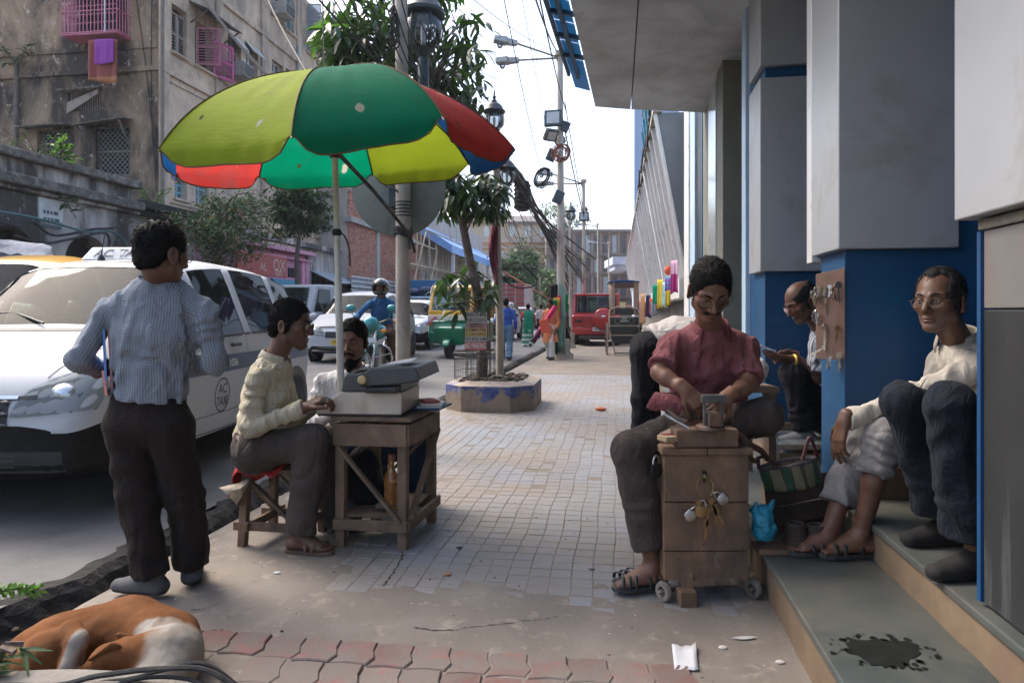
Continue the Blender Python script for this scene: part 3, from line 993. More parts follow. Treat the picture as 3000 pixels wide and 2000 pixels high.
def strip(px0,px1,mat,dep,name,z1=5.2,z0=.345):
 a,c=US(on_u(UF+dep,px1,900)),US(on_u(UF+dep,px0,900))
 b=MB();sbox(b,UF+dep,UF+dep+.3,a[1],c[1],z0,z1)
 return bpart(b,name,mat,bevel=.003)
PALE=pm('pale_blue_paint_and_lit_edge',(.42,.55,.68),.4,var=.1,scale=3,dirt=(.5,.35,.45),damt=.2)
strip(2173,2184,PALE,-.04,'pilaster');strip(2184,2216,BLUE,.0,'pilaster')  # pale strip paints the lit left face of the blue pilaster
strip(2111,2128,BLUE,.0,'pilaster')
strip(2096,2111,BLACK,-.02,'door_frame')
GLW=pm('bright_glass_pane',(.62,.66,.68),.12,.3,.1,3,dirt=(.3,.35,.4),damt=.35)
strip(2075,2096,GLW,-.03,'glass_panel')
strip(2057,2075,OLIVE,.0,'pilaster');strip(2052,2057,BLUE,-.01,'pilaster');strip(2035,2052,BLACK,.0,'door_frame')
strip(2022,2035,PALE,-.03,'pilaster');strip(2004,2017,PANELW,-.05,'pilaster');strip(2016,2022,PANEL,.02,'pilaster')
def canopy_pt(u,v,s):return S(u,v,s)
far_l,far_c,far_r=W(1744,313,9.0),W(1847,321,8.95),W(2060,342,8.8)
def back(p,dv,du=0.0):return Vector((p.x-VX*dv+UX*du,p.y-VY*dv+UY*du,p.z))
b=MB();th=Vector((0,0,.35))
L0,C0,R0=back(far_l,11,-.42),back(far_c,11),back(far_r,11,.6)
FR=far_r+Vector((UX,UY,0))*.6
for(p,q,r_,t)in((far_l,far_c,C0,L0),(far_c+S(.012,0,0),FR,R0,C0+S(.012,0,0))):
 b.prism([p,q,r_,t],th)
bpart(b,'canopy',SOFFIT)
b=MB()
for i in range(22):
 p=far_l.lerp(L0,i/22);q=far_l.lerp(L0,(i+.92)/22)
 if i==0:p=far_l.lerp(L0,.09)
 if i<2 and i>0:pass
 if i>=2 or i==0:
  b.prism([p+S(-.22,0,.12),q+S(-.22,0,.12),q+S(-.03,0,.06),p+S(-.03,0,.06)],(0,0,.012))
BT=pm('blue_roof_sheet',(.02,.28,.62),.35,var=.15,scale=4)
BT.node_tree.nodes['Principled BSDF'].inputs['Transmission Weight'].default_value=.5
bpart(b,'roof_sheet',BT)
b=MB()
p0,p1=far_l.lerp(L0,.09),L0
b.bar(p0+S(-.24,0,.1),p1+S(-.24,0,.1),.035,.05);b.bar(p0+S(-.13,0,.06),p1+S(-.13,0,.06),.04,.05)
for i in range(3,20):
 p=far_l.lerp(L0,i/20);b.bar(p+S(-.25,0,.09),p+S(0,0,.04),.04,.04)
bpart(b,'roof_frame',pm('dark_blue_frame',(.01,.06,.13),.5))
b=MB();sbox(b,UF+.15,UF+.22,5.9,9.2,3.75,3.86);bpart(b,'conduit',pm('rusty_conduit',(.12,.07,.06),.8,var=.3))
scr=thing('ribbed_screen','long outward leaning screen of pale metal ribs along the far shopfronts','screen',S(1.3,20,0),STREET_ROT)
n0=11.75;bot_u,bot_z,top_z=1.13,1.84,4.6
top_du=-.5
RIBW=pm('pale_screen_rib',(.66,.67,.7),.5,.1,.08,1,dirt=(.35,.3,.25),damt=.32,dscale=3)
SHEETT=pm('tan_screen_sheet',(.34,.29,.24),.8,var=.15,scale=2,dirt=(.15,.12,.1),damt=.4,streak=.7)
b=MB();b.prism([S(bot_u+.1,n0,bot_z),S(bot_u+top_du+.1,n0,top_z),S(bot_u+top_du+.13,n0,top_z),S(bot_u+.13,n0,bot_z)],S(0,37,0))
b.build('back_sheet',SHEETT,scr,True)
for i in range(30):
 v=n0+.05+i*(.85+.014*i)
 if v>n0+37:break
 wd=.045+(.22 if i in(5,11)else 0)+.006*i
 b=MB();b.prism([S(bot_u-.02,v,bot_z),S(bot_u+top_du-.02,v,top_z),S(bot_u+top_du+.12,v,top_z),S(bot_u+.12,v,bot_z)],S(0,wd,0))
 b.build('rib',RIBW,scr,True)
b=MB();b.prism([S(bot_u+top_du-.03,n0-.1,top_z),S(bot_u+top_du+.12,n0-.1,top_z),S(bot_u+top_du+.12,n0-.1,top_z+.12),S(bot_u+top_du-.03,n0-.1,top_z+.12)],S(0,37,0))
b.build('top_rail',pm('weathered_rail',(.4,.38,.36),.8,var=.3,dirt=(.08,.07,.06),damt=.45),scr,True)
b=MB();b.prism([S(bot_u,n0-.02,bot_z),S(bot_u+top_du,n0-.02,top_z),S(bot_u+.42,n0-.02,top_z),S(bot_u+.42,n0-.02,bot_z)],S(0,.03,0))
b.build('gable_plate',pm('slate_plate',(.2,.22,.235),.55,.2,.08,2),scr,True)
b=MB();b.prism([S(bot_u-.01,n0-.04,bot_z),S(bot_u+top_du-.01,n0-.04,top_z),S(bot_u+top_du+.035,n0-.04,top_z),S(bot_u+.035,n0-.04,bot_z)],S(0,.05,0))
b.build('edge_strip',PANELW,scr,True)
b=MB();sbox(b,1.35,1.6,n0,60,0,1.9)
o=b.build('shop_wall',pm('grimy_shutter',(.16,.15,.14),.7,var=.3,scale=2,dirt=(.4,.39,.37),damt=.35,dscale=1.2,streak=.8),None);tag(o,'grimy shutter wall under the ribbed screen behind hanging clothes','wall')
b=MB();sbox(b,1.06,1.3,n0+.3,48,1.5,1.84);b.build('fascia',PANELW,scr,True)
b=MB();p=on_u(.9,1832,900);sbox(b,1.0,3.5,40,46,0,14.2)
o=b.build('building',pm('pale_blue_wall',(.38,.5,.68),.7,var=.05,scale=1));tag(o,'plain pale blue tower slab rising behind the ribbed screen','building')
sg=thing('roof_hoarding','blue lattice steel frame of a roof hoarding above the ribbed screen','frame',S(.7,14,4),STREET_ROT)
LB=pm('blue_steel',(.05,.22,.3),.5,.3)
b=MB()
for i in range(7):
 v=12.4+i*.8
 b.bar(S(.78,v,4.4),S(.62,v,6.3-.1*i),.05,.05);b.bar(S(.78,v,4.5),S(.64,v+.8,6.1),.025,.025)
b.build('post',LB,sg,True)
for k in range(9):
 b=MB();z=4.55+.2*k;b.bar(S(.77-.017*k,12.3,z),S(.77-.017*k,17.4,z),.03,.02);b.build('rail',PALE if k%2 else LB,sg,True)
cb=MB()
for k in range(6):
 pts=[S(.62+rr.uniform(-.06,.03),12+k*1.1+t*.25,4.7+rr.uniform(-.25,.25))for t in range(6)]
 cb.tube(spline(pts,4),.02,5)
o=cb.build('cable_coil',RUBBER,None,smooth=True);tag(o,'tangled black cables draped along the top of the ribbed screen','cables')
PLASTER=pm('stained_plaster',(.58,.45,.335),.92,var=.16,scale=1.2,dirt=(.27,.215,.17),damt=.45,dscale=.8,dsoft=.1,streak=.62,bmp=.6,bscale=14,bdist=.03,dirt2=(.36,.29,.23),d2amt=.4,d2scale=3)  # stained; base lightened to carry the strong light on the street facade
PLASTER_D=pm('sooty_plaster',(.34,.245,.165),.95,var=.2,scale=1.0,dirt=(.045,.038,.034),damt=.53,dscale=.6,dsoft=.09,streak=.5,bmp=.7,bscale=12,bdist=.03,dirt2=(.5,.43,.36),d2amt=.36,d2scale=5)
PLASTER_G=pm('grey_weathered_plaster',(.46,.42,.39),.92,var=.2,scale=1.4,dirt=(.06,.055,.05),damt=.5,dscale=1.1,dsoft=.09,streak=.8,bmp=.5,bscale=14,bdist=.03,dirt2=(.5,.46,.42),d2amt=.36,d2scale=6)
SOOT=pm('sooty_ledge',(.1,.09,.08),.95,var=.5,scale=5,dirt=(.28,.26,.23),damt=.4,dscale=4,bmp=.7,bscale=20,bdist=.03)
SHUT_G=pm('grey_wooden_shutter',(.27,.23,.2),.85,var=.15,scale=5,dirt=(.15,.12,.1),damt=.4)
SHUT_P=pm('magenta_shutter',(.5,.09,.24),.75,var=.12,scale=5,dirt=(.35,.1,.18),damt=.35)
PINKG=pm('pink_grille_paint',(.52,.17,.27),.6,var=.15,scale=9,dirt=(.3,.12,.13),damt=.4)
FRAME_W=pm('flaking_window_paint',(.46,.45,.42),.8,var=.15,scale=6,dirt=(.25,.22,.19),damt=.42)
FRAME_B=pm('blue_window_paint',(.23,.42,.5),.7,var=.1)
PANE=glass('old_window_pane',(.3,.34,.36),.45,.08)
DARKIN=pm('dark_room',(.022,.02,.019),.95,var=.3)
M_ST=Matrix.Rotation(STREET_ROT,3,'Z')
UA=-14.0
apt=thing('apartment_building','old stained apartment building with shuttered windows on the left of the street','building',S(-14,27,0),STREET_ROT)
cor=US(on_u(UA,470,500))
VA=cor[1]
ZTOP=15.5
wins=[]
def rect_u(px0,px1,y0,y1):
 a=on_u(UA,px0,y0);b_=on_u(UA,px0,y1);c=on_u(UA,px1,y0)
 return[US(a)[1],US(c)[1],b_.z,a.z]
def wall_with_holes(P,L,z0,z1,holes,depth,n):
 """wall face built from rectangles round the openings, with reveals; P(x, z, d) -> point"""
 xs=sorted(set([0,L]+[h[0]for h in holes]+[h[1]for h in holes]))
 zs=sorted(set([z0,z1]+[h[2]for h in holes]+[h[3]for h in holes]))
 b=MB()
 for i in range(len(xs)-1):
  for j in range(len(zs)-1):
   cx,cz=(xs[i]+xs[i+1])/2,(zs[j]+zs[j+1])/2
   if any(h[0]<cx<h[1]and h[2]<cz<h[3]for h in holes):continue
   b.add([P(xs[i],zs[j],0),P(xs[i+1],zs[j],0),P(xs[i+1],zs[j+1],0),P(xs[i],zs[j+1],0)],[(0,1,2,3)])
 for h in holes:
  c=[(h[0],h[2]),(h[1],h[2]),(h[1],h[3]),(h[0],h[3])]
  for k in range(4):
   p,q=c[k],c[(k+1)%4]
   b.add([P(*p,0),P(*q,0),P(*q,depth),P(*p,depth)],[(0,1,2,3)])
 return b
R1=[rect_u(503,547,8,150),rect_u(572,622,58,190),rect_u(668,706,92,222),rect_u(718,756,118,236),rect_u(797,829,172,262),rect_u(837,868,198,286)]
R0=[rect_u(795,829,-75,40),rect_u(834,863,-42,84),rect_u(897,922,12,150),rect_u(930,955,40,160)]
RL=[rect_u(512,548,514,580),rect_u(574,612,524,596),rect_u(812,832,560,640),rect_u(842,866,565,640),rect_u(925,957,545,690),rect_u(978,1008,560,698)]
holes=R1+R0+RL
Lx=17.5
hh=[[a-VA,b_-VA,c,d]for a,b_,c,d in holes]
PU=lambda x,z,d:S(UA-d,VA+x,z)
b=wall_with_holes(PU,Lx,0,ZTOP,hh,.28,None)
bw=b.build('wall',PLASTER,apt,True)
def rect_v(px0,px1,y0,y1):
 a=on_v(VA,px0,y0);b_=on_v(VA,px0,y1);c=on_v(VA,px1,y0)
 return[UA-US(c)[0],UA-US(a)[0],b_.z,a.z]
E_=[rect_v(198,295,270,328),rect_v(108,210,382,492),rect_v(280,380,372,516),rect_v(236,372,0,110)]
PV=lambda x,z,d:S(UA-x,VA+d,z)
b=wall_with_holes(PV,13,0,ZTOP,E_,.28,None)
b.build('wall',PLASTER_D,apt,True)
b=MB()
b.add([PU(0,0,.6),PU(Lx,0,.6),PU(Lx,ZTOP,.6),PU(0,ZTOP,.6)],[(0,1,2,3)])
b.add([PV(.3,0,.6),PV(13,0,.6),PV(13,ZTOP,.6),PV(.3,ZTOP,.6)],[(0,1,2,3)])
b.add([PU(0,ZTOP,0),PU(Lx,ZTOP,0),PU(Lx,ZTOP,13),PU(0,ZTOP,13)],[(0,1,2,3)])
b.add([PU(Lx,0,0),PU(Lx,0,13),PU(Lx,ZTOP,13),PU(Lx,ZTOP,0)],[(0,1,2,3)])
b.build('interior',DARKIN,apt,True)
zc=on_u(UA,482,214).z
for(z,h,d)in((zc,.16,.09),(zc-.22,.05,.05),(on_u(UA,482,214).z+3.55,.16,.09),(on_u(UA,520,160).z-.1,.05,.05),(on_u(UA,540,605).z,.1,.06)):
 b=MB();sbox(b,UA,UA+d,VA-.08,VA+Lx,z,z+h);b.build('string_course',PLASTER,apt,True,bevel=.015)
 if z>zc-.1 or h>.15:
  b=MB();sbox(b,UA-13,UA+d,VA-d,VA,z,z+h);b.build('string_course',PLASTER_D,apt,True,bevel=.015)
for px in(478,640,772,875,965):
 v=US(on_u(UA,px,300))[1]
 b=MB();sbox(b,UA,UA+.07,v-.22,v+.22,0,ZTOP);b.build('pilaster',PLASTER,apt,True,bevel=.01)
for px,m in((875,pm('grey_downpipe',(.4,.42,.44),.6,.1)),(1000,pm('dark_downpipe',(.12,.12,.13),.6)),(476,pm('old_conduit',(.2,.17,.14),.8))):
 p=on_u(UA+.14,px,300);b=MB();b.tube([Vector((p.x,p.y,.4)),Vector((p.x,p.y,13))],.055,8)
 b.build('downpipe',m,apt,True,True)
p=on_v(VA-.1,48,300);b=MB();b.tube([Vector((p.x,p.y,3.5)),Vector((p.x,p.y,9.4))],.07,8);b.build('downpipe',pm('rusty_pipe',(.13,.11,.1),.85,var=.3),apt,True,True)
b=MB();b.tube(spline([on_v(VA-.05,400,0),on_v(VA-.05,425,180),on_v(VA-.05,448,400),on_v(VA-.05,458,560)],4),.014,5)
b.tube(spline([on_v(VA-.05,445,0),on_v(VA-.05,443,200),on_v(VA-.05,446,420)],4),.014,5);b.build('wall_cable',RUBBER,apt,True)
def shutter(parent,o,ax,w,h,mat,n=9):
 """louvred leaf: o lower hinge corner, ax horizontal direction"""
 ax=Vector(ax).normalized();nz=Vector((0,0,1));ny=ax.cross(nz)
 fr=MB();o=Vector(o)
 for x in(.04,w-.04):fr.bar(o+ax*x,o+ax*x+nz*h,.075,.045,ny)
 for z in(.04,h*.48,h-.04):fr.bar(o+nz*z+ax*.04,o+nz*z+ax*(w-.04),.04,.08,nz)
 f=fr.build('shutter',mat,parent,True)
 for(z0,z1)in((.09,h*.48-.05),(h*.48+.05,h-.09)):
  k=max(3,int((z1-z0)/.085))
  lm=MB()
  for i in range(k):
   z=z0+(z1-z0)*(i+.5)/k
   q=MB()
   lm.bar(o+nz*(z-.02)+ax*.075+ny*.012,o+nz*(z-.02)+ax*(w-.075)+ny*.012,.075,.012,ny+nz*1.2)
  lm.build('louvre',mat,f,True)
 return f
def casement(parent,P,v0,v1,z0,z1,mat,lights=2,rows=3,glassy=True,open_=0.0,depth=.2):
 fr=MB()
 t=.07
 cs=[(v0,v1,z0,z0+t),(v0,v1,z1-t,z1),(v0,v0+t,z0+t,z1-t),(v1-t,v1,z0+t,z1-t)]
 for i in range(1,lights):x=lerp(v0,v1,i/lights);cs.append((x-t/2,x+t/2,z0+t,z1-t))
 for j in range(1,rows):z=lerp(z0,z1,j/rows);cs.append((v0+t,v1-t,z-.025,z+.025))
 for(a,c,e,g_)in cs:
  p=[P(a,e,depth-.04),P(c,e,depth-.04),P(c,g_,depth-.04),P(a,g_,depth-.04)]
  fr.prism(p,P(a,e,depth+.02)-P(a,e,depth-.04))
 f=fr.build('window',mat,parent,True)
 b=MB();b.add([P(v0,z0,depth),P(v1,z0,depth),P(v1,z1,depth),P(v0,z1,depth)],[(0,1,2,3)])
 b.build('pane',PANE,f,True)
 return f
def sill(parent,P,v0,v1,z0,d=.12):
 b=MB();b.prism([P(v0-.1,z0-.07,-d),P(v1+.1,z0-.07,-d),P(v1+.1,z0,-d),P(v0-.1,z0,-d)],P(0,0,0.1)-P(0,0,-d));b.build('sill',PLASTER,parent,True)
def aircon(parent,P,v0,z0,w=.62,h=.42,d=.5):
 b=MB();b.prism([P(v0,z0,-d),P(v0+w,z0,-d),P(v0+w,z0+h,-d),P(v0,z0+h,-d)],P(0,0,.1)-P(0,0,-d))
 a=b.build('air_conditioner',pm('aircon_casing',(.4,.39,.36),.6,var=.1,dirt=(.2,.18,.15),damt=.4),parent,True,bevel=.02)
 g_=MB();g_.prism([P(v0+.05,z0+.05,-d-.012),P(v0+w-.05,z0+.05,-d-.012),P(v0+w-.05,z0+h-.05,-d-.012),P(v0+.05,z0+h-.05,-d-.012)],P(0,0,.01)-P(0,0,0));g_.build('grille',DARKV,a,True)
 g_=MB()
 for k in range(9):
  x=v0+.06+(w-.12)*k/8;g_.bar(P(x,z0+.05,-d-.02),P(x,z0+h-.05,-d-.02),.014,.014)
 g_.build('vent',pm('aircon_fin',(.3,.3,.28),.6),a,True)
def PUx(v,z,d):return S(UA-d,v,z)
w=R1[0];shutter(apt,PUx(w[0],w[2],.1),PUx(1,0,0)-PUx(0,0,0),(w[1]-w[0])/2,w[3]-w[2]-.2,SHUT_G);shutter(apt,PUx((w[0]+w[1])/2,w[2],.1),PUx(1,0,0)-PUx(0,0,0),(w[1]-w[0])/2,w[3]-w[2]-.2,SHUT_G)
w=R1[1];hs=(w[3]-w[2])*.84
dv=PUx(1,0,0)-PUx(0,0,0);du_=S(1,0,0)
shutter(apt,PUx(w[0],w[2],-.03),du_*.95+dv*.3,.8,hs,pm('faded_pink_shutter',(.36,.15,.18),.8,var=.15))
shutter(apt,PUx(w[1],w[2]-.05,-.03),du_*.35+dv*.93,.85,hs,SHUT_P)
for w in(R1[0],R1[1]):
 sill(apt,PUx,w[0],w[1],w[2])
b=MB();a0,a1=R1[1][0]-.35,R1[1][1]+.75;zt=R1[1][3]+.25
b.prism([S(UA,a0,zt+.2),S(UA+.7,a0,zt-.1),S(UA+.7,a0,zt-.06),S(UA,a0,zt+.25)],dv*(a1-a0));b.build('hood',SOOT,apt,True)
for v in(a0+.1,a1-.1):b=MB();b.bar(S(UA,v,zt-.45),S(UA+.62,v,zt-.08),.04,.04);b.build('bracket',SOOT,apt,True)
for w,mt,ac in((R1[2],FRAME_W,1),(R1[3],FRAME_W,0),(R1[4],FRAME_W,0),(R1[5],FRAME_W,0),(R0[0],FRAME_W,1),(R0[1],FRAME_B,0),(R0[2],FRAME_W,0),(R0[3],FRAME_W,0),(RL[0],FRAME_B,0),(RL[1],FRAME_B,0),(RL[2],FRAME_B,0),(RL[3],FRAME_B,0)):
 casement(apt,PUx,w[0],w[1],w[2],w[3],mt,2,3)
 sill(apt,PUx,w[0],w[1],w[2])
 if ac:aircon(apt,PUx,w[0]+.05,w[2]+.02,w[1]-w[0]-.15,.5,.6)
for w in(R1[2],R1[3]):
 b=MB();z=w[3]-.45;b.prism([PUx(w[0],z,-.35),PUx(w[1],z,-.35),PUx(w[1],w[3]-.02,.0),PUx(w[0],w[3]-.02,.0)],S(0,0,.03));b.build('fanlight',FRAME_W,apt,True)
for w,s in((R0[2],1),(R0[3],-1)):
 fr=MB();o_=PUx(w[0],w[2],-.03);ax=(du_*.9+dv*.25*s).normalized();hgt=w[3]-w[2]
 for x in(0,.62):fr.bar(o_+ax*x,o_+ax*x+Vector((0,0,hgt)),.06,.04,ax)
 for k in range(4):fr.bar(o_+Vector((0,0,hgt*k/3)),o_+ax*.62+Vector((0,0,hgt*k/3)),.05,.04)
 f=fr.build('window',FRAME_W,apt,True)
 b=MB();b.add([o_,o_+ax*.62,o_+ax*.62+Vector((0,0,hgt)),o_+Vector((0,0,hgt))],[(0,1,2,3)]);b.build('pane',PANE,f,True)
for w in(RL[4],RL[5]):
 hw=(w[1]-w[0])/2
 shutter(apt,PUx(w[0],w[2],.08),dv,hw,w[3]-w[2],SHUT_G);shutter(apt,PUx(w[0]+hw,w[2],.08),dv,hw,w[3]-w[2],SHUT_G);sill(apt,PUx,w[0],w[1],w[2])
def PVx(x,z,d):return PV(x,z,d)
LATT=pm('steel_lattice',(.16,.17,.165),.6,.4,.2)
for w in(E_[1],E_[2]):
 b=MB();st=.17
 wdt,hgt=w[1]-w[0],w[3]-w[2]
 k=-hgt
 while k<wdt:
  for sgn in(1,-1):
   x0,x1=max(0,k),min(wdt,k+hgt)
   z0_,z1_=(x0-k,x1-k)if sgn>0 else(hgt-(x0-k),hgt-(x1-k))
   if x1-x0>.03:b.bar(PVx(w[0]+x0,w[2]+z0_,.1),PVx(w[0]+x1,w[2]+z1_,.1),.022,.012,(0,1,0))
  k+=st
 for z in(w[2]+.02,(w[2]+w[3])/2,w[3]-.02):b.bar(PVx(w[0],z,.09),PVx(w[1],z,.09),.04,.03)
 b.build('lattice',LATT,apt,True)
w=E_[2];b=MB();b.prism([PVx(w[0]-.1,w[3]+.16,0),PVx(w[1]+.35,w[3]+.05,0),PVx(w[1]+.35,w[3]-.1,-.6),PVx(w[0]-.1,w[3]+.06,-.6)],S(0,0,.04));b.build('hood',SOOT,apt,True)
b=MB();b.bar(PVx(w[1]+.2,w[3]-.6,0),PVx(w[1]+.25,w[3]-.06,-.5),.04,.04);b.build('bracket',SOOT,apt,True)
b=MB();b.bar(PVx(w[0],w[3]-.6,0),PVx(w[0],w[3]+.05,-.5),.04,.04);b.build('bracket',SOOT,apt,True)
w=E_[1];b=MB();b.prism([PVx(w[0]-.1,w[3]+.08,0),PVx(w[1]+.4,w[3]+.05,0),PVx(w[1]+.4,w[3]+.0,-.45),PVx(w[0]-.1,w[3]+.03,-.45)],S(0,0,.04));b.build('hood',SOOT,apt,True)
w=E_[0]
b=MB()
for k in range(14):x=lerp(w[0],w[1],(k+.5)/14);b.bar(PVx(x,w[2],.12),PVx(x,w[3],.12),.03,.03)
b.build('window_bar',SHUT_G,apt,True)
b=MB();b.prism([PVx(w[1],w[2]-.08,-.05),PVx(w[1]-.02,w[2]+.28,-.05),PVx(w[0],w[3],-.12),PVx(w[0],w[3]-.14,-.12)],S(0,.03,0));b.build('fallen_board',SHUT_G,apt,True)
b=MB();b.prism([PVx(w[0]-.05,w[3]+.05,-.14),PVx(w[1]+.25,w[3]+.02,-.14),PVx(w[1]+.25,w[3]-.02,.0),PVx(w[0]-.05,w[3],.0)],S(0,0,.05));b.build('hood',SOOT,apt,True)
cg=[on_v(VA,226,120),on_v(VA,384,120)]
x0,x1=UA-US(cg[1])[0],UA-US(cg[0])[0];zb=on_v(VA,300,122).z;zt=zb+2.1;dp=.62
cage=thing('window_cage','pink steel cage balcony hung over the end wall window','window cage',PV((x0+x1)/2,zb,0),STREET_ROT)
bm_=MB();bm_.bar((0,0,0),(0,0,zt-zb),.022,.022,(0,1,0));bar_me=bm_.mesh('bar');bar_me.materials.append(PINKG)
inv=MW[cage.name].inverted()
nb=15
for k in range(nb+1):inst('bar',bar_me,Matrix.Translation(inv@PV(lerp(x0,x1,k/nb),zb,-dp)),cage)
for k in range(1,5):
 for x in(x0,x1):inst('bar',bar_me,Matrix.Translation(inv@PV(x,zb,-dp*k/5)),cage)
b=MB()
for z in(zb,zb+.05,zb+.7,zb+1.35,zt):
 b.bar(PV(x0,z,-dp),PV(x1,z,-dp),.035,.025);b.bar(PV(x0,z,-dp),PV(x0,z,0),.035,.025);b.bar(PV(x1,z,-dp),PV(x1,z,0),.035,.025)
b.build('rail',PINKG,cage,True)
b=MB()
for r_ in range(7):
 z=zb+.28+r_*.26
 for k in range(nb):
  x=lerp(x0,x1,(k+.5)/nb);b.bar(PV(x-.09,z,-dp),PV(x+.0,z+.06,-dp),.014,.014,(0,1,0));b.bar(PV(x+.0,z+.06,-dp),PV(x+.09,z,-dp),.014,.014,(0,1,0))
o=b.build('scroll',PINKG,cage,True);o['kind']='stuff'
b=MB();b.prism([PV(x0,zb-.03,-dp),PV(x1,zb-.03,-dp),PV(x1,zb-.03,0),PV(x0,zb-.03,0)],(0,0,.02));b.build('floor',PINKG,cage,True)
b=MB();xx=lerp(x0,x1,.2);b.bar(PV(xx,zb,-dp-.03),PV(xx,zt,-dp-.03),.04,.03);b.build('pale_bar',pm('pale_bar',(.55,.52,.6),.5),cage,True)
b=MB();b.box(PV(lerp(x0,x1,.27),zb+.07,-.4),(.3,.2,.14));o=b.build('tub',pm('teal_plastic',(.02,.3,.36),.4),bevel=.03);tag(o,'small teal plastic tub on the floor of the pink cage','tub')
def hanging(name,pts_top,drop,mat,lab,cat,wob=.03,seed=0,n=16,m=12,hemw=None,parent=None):
 """cloth hanging from the line pts_top[0]..[1] with soft folds"""
 q=random.Random(seed);a,c=Vector(pts_top[0]),Vector(pts_top[1]);ax=(c-a);nrm=Vector((ax.y,-ax.x,0)).normalized()
 ph=[q.uniform(0,6.28)for _ in range(3)]
 rows=[]
 for i in range(n+1):
  t=i/n;row=[]
  for j in range(m+1):
   s_=j/m
   wv=wob*s_**.6*(math.sin(t*13+ph[0]+s_*1.2)+.6*math.sin(t*23+ph[1]))
   d=drop*(1+.04*math.sin(t*4+ph[2]))
   tt=.5+(t-.5)*(1 if hemw is None else lerp(1,hemw,s_))
   row.append(a+ax*tt+nrm*wv-Vector((0,0,d*s_)))
  rows.append(row)
 b=MB();b.grid(rows)
 o=b.build(name,mat,parent,parent is not None,True,solid=.006)
 if lab:tag(o,lab,cat)
 return o
def two_tone(name,c1,c2,z_frac,period=None):
 m,nt,bs=nodes_of(name)
 g_=coords(nt,'Generated');sp=nt.nodes.new('ShaderNodeSeparateXYZ');nt.links.new(g_,sp.inputs[0])
 if period:
  q=mth(nt,'FRACT',mth(nt,'MULTIPLY',sp.outputs[2],period));f=mth(nt,'GREATER_THAN',q,z_frac)
 else:f=mth(nt,'GREATER_THAN',sp.outputs[2],z_frac)
 c=mixc(nt,f,c1,c2)
 c=mixc(nt,ramp(nt,noise(nt,coords(nt),30,4),.3,.7,(0,0,0,1),(.35,.35,.35,1)),c,(c1[0]*.6,c1[1]*.6,c1[2]*.6))
 nt.links.new(c,bs.inputs['Base Color']);bs.inputs['Roughness'].default_value=.9
 return m
zq=zb+.02
hanging('hanging_cloth',(on_v(VA-dp-.03,259,118),on_v(VA-dp-.03,344,116)),1.28,two_tone('rust_cloth',(.36,.15,.07),(.22,.045,.045),.16),'dark red and rust sari hung below the pink cage','cloth',.03,1)
hanging('hanging_cloth',(on_v(VA-dp-.1,277,116),on_v(VA-dp-.1,333,114)),.74,cloth_mat('purple_cloth',(.27,.06,.33)),'purple towel hung over the red cloth below the cage','towel',.018,2)
UL=-13.0
arc=thing('arcade_building','low soot streaked building with arched openings left of the apartments','building',S(UL,12,0),STREET_ROT)
vend=US(on_u(UL,390,600))[1]
zc1=on_u(UL,388,551).z;zc2=on_u(UL,393,612).z
def arch_wall(b,v0,v1,z1,arches,dep):
 """front with round arches; arches = (va, vb, zspring)"""
 vs_=[]
 x=v0
 for(a,c,zs_)in arches:
  vs_.append((x,a,None));vs_.append((a,c,zs_));x=c
 vs_.append((x,v1,None))
 for(a,c,zs_)in vs_:
  if zs_ is None:
   b.add([S(UL,a,0),S(UL,c,0),S(UL,c,z1),S(UL,a,z1)],[(0,1,2,3)])
  else:
   n=16;r_=(c-a)/2;pts=[(a,0),(a,zs_)]+[((a+c)/2-r_*math.cos(math.pi*i/n),zs_+r_*.92*math.sin(math.pi*i/n))for i in range(1,n)]+[(c,zs_),(c,0)]
   for i in range(1,len(pts)-2):
    p,q=pts[i],pts[i+1]
    b.add([S(UL,p[0],p[1]),S(UL,q[0],q[1]),S(UL,q[0],z1),S(UL,p[0],z1)],[(0,1,2,3)])
   for i in range(len(pts)-1):
    p,q=pts[i],pts[i+1]
    b.add([S(UL,p[0],p[1]),S(UL,q[0],q[1]),S(UL-dep,q[0],q[1]),S(UL-dep,p[0],p[1])],[(0,1,2,3)])
   b.add([S(UL,a,0),S(UL,a,zs_),S(UL,a,zs_)],[(0,1,2)])
a1=[US(on_u(UL,x,780))[1]for x in(-60,106,190,322)]
zs1=on_u(UL,255,690).z-.92*(a1[3]-a1[2])/2
b=MB();arch_wall(b,2,vend,zc1,[(a1[0]-3.6,a1[0]-1.2,zs1),(a1[0],a1[1],zs1),(a1[2],a1[3],zs1)],.5)
b.build('wall',PLASTER_G,arc,True,fix=False)
b=MB();b.add([S(UL,vend,0),S(UL-5,vend,0),S(UL-5,vend,zc1),S(UL,vend,zc1)],[(0,1,2,3)]);b.add([S(UL,2,zc1),S(UL,vend,zc1),S(UL-5,vend,zc1),S(UL-5,2,zc1)],[(0,1,2,3)]);b.build('wall',PLASTER_G,arc,True)
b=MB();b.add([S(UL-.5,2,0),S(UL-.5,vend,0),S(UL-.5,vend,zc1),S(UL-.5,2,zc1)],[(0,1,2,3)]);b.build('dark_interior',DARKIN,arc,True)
for(z,h,d)in((zc1-.02,.2,.22),(zc2-.06,.24,.3),(zc2-.16,.1,.14)):
 b=MB();sbox(b,UL-.1,UL+d,2,vend+.12,z,z+h);b.build('coping',SOOT if h>.15 else PLASTER_G,arc,True,bevel=.04)
for(p0,p1)in((0,1),(2,3)):
 b=MB();sbox(b,UL-.4,UL-.34,a1[p0],a1[p1],zs1-.25,zs1-.02);b.build('lintel_board',pm('dark_old_wood',(.07,.055,.045),.9,var=.3),arc,True)
pq=[on_u(UL+.03,113,577),on_u(UL+.03,183,592),on_u(UL+.03,183,655),on_u(UL+.03,113,640)]
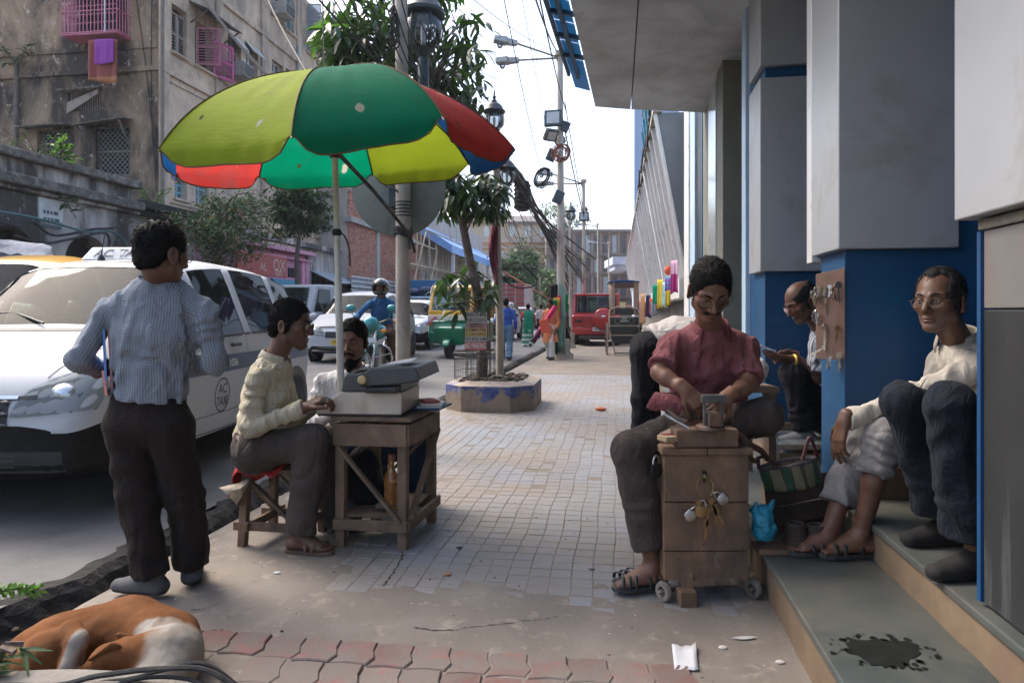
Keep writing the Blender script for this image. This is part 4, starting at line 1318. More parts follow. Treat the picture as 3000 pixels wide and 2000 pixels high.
b=MB();p0,p1=US(pq[0])[1],US(pq[1])[1];sbox(b,UL,UL+.04,p0,p1,pq[3].z,pq[0].z)
o=b.build('plaque',pm('marble_plaque',(.6,.63,.62),.5,var=.1,scale=6,dirt=(.42,.44,.43),damt=.4));tag(o,'white marble plaque with lines of worn writing on the arcade wall','plaque');MW[o.name]=Matrix.Identity(4)
LT=pm('faded_lettering',(.1,.12,.13),.8)
b=MB()
for k in range(6):
 z=pq[0].z-.35-k*.16
 x=p0+.12
 while x<p1-(.55 if k>2 else .15):
  l=rr.uniform(.05,.16);sbox(b,UL+.042,UL+.046,x,x+l,z,z+.075);x+=l+.04
o2=b.build('lettering',LT,o,True);o2['kind']='stuff'
for i,pts in enumerate(([(-60,610),(110,640),(250,678),(330,680),(372,720),(380,790)],[(-40,640),(50,662),(95,650),(160,690),(270,672),(330,668),(388,648)],[(40,690),(130,712),(210,700),(300,682),(320,700),(318,730)])):
 b=MB();b.tube(spline([on_u(UL+.35,x,y)for x,y in pts],6),.03,6)
 o=b.build('wall_cable',pm('green_cable',(.05,.13,.13),.5)if i==0 else RUBBER,None,smooth=True)
 tag(o,('dark green cable looping across the arcade wall','black cable slung below the marble plaque','thin black cable curling beside the right hand arch')[i],'cable')
shed=thing('shed','dark flat roofed shed between the arcade and the apartment corner','shed',S(-13,18.6,0),STREET_ROT)
b=MB();sbox(b,-14.5,-13.2,vend+.05,VA+1.6,0,4.1);b.build('wall',pm('shed_wall',(.3,.28,.25),.9,var=.15),shed,True)
b=MB();sbox(b,-14.6,-12.7,vend+.05,VA+2.2,4.1,4.32);sbox(b,-14.6,-12.9,vend+.05,VA+1.5,3.95,4.08);b.build('roof',pm('black_tarred_roof',(.02,.02,.02),.9,var=.5,scale=8),shed,True,bevel=.03)
shop=thing('shop','pink painted shop with a red sign board beyond the bushes','shop',S(-13.2,26,0),STREET_ROT)
PINKW=pm('pink_shop_paint',(.58,.27,.37),.75,var=.08,scale=3,dirt=(.4,.2,.25),damt=.35)
vs0,vs1=US(on_u(-13.2,760,900))[1],US(on_u(-13.2,895,900))[1]
zt=on_u(-13.2,800,735).z
b=MB();sbox(b,-13.9,-13.2,vs0-4,vs1,0,zt);b.build('wall',PINKW,shop,True)
b=MB();sbox(b,-13.9,-12.75,vs0-4,vs1+.1,zt,zt+.16);sbox(b,-13.9,-12.95,vs0-4,vs1+.05,zt-.25,zt-.15);b.build('cornice',PINKW,shop,True,bevel=.02)
for px in(880,892):
 v=US(on_u(-13.2,px,900))[1];b=MB();sbox(b,-13.2,-13.05,v-.15,v+.15,0,zt-.25);b.build('pilaster',PINKW,shop,True)
b=MB();v=US(on_u(-13.2,853,900))[1];sbox(b,-13.2,-13.15,v-.3,v+.3,on_u(-13.2,853,812).z,on_u(-13.2,853,785).z);b.build('niche',DARKIN,shop,True)
b=MB();va,vb=US(on_u(-13.1,800,900))[1],US(on_u(-13.1,868,900))[1];sbox(b,-13.2,-13.1,va,vb,0.6,on_u(-13.1,800,815).z);b.build('blue_shutter',pm('blue_shop_shutter',(.06,.28,.4),.6,var=.15),shop,True)
sgn=thing('sign_board','dull red shop sign board with pale letters beside the bush','sign',S(-12.4,24.5,3),STREET_ROT)
sv0,sv1=US(on_u(-12.5,768,800))[1],US(on_u(-12.5,840,800))[1];sz0,sz1=on_u(-12.5,800,810).z,on_u(-12.5,800,748).z
b=MB();sbox(b,-12.6,-12.5,sv0-1.6,sv1,sz0,sz1);b.build('board',pm('red_sign',(.42,.075,.065),.6,var=.08),sgn,True,bevel=.02)
CREAM=pm('cream_letters',(.6,.5,.42),.7)
Rs=Matrix((Vector((VX,VY,0)),Vector((0,0,1)),Vector((UX,UY,0)))).transposed()
lettering('OX',.62,M4(Rs,S(-12.49,sv1-.6,sz1-.36)),CREAM,sgn)
lettering('AL',.42,M4(Rs,S(-12.49,sv1-1.75,sz0+.3)),CREAM,sgn)
b=MB()
for k in range(3):sbox(b,-12.495,-12.488,sv1-.9,sv1-.35,sz0+.04+k*.08,sz0+.07+k*.08)
b.build('small_lettering',CREAM,sgn,True)
kio=thing('kiosk','open fronted grey kiosk with a tin awning next to the pink shop','kiosk',S(-13,30.6,0),STREET_ROT)
kv0,kv1=US(on_u(-13.2,903,900))[1],US(on_u(-13.2,968,900))[1]
kz=on_u(-13.2,905,730).z
b=MB();sbox(b,-14,-13.2,kv0,kv0+.35,0,kz);sbox(b,-14,-13.2,kv1-.3,kv1+2.2,0,kz);sbox(b,-14,-13.2,kv0+.35,kv1-.3,kz-.9,kz);b.build('wall',PLASTER_G,kio,True)
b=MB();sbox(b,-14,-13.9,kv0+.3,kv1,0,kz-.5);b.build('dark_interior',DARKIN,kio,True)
b=MB();b.prism([S(-13.2,kv0+.2,kz-.95),S(-12.1,kv0+.3,kz-1.45),S(-12.1,kv0+.3,kz-1.41),S(-13.2,kv0+.2,kz-.9)],S(0,kv1+1.2-kv0,0));b.build('awning',pm('tin_awning',(.4,.45,.48),.5,.4,.12,3),kio,True)
b=MB()
for k in range(5):sbox(b,-13.7,-13.3,kv0+.5,kv1-.6,.35+.5*k,.4+.5*k)
for k in range(6):sbox(b,-13.6,-13.4,kv0+.6+k*.5,kv0+.9+k*.5,.9+.5*(k%3),1.25+.5*(k%3))
b.build('shelf',pm('kiosk_shelf',(.2,.13,.12),.8,var=.4,scale=2),kio,True)
b=MB();sbox(b,-13.2,-13.12,kv1+.5,kv1+1.5,0,3.0);b.build('door',pm('blue_door',(.16,.33,.42),.7,var=.15),kio,True)
b=MB();sbox(b,-13.3,-12.9,kv0-10,kv1+3,kz,kz+.2);b.build('ledge',PLASTER_G,kio,True)
par=thing('parapet','low white painted street parapet with red and green bands','parapet',S(-12,30,0),STREET_ROT)
pv0,pv1=US(on_u(-12.2,880,900))[1],US(on_u(-12.2,1010,900))[1]
b=MB();sbox(b,-12.3,-12.15,pv0-3,pv1,0,1.75);b.build('panel',pm('parapet_white',(.58,.55,.53),.8,var=.1,dirt=(.4,.3,.28),damt=.4),par,True)
for z,m in((1.75,(.6,.56,.55)),(1.62,(.42,.12,.1)),(1.28,(.16,.3,.2)),(.95,(.45,.12,.1))):
 b=MB();sbox(b,-12.34,-12.12,pv0-3,pv1,z,z+.07);b.build('rail',pm('band_%d'%int(z*100),m,.7,var=.2),par,True)
for k in range(22):
 v=pv0-3+k*.8
 if v>pv1:break
 b=MB();sbox(b,-12.36,-12.1,v,v+.14,0,1.86);b.build('post',pm('parapet_post',(.55,.4,.38),.8,var=.15),par,True)
UB=-12.6
bk=thing('brick_building','unplastered red brick building behind a corrugated hoarding','building',S(UB,42,0),STREET_ROT)
BRICKC=[pm('brick_%d'%i,c,.92,var=.15,scale=4,dirt=(.4,.34,.3),damt=.3,dscale=5,bmp=.3)for i,c in enumerate(((.4,.17,.115),(.45,.21,.15),(.34,.14,.1),(.42,.25,.2)))]
MORTAR=pm('mortar',(.42,.37,.33),.95,var=.15,scale=3)
bv0,bv1=US(on_u(UB,1018,800))[1],US(on_u(UB,1178,800))[1]
bz0,bz1=on_u(UB,1030,818).z,on_u(UB,1030,655).z
b=MB();sbox(b,UB-6,UB-.02,bv0,bv1+22,0,bz1+1.6);b.build('wall',MORTAR,bk,True)
bm_=MB();bm_.box((0,0,0),(.06,.225,.07));bme=[bm_.mesh('brick')for _ in BRICKC]
for me_,m in zip(bme,BRICKC):me_.materials.append(m)
cnt=0;rest=MB()
Mr=Matrix.Rotation(STREET_ROT,4,'Z');inv=MW[bk.name].inverted()
zc_=(bz0+bz1)/2
cand=[]
j=0;z=.3
while z<bz1+1.5:
 v=bv0+.12+(.12 if j%2 else 0)
 while v<bv0+12:
  px=CX+F*S(UB,v,z).x/S(UB,v,z).y
  py=HY-F*(z-CH)/S(UB,v,z).y
  cand.append((abs(px-1070)+abs(py-735)*.7,v,z));v+=.24
 z+=.085;j+=1
cand.sort()
for i,(_,v,z)in enumerate(cand):
 p=S(UB+rr.uniform(-.012,.012),v,z)
 if abs(v-(bv0+4.1))<.3:continue
 if cnt<300:
  inst('brick',bme[rr.choice((0,0,1,1,2,3))],inv@Matrix.Translation(p)@Mr,bk);cnt+=1
 elif z>2.2 and i%1==0:rest.cur=rr.choice((0,0,1,1,2,3));rest.box(p,(.06,.225,.07),M_ST)
o=rest.build('brickwork',BRICKC,bk,True,fix=False);o['kind']='stuff'
CONC=pm('raw_concrete',(.36,.34,.32),.9,var=.15,scale=2,dirt=(.2,.19,.18),damt=.35,bmp=.3)
for z in(bz1+.02,bz0-.25):
 b=MB();sbox(b,UB-.1,UB+(.5 if z<5 else .25),bv0-.2,bv0+14,z,z+.25);b.build('slab',CONC,bk,True)
b=MB();sbox(b,UB-.1,UB+.06,bv0+3.85,bv0+4.35,0,bz1+1.5);b.build('pillar',CONC,bk,True)
scf=thing('scaffold','bamboo scaffolding lashed against the brick building','scaffold',S(UB+1,bv0+12,0),STREET_ROT)
BAM=pm('bamboo',(.45,.36,.25),.7,var=.25,scale=6)
for k in range(11):
 v=bv0+5.5+k*1.5
 b=MB();b.tube([S(UB+1.2+rr.uniform(-.1,.1),v,0),S(UB+1.2+rr.uniform(-.15,.15),v+rr.uniform(-.2,.2),5.6+rr.uniform(0,2))],.055,6);b.build('pole',BAM,scf,True,True)
for z in(2.6,3.9,5.2,6.3):
 b=MB();b.tube([S(UB+1.25,bv0+5+rr.uniform(-1,1),z+rr.uniform(-.15,.15)),S(UB+1.25,bv0+21,z+rr.uniform(-.2,.2))],.05,6);b.build('ledger',BAM,scf,True,True)
for k in range(8):
 v=bv0+5.8+k*2;b=MB();b.tube([S(UB,v,3.9),S(UB+1.5,v,3.9)],.05,6);b.build('putlog',BAM,scf,True,True)
for k in range(4):
 b=MB();v=bv0+6+k*3.4;b.tube([S(UB+1.3,v,2.5),S(UB+1.3,v+3,6.2)],.045,6);b.build('brace',BAM,scf,True,True)
hoa=thing('hoarding','rusting corrugated iron hoarding in front of the brick building','hoarding',S(-12,40,0),STREET_ROT)
TIN=pm('corrugated_iron',(.36,.37,.38),.55,.35,.15,2,dirt=(.25,.18,.14),damt=.42,dscale=2)
hv0=bv0-1
for k in range(5):
 b=MB();rows=[]
 z1h=on_u(-12.0,1040,808).z
 for i in range(40):
  z=z1h*i/39;dd=.03*math.sin(i*2.2)
  rows.append([S(-12.0+dd,hv0+k*3.0,z),S(-12.0+dd,hv0+k*3.0+2.97,z)])
 b.grid(rows);b.build('corrugated_sheet',TIN,hoa,True,True)
bc=thing('canopied_building','building with a blue sheet canopy beyond the scaffolding','building',S(-12.5,66,0),STREET_ROT)
cv0=US(on_u(-11,1315,800))[1];cv1=US(on_u(-11,1460,800))[1]
cz=on_u(-11,1315,735).z
BLUEC=pm('blue_canopy_sheet',(.2,.36,.66),.6,var=.08,scale=1)
cv1=min(cv1,cv0+40)
b=MB();sbox(b,-18,-12.5,cv0,cv1,0,cz+3);b.build('wall',pm('pale_far_wall',(.42,.38,.36),.9,var=.15,scale=1),bc,True)
b=MB();b.prism([S(-12.5,cv0-2,cz+1.6),S(-10.3,cv0-2,cz+.2),S(-10.3,cv0-2,cz-.3),S(-12.5,cv0-2,cz+1.0)],S(0,cv1-cv0,0));b.build('canopy',BLUEC,bc,True)
for k in range(8):
 v=cv0-1+k*4;b=MB();sbox(b,-10.6,-10.4,v,v+.2,0,cz);b.build('post',pm('pale_post',(.6,.6,.62),.6),bc,True)
ends=thing('arched_building','faded orange building with arched windows closing the view down the street','building',(-3,96,0))
ORG=pm('faded_orange_plaster',(.56,.36,.24),.9,var=.12,scale=.4,dirt=(.4,.3,.24),damt=.4,dscale=.3,streak=.5,dirt2=(.6,.45,.36),d2amt=.3,d2scale=2)
def Wd(px,py,Y):return W(px,py,Y)
Ye=92.0
def flat_box(b,px0,px1,py0,py1,Y,dep):
 a,c=W(px0,py1,Y),W(px1,py0,Y)
 return b.box(((a.x+c.x)/2,Y+dep/2,(max(0,a.z)+c.z)/2),(c.x-a.x,dep,c.z-max(0,a.z)))
b=MB();flat_box(b,1320,1625,700,1000,Ye,12);b.build('wall',ORG,ends,True)
b=MB();flat_box(b,1320,1600,655,702,Ye+1,10);b.build('upper_wall',pm('mossy_plaster',(.45,.37,.29),.9,var=.2,scale=.5,dirt=(.2,.25,.13),damt=.35,dscale=.4),ends,True)
b=MB();a,c=W(1320,655,Ye+.5),W(1600,622,Ye+.5);b.prism([(a.x,Ye+.5,a.z),(c.x,Ye+.5,a.z),(c.x-1.5,Ye+6,c.z),(a.x,Ye+6,c.z)],(0,0,.3));b.build('roof',pm('dark_tile_roof',(.15,.13,.125),.9,var=.25,scale=1),ends,True)
for y,h in((700,10),(722,5),(790,4),(858,5)):
 b=MB();flat_box(b,1318,1628,y,y+h,Ye-.5,.6);b.build('cornice',pm('stained_cornice',(.4,.33,.28),.9,var=.25),ends,True)
for px in(1345,1400,1455,1568,1600):
 wd=17 if px==1568 else 13
 a,c=W(px-wd,850,Ye-.05),W(px+wd,755,Ye-.05)
 x0,x1,z0,zs_=a.x,c.x,a.z,c.z-(c.x-a.x)/2
 poly=[(x0,z0),(x1,z0),(x1,zs_)]+[((x0+x1)/2+(x1-x0)/2*math.cos(math.pi*i/10),zs_+(x1-x0)/2*math.sin(math.pi*i/10))for i in range(1,10)]+[(x0,zs_)]
 b=MB();b.prism([(x,Ye-.06,z)for x,z in poly],(0,.1,0));wn_=b.build('window',pm('brown_arch_shutter',(.27,.19,.15),.9,var=.2),ends,True)
 b=MB()
 out=[((x0+x1)/2+((x1-x0)/2+.25)*math.cos(math.pi*i/12),Ye-.1,zs_+((x1-x0)/2+.25)*math.sin(math.pi*i/12))for i in range(13)]
 b.tube(out,.2,6);b.build('arch_moulding',pm('orange_moulding',(.6,.32,.2),.9),wn_,True)
 b=MB();b.prism([((x0+x1)/2+(x1-x0)*.42*math.cos(math.pi*i/10),Ye-.12,zs_+(x1-x0)*.42*math.sin(math.pi*i/10))for i in range(11)],(0,.05,0));b.build('fanlight',pm('ochre_fanlight',(.55,.37,.16),.8),wn_,True)
for px in(1370,1425,1450,1500,1545,1590):
 b=MB();flat_box(b,px-7,px+7,662,694,Ye+.9,.2);b.build('window',pm('pale_far_window',(.5,.55,.55),.6),ends,True)
dk=thing('old_building','dark smoky old building at the end of the street behind the poles','building',(8,92,0))
DKW=pm('smoky_wall',(.2,.165,.15),.95,var=.25,scale=.35,dirt=(.3,.22,.18),damt=.35,dscale=.3,streak=.6)
Yd=88.0
b=MB();flat_box(b,1600,1856,672,1000,Yd,12);b.build('wall',DKW,dk,True)
for y,h in((672,8),(745,5),(800,4),(870,5)):b=MB();flat_box(b,1598,1858,y,y+h,Yd-.5,.6);b.build('cornice',pm('smoky_cornice',(.16,.14,.13),.95,var=.3),dk,True)
for px in range(1618,1850,26):
 for(y0,y1)in((690,740),(757,796),(812,864)):
  b=MB();flat_box(b,px-6,px+6,y0,y1,Yd-.08,.1);b.build('window',pm('far_dark_window',(.06,.065,.075),.6,var=.3)if(px+y0)%3 else pm('far_pale_window',(.32,.36,.38),.6),dk,True)
 b=MB();flat_box(b,px+10,px+15,680,880,Yd-.2,.25);b.build('pilaster',pm('rosy_pilaster',(.3,.2,.17),.95,var=.2),dk,True)
for k in range(12):
 px=1605+k*21;b=MB();flat_box(b,px,px+18,880+(k%3)*5,905,Yd-3,2);o=b.build('stall_awning',pm('stall_%d'%(k%4),((.5,.5,.5),(.12,.22,.35),(.45,.42,.2),(.3,.1,.1))[k%4],.8,var=.2),None)
 tag(o,'%s street stall awning far down the street'%('pale grey','navy blue','mustard','dark red')[k%4],'awning','far street stalls, %s'%('grey','blue','mustard','red')[k%4])
b=MB();flat_box(b,1795,1850,752,775,56,5);flat_box(b,1800,1845,775,790,56.3,4)
o=b.build('porch_canopy',pm('pale_blue_canopy',(.45,.5,.62),.7));tag(o,'pale blue flat porch canopy far along the right side','canopy')
for(u0,u1,v0,v1,z,lab,c)in((-24,-13.2,40,62,6.5,'plain brown building behind the scaffolding',(.36,.28,.24)),(2,14,50,86,7.2,'long plain building beyond the ribbed screen',(.4,.38,.36)),(-30,-14,84,110,9,'pale far building left of the orange one',(.4,.35,.31)),(-40,-20,-8,15,7,'plain building behind the arcade',(.3,.27,.24))):
 b=MB();sbox(b,u0,u1,v0,v1,0,z);o=b.build('building',pm('far_mass_%d'%int(abs(u0)),c,.9,var=.15,scale=.4));tag(o,lab,'building')
POLE=pm('pole_paint',(.36,.32,.27),.7,.1,.15,5,dirt=(.17,.15,.13),damt=.42,dscale=4,streak=.6,bmp=.25,bscale=60,bdist=.004)
POLE_P=pm('pale_pole_paint',(.46,.42,.37),.7,.1,.1,4,dirt=(.26,.23,.2),damt=.4,dscale=3,streak=.6)
IRON=pm('dark_cast_iron',(.05,.065,.075),.45,.3,.2,8)
LAMPG=glass('lantern_glass',(.75,.78,.8),.75,.03)
LAMPH=pm('lamp_head_grey',(.4,.42,.43),.5,.2,.08)
def lantern(name,label,base,s=1.0,group=None,lean=0):
 t=thing(name,label,'lantern',base,lean,group)
 b=MB();b.lathe([(.03,0),(.045,.03),(.03,.06),(.07,.1),(.11,.125),(.06,.14)],14);b.lathe([(.155,.42),(.2,.44),(.205,.47),(.17,.49),(.15,.55),(.1,.6),(.05,.625),(.055,.65),(.03,.67),(.025,.7),(.04,.72),(.02,.745),(.012,.8),(.018,.81),(.003,.86)],14)
 for k in range(6):
  a=k*math.pi/3
  b.tube([Vector((math.cos(a)*r_,math.sin(a)*r_,z))for r_,z in((.09,.125),(.165,.21),(.182,.3),(.168,.4),(.15,.43))],.008,5)
 b.build('lantern_frame',IRON,t,False,True)
 b=MB();b.lathe([(.08,.135),(.155,.21),(.172,.3),(.158,.4),(.14,.425)],16,cap=False);b.build('globe',LAMPG,t,False,True)
 b=MB();b.lathe([(.02,.14),(.025,.3),(.02,.36)],8);b.build('bulb',PANELW,t,False,True)
 t.scale=(s,s,s)
 return t
P1=W(1181,1200,6.1);P1.z=0
p1=thing('utility_pole','stout grey steel pole beside the typewriter table carrying the big lantern','pole',P1)
b=MB();b.tube([(0,0,0),(0,0,2.55)],.066,18);b.tube([(-.002,0,2.5),(-.03,0,5.2)],.056,18);b.build('shaft',POLE,p1,False,True)
b=MB();b.lathe([(.07,2.5),(.075,2.53),(.06,2.56)],18);b.build('collar',POLE,p1,False,True)
b=MB()
for k in range(5):b.lathe([(.064,2.1+k*.03),(.07,2.11+k*.03),(.064,2.125+k*.03)],14,cap=False)
b.build('rope_binding',RUBBER,p1,False,True)
lb=W(1240,150,6.35)
lantern('lantern','big dark lantern high on the pole nearest the umbrella',lb-Vector((0,0,.12)),1.02)
b=MB();b.tube([P1+Vector((0,.06,3.2)),P1+Vector((.1,.2,3.3)),lb-Vector((0,0,.35)),lb-Vector((0,0,.05))],.025,8);b.tube([lb-Vector((.0,0,.5)),lb-Vector((0,0,.08))],.05,10);b.build('bracket',IRON,p1,True,True)
coil=MB()
for k in range(7):
 c=W(1158+rr.uniform(-4,4),90+rr.uniform(-20,20),6.0)
 coil.tube([c+Vector((.03*math.cos(a),-.02,.13*math.sin(a)))+Vector((rr.uniform(-.01,.01),rr.uniform(-.02,.02),0))for a in[2*math.pi*i/14 for i in range(15)]],.008,5)
o=coil.build('wire_coil',RUBBER,None,smooth=True);tag(o,'coil of black wire hooked on the nearest pole','wire')
dish=thing('satellite_dish','grey satellite dish tied behind the nearest pole','satellite dish',W(1170,552,6.35))
b=MB();RM=rotm('Z',-.12)@rotm('X',math.pi/2+.1)
rows=[(.001,.1)]+[(r_,.1-.28*r_*r_)for r_ in(.1,.2,.3,.38,.44)]+[(.447,.043),(.447,.036),(.43,.03)]
b.lathe(rows,40,RM,cap=False)
b.build('reflector',pm('dish_grey',(.17,.19,.175),.6,.1,.1,5,dirt=(.1,.11,.1),damt=.42,dscale=5,dirt2=(.05,.05,.05),d2amt=.3,d2scale=30),dish,False,True)
b=MB();b.tube(spline([(-.12,.0,.42),(-.16,-.1,.25),(-.1,-.24,0),(.05,-.3,-.1),(.1,-.22,-.36)],5),.009,6);b.tube([(.05,-.05,-.1),(.07,-.25,-.38)],.012,6);b.build('cable',RUBBER,dish,False,True)
b=MB();b.box((0,-.12,-.05),(.12,.2,.3));b.build('mount',IRON,dish)
P2=Vector((-.17,9.6,.33))
p2=thing('lamp_post','lamp post with two lanterns standing on the blue planter','lamp post',P2)
b=MB();top=W(1453,395,9.6)-P2;b.tube([(0,0,0),(0,0,.8),(top.x*.6,0,1.8),(top.x,0,top.z)],[.057,.056,.052,.045],14);b.build('shaft',POLE,p2,False,True)
b=MB();b.tube([Vector((top.x*.9,0,2.5)),Vector((.02,-.06,2.45)),Vector((.07,-.1,2.6))],.02,8);b.build('bracket',IRON,p2,False,True)
lantern('lantern','dark lantern with spiked finial on top of the planter lamp post',W(1448,402,9.6),.78)
lantern('lantern','lower lantern half hidden behind the red umbrella panel',W(1485,560,9.75),.7)
b=MB();c0=W(1448,560,9.55)
rows=[]
for i in range(9):
 t=i/8;w_=.11*math.sin(math.pi*min(1,t*.9+.12))+.015
 rows.append([W(1458,640+205*t,9.55)+Vector((-w_*(1-k/4),-.02+.03*math.sin(k*2+i),0))for k in range(5)])
b.grid(rows);o=b.build('cloth',cloth_mat('maroon_cloth',(.2,.06,.08)),None,smooth=True,solid=.006);tag(o,'maroon cloth tied round the planter lamp post','cloth')
def street_lamp(base,H,label,heads,r=.07,group='tall street lamp poles',pot=True,mat=POLE_P):
 t=thing('street_lamp',label,'street lamp',base,0,group)
 b=MB();b.tube([(0,0,.0),(-.01,0,H*.35),(-.02,0,H*.7),(-.03,0,H)],[r*1.15,r*1.1,r*.85,r*.8],12);b.lathe([(r*1.1,H-.02),(r*1.6,H),(r*1.6,H+.11),(r*1.2,H+.13)],12,None,(-.03,0,0));b.build('shaft',mat,t,False,True)
 if pot:
  b=MB();b.lathe([(r*3.4,0),(r*3.1,.1),(r*2.4,.2),(r*2.5,.5),(r*2.3,.53),(r*1.2,.54)],14);b.build('footing',pm('concrete_footing',(.3,.27,.23),.95,var=.2,bmp=.4),t,False,True)
 for(dx,dy,dz,L)in heads:
  a=Vector((-.03,0,H-.05));e=a+Vector((dx,dy,dz))*L
  b=MB();b.tube([a-Vector((0,0,.25)),a+Vector((dx,dy,dz))*.1,e],.028,7);ar=b.build('arm',IRON if r<.06 else POLE,t,False,True)
  d=Vector((dx,dy,dz*.4)).normalized()
  M=frame(d,Vector((0,0,1)).cross(d))
  b=MB();b.box(e+d*.12,(.15,.13,.3),M,1.25);b.box(e+d*.44+Vector((0,0,.01)),(.32,.17,.36),M,.8);hd=b.build('lamp_head',LAMPH,t,False,bevel=.02)
  b=MB();b.ball(e+d*.44-Vector((0,0,.07)),(.14,.15,.09),12,6,M);b.build('diffuser',LAMPG,hd,False,True)
 return t
B3=W(1644,1046,18.6);B3.z=0
street_lamp(B3,(915-165)/F*18.6+CH,'tallest street lamp with two grey heads and flood lights beside the green scarves',[(-.955,-.15,.26,1.25),(-.998,.2,.02,1.15)],.1)
B4=W(1712,1010,27.0);B4.z=0
street_lamp(B4,(915-535)/F*27+CH,'second street lamp behind the first, two heads and a flood light',[(-.955,-.15,.26,1.3),(-.998,.2,.05,1.2)],.075)
for(px,Y,top,lab)in((1672,24,655,'lantern post leaning behind the tall street lamp'),(1712,34,640,'thin lantern post beyond the red car'),(1752,46,660,'distant thin pole past the rickshaw hood'),(1784,54,712,'farthest thin pole in front of the old building'),(1582,60,745,'slim far lamp pole before the arched window')):
 base=W(px,1000,Y);base.z=0
 H=(915-top)/F*Y+CH
 street_lamp(base,H,lab,[(-.99,0,.1,1.0)]if px in(1784,1752,1582)else[],.055 if Y<50 else .06,'distant street poles',pot=(Y<30))
 if px in(1672,1712):lantern('lantern','small lantern on the post %s'%('behind the tall street lamp' if px==1672 else 'beyond the red car'),base+Vector((0,0,H)),.95)
def flood(px,py,Y,s,label,tilt=.35,yaw=.3):
 t=thing('flood_light',label,'flood light',W(px,py,Y))
 M=rotm('Z',yaw)@rotm('X',tilt)
 b=MB();b.box((0,0,0),(s,.12,s*.9),M);b.build('housing',IRON,t,bevel=.01)
 b=MB();b.box(M@Vector((0,-.062,0)),(s*.72,.006,s*.65),M);b.build('lens',PANEL,t)
 b=MB();b.bar(M@Vector((-s/2,0,0)),M@Vector((-s/2,.2,-.1)),.03,.02);b.bar(M@Vector((s/2,0,0)),M@Vector((s/2,.2,-.1)),.03,.02);b.build('bracket',IRON,t)
flood(1621,347,18.4,.48,'square flood light facing the pavement on the tall street lamp',-.1,-.25)
flood(1614,396,18.4,.36,'tilted flood light hanging below the square one',.7,.5)
flood(1638,408,18.8,.3,'small back to back flood light behind the tilted one',.9,-.6)
flood(1711,635,26.8,.38,'flood light on the second street lamp',-.1,-.2)
for(px,py,s,lab)in((1616,455,.24,'small dark box hanging below the flood lights'),(1636,578,.26,'small dark box strapped lower on the tall lamp'),(1657,372,.2,'grey junction box on the back of the tall lamp')):
 b=MB();b.box(W(px,py,18.5),(s,.15,s*1.3),rotm('Y',.4));o=b.build('junction_box',IRON,bevel=.01);tag(o,lab,'box')
coil=MB()
for k in range(12):
 c=W(1643+rr.uniform(-8,8),447+rr.uniform(-8,8),18.3);r_=rr.uniform(.16,.24)
 coil.tube([c+Vector((r_*math.cos(a),rr.uniform(-.05,.05),r_*math.sin(a)))for a in[2*math.pi*i/16 for i in range(17)]],.012,5)
o=coil.build('wire_coil',pm('red_brown_wire',(.28,.1,.07),.6,var=.4),None,smooth=True);tag(o,'red brown coil of wire hung on the tall street lamp','wire')
coil=MB()
for k in range(10):
 c=W(1588+rr.uniform(-4,4),518+rr.uniform(-4,4),18.3);r_=rr.uniform(.16,.26)
 coil.tube([c+Vector((r_*.9*math.cos(a),rr.uniform(-.05,.05),r_*math.sin(a)+.1*math.cos(a)))for a in[2*math.pi*i/16 for i in range(17)]],.012,5)
o=coil.build('wire_coil',RUBBER,None,smooth=True);tag(o,'black coil of wire hung on the cable left of the tall lamp','wire')
WIRE_M=pm('overhead_wire',(.03,.03,.032),.7)
def wire(a,c,drop,r,label,group='overhead wires'):
 b=MB();b.tube(sag(a,c,drop,12),r,5,False)
 o=b.build('overhead_wire',WIRE_M,None,smooth=True,fix=False);tag(o,label,'wire',group)
 return o
wl='black overhead wire, %s'
wn_=('first crossing the sky right of the big lantern','running down to the heads of the tall street lamp','falling from the top edge to the left wire coil','falling from the top edge beside the coil on the tall lamp','thick one reaching the top of the tall street lamp','second thick one reaching the flood lights','lowest one from the big lantern to the planter lamp post','middle one passing the spiked lantern','right one passing the spiked lantern','faint one left of the tall lamp shaft','heavy one sagging from the tall lamp to the second lamp','heavy one running far beyond the second lamp')
far_a=W(1700,640,40)
for i_,(p,q,Yp,Yq,r_)in enumerate((((1310,0),(1452,330),6.5,12,.006),((1388,0),(1640,150),8,18,.006),((1477,0),(1590,520),9,18,.008),((1530,0),(1640,560),9,18,.005),((1570,0),(1640,160),9,18.5,.014),((1582,0),(1660,330),9,18.5,.012),((1230,60),(1450,470),6,10,.006),((1260,90),(1530,480),6,12,.006),((1280,120),(1540,520),6,14,.005),((1545,0),(1600,330),12,18,.005),((1645,330),(1712,640),18.5,27,.02),((1655,300),(1725,700),18.5,30,.014))):
 wire(W(*p,Yp),W(*q,Yq),.12,r_,wl%wn_[i_])
for(p,q,Yp,Yq,r_,lab)in(((590,-10),(800,240),7,6.4,.016,'thick black cable over the pink shutters'),((780,-10),(900,215),8,6.5,.012,'black cable in front of the blue framed window'),((945,-10),(950,230),7,6.5,.007,'thin vertical cable left of the tree'),((900,-40),(1180,250),5,6.2,.009,'cable slanting to the nearest pole above the umbrella')):
 wire(W(*p,Yp),W(*q,Yq),.03,r_,lab)
for k in range(9):wire(W(960+26*k,-30,5.0),W(1150+13*k,235+4*k,6.6),.04,.006,'one of the bunched cables running down behind the nearest pole','bunched cables')
for k in range(7):wire(W(1200+rr.uniform(-10,10),120+18*k,6.4),W(1290+12*k,330-4*k,9),.05,.006,'one of the bunched cables fanning out right of the nearest pole','bunched cables')
q=random.Random(12)
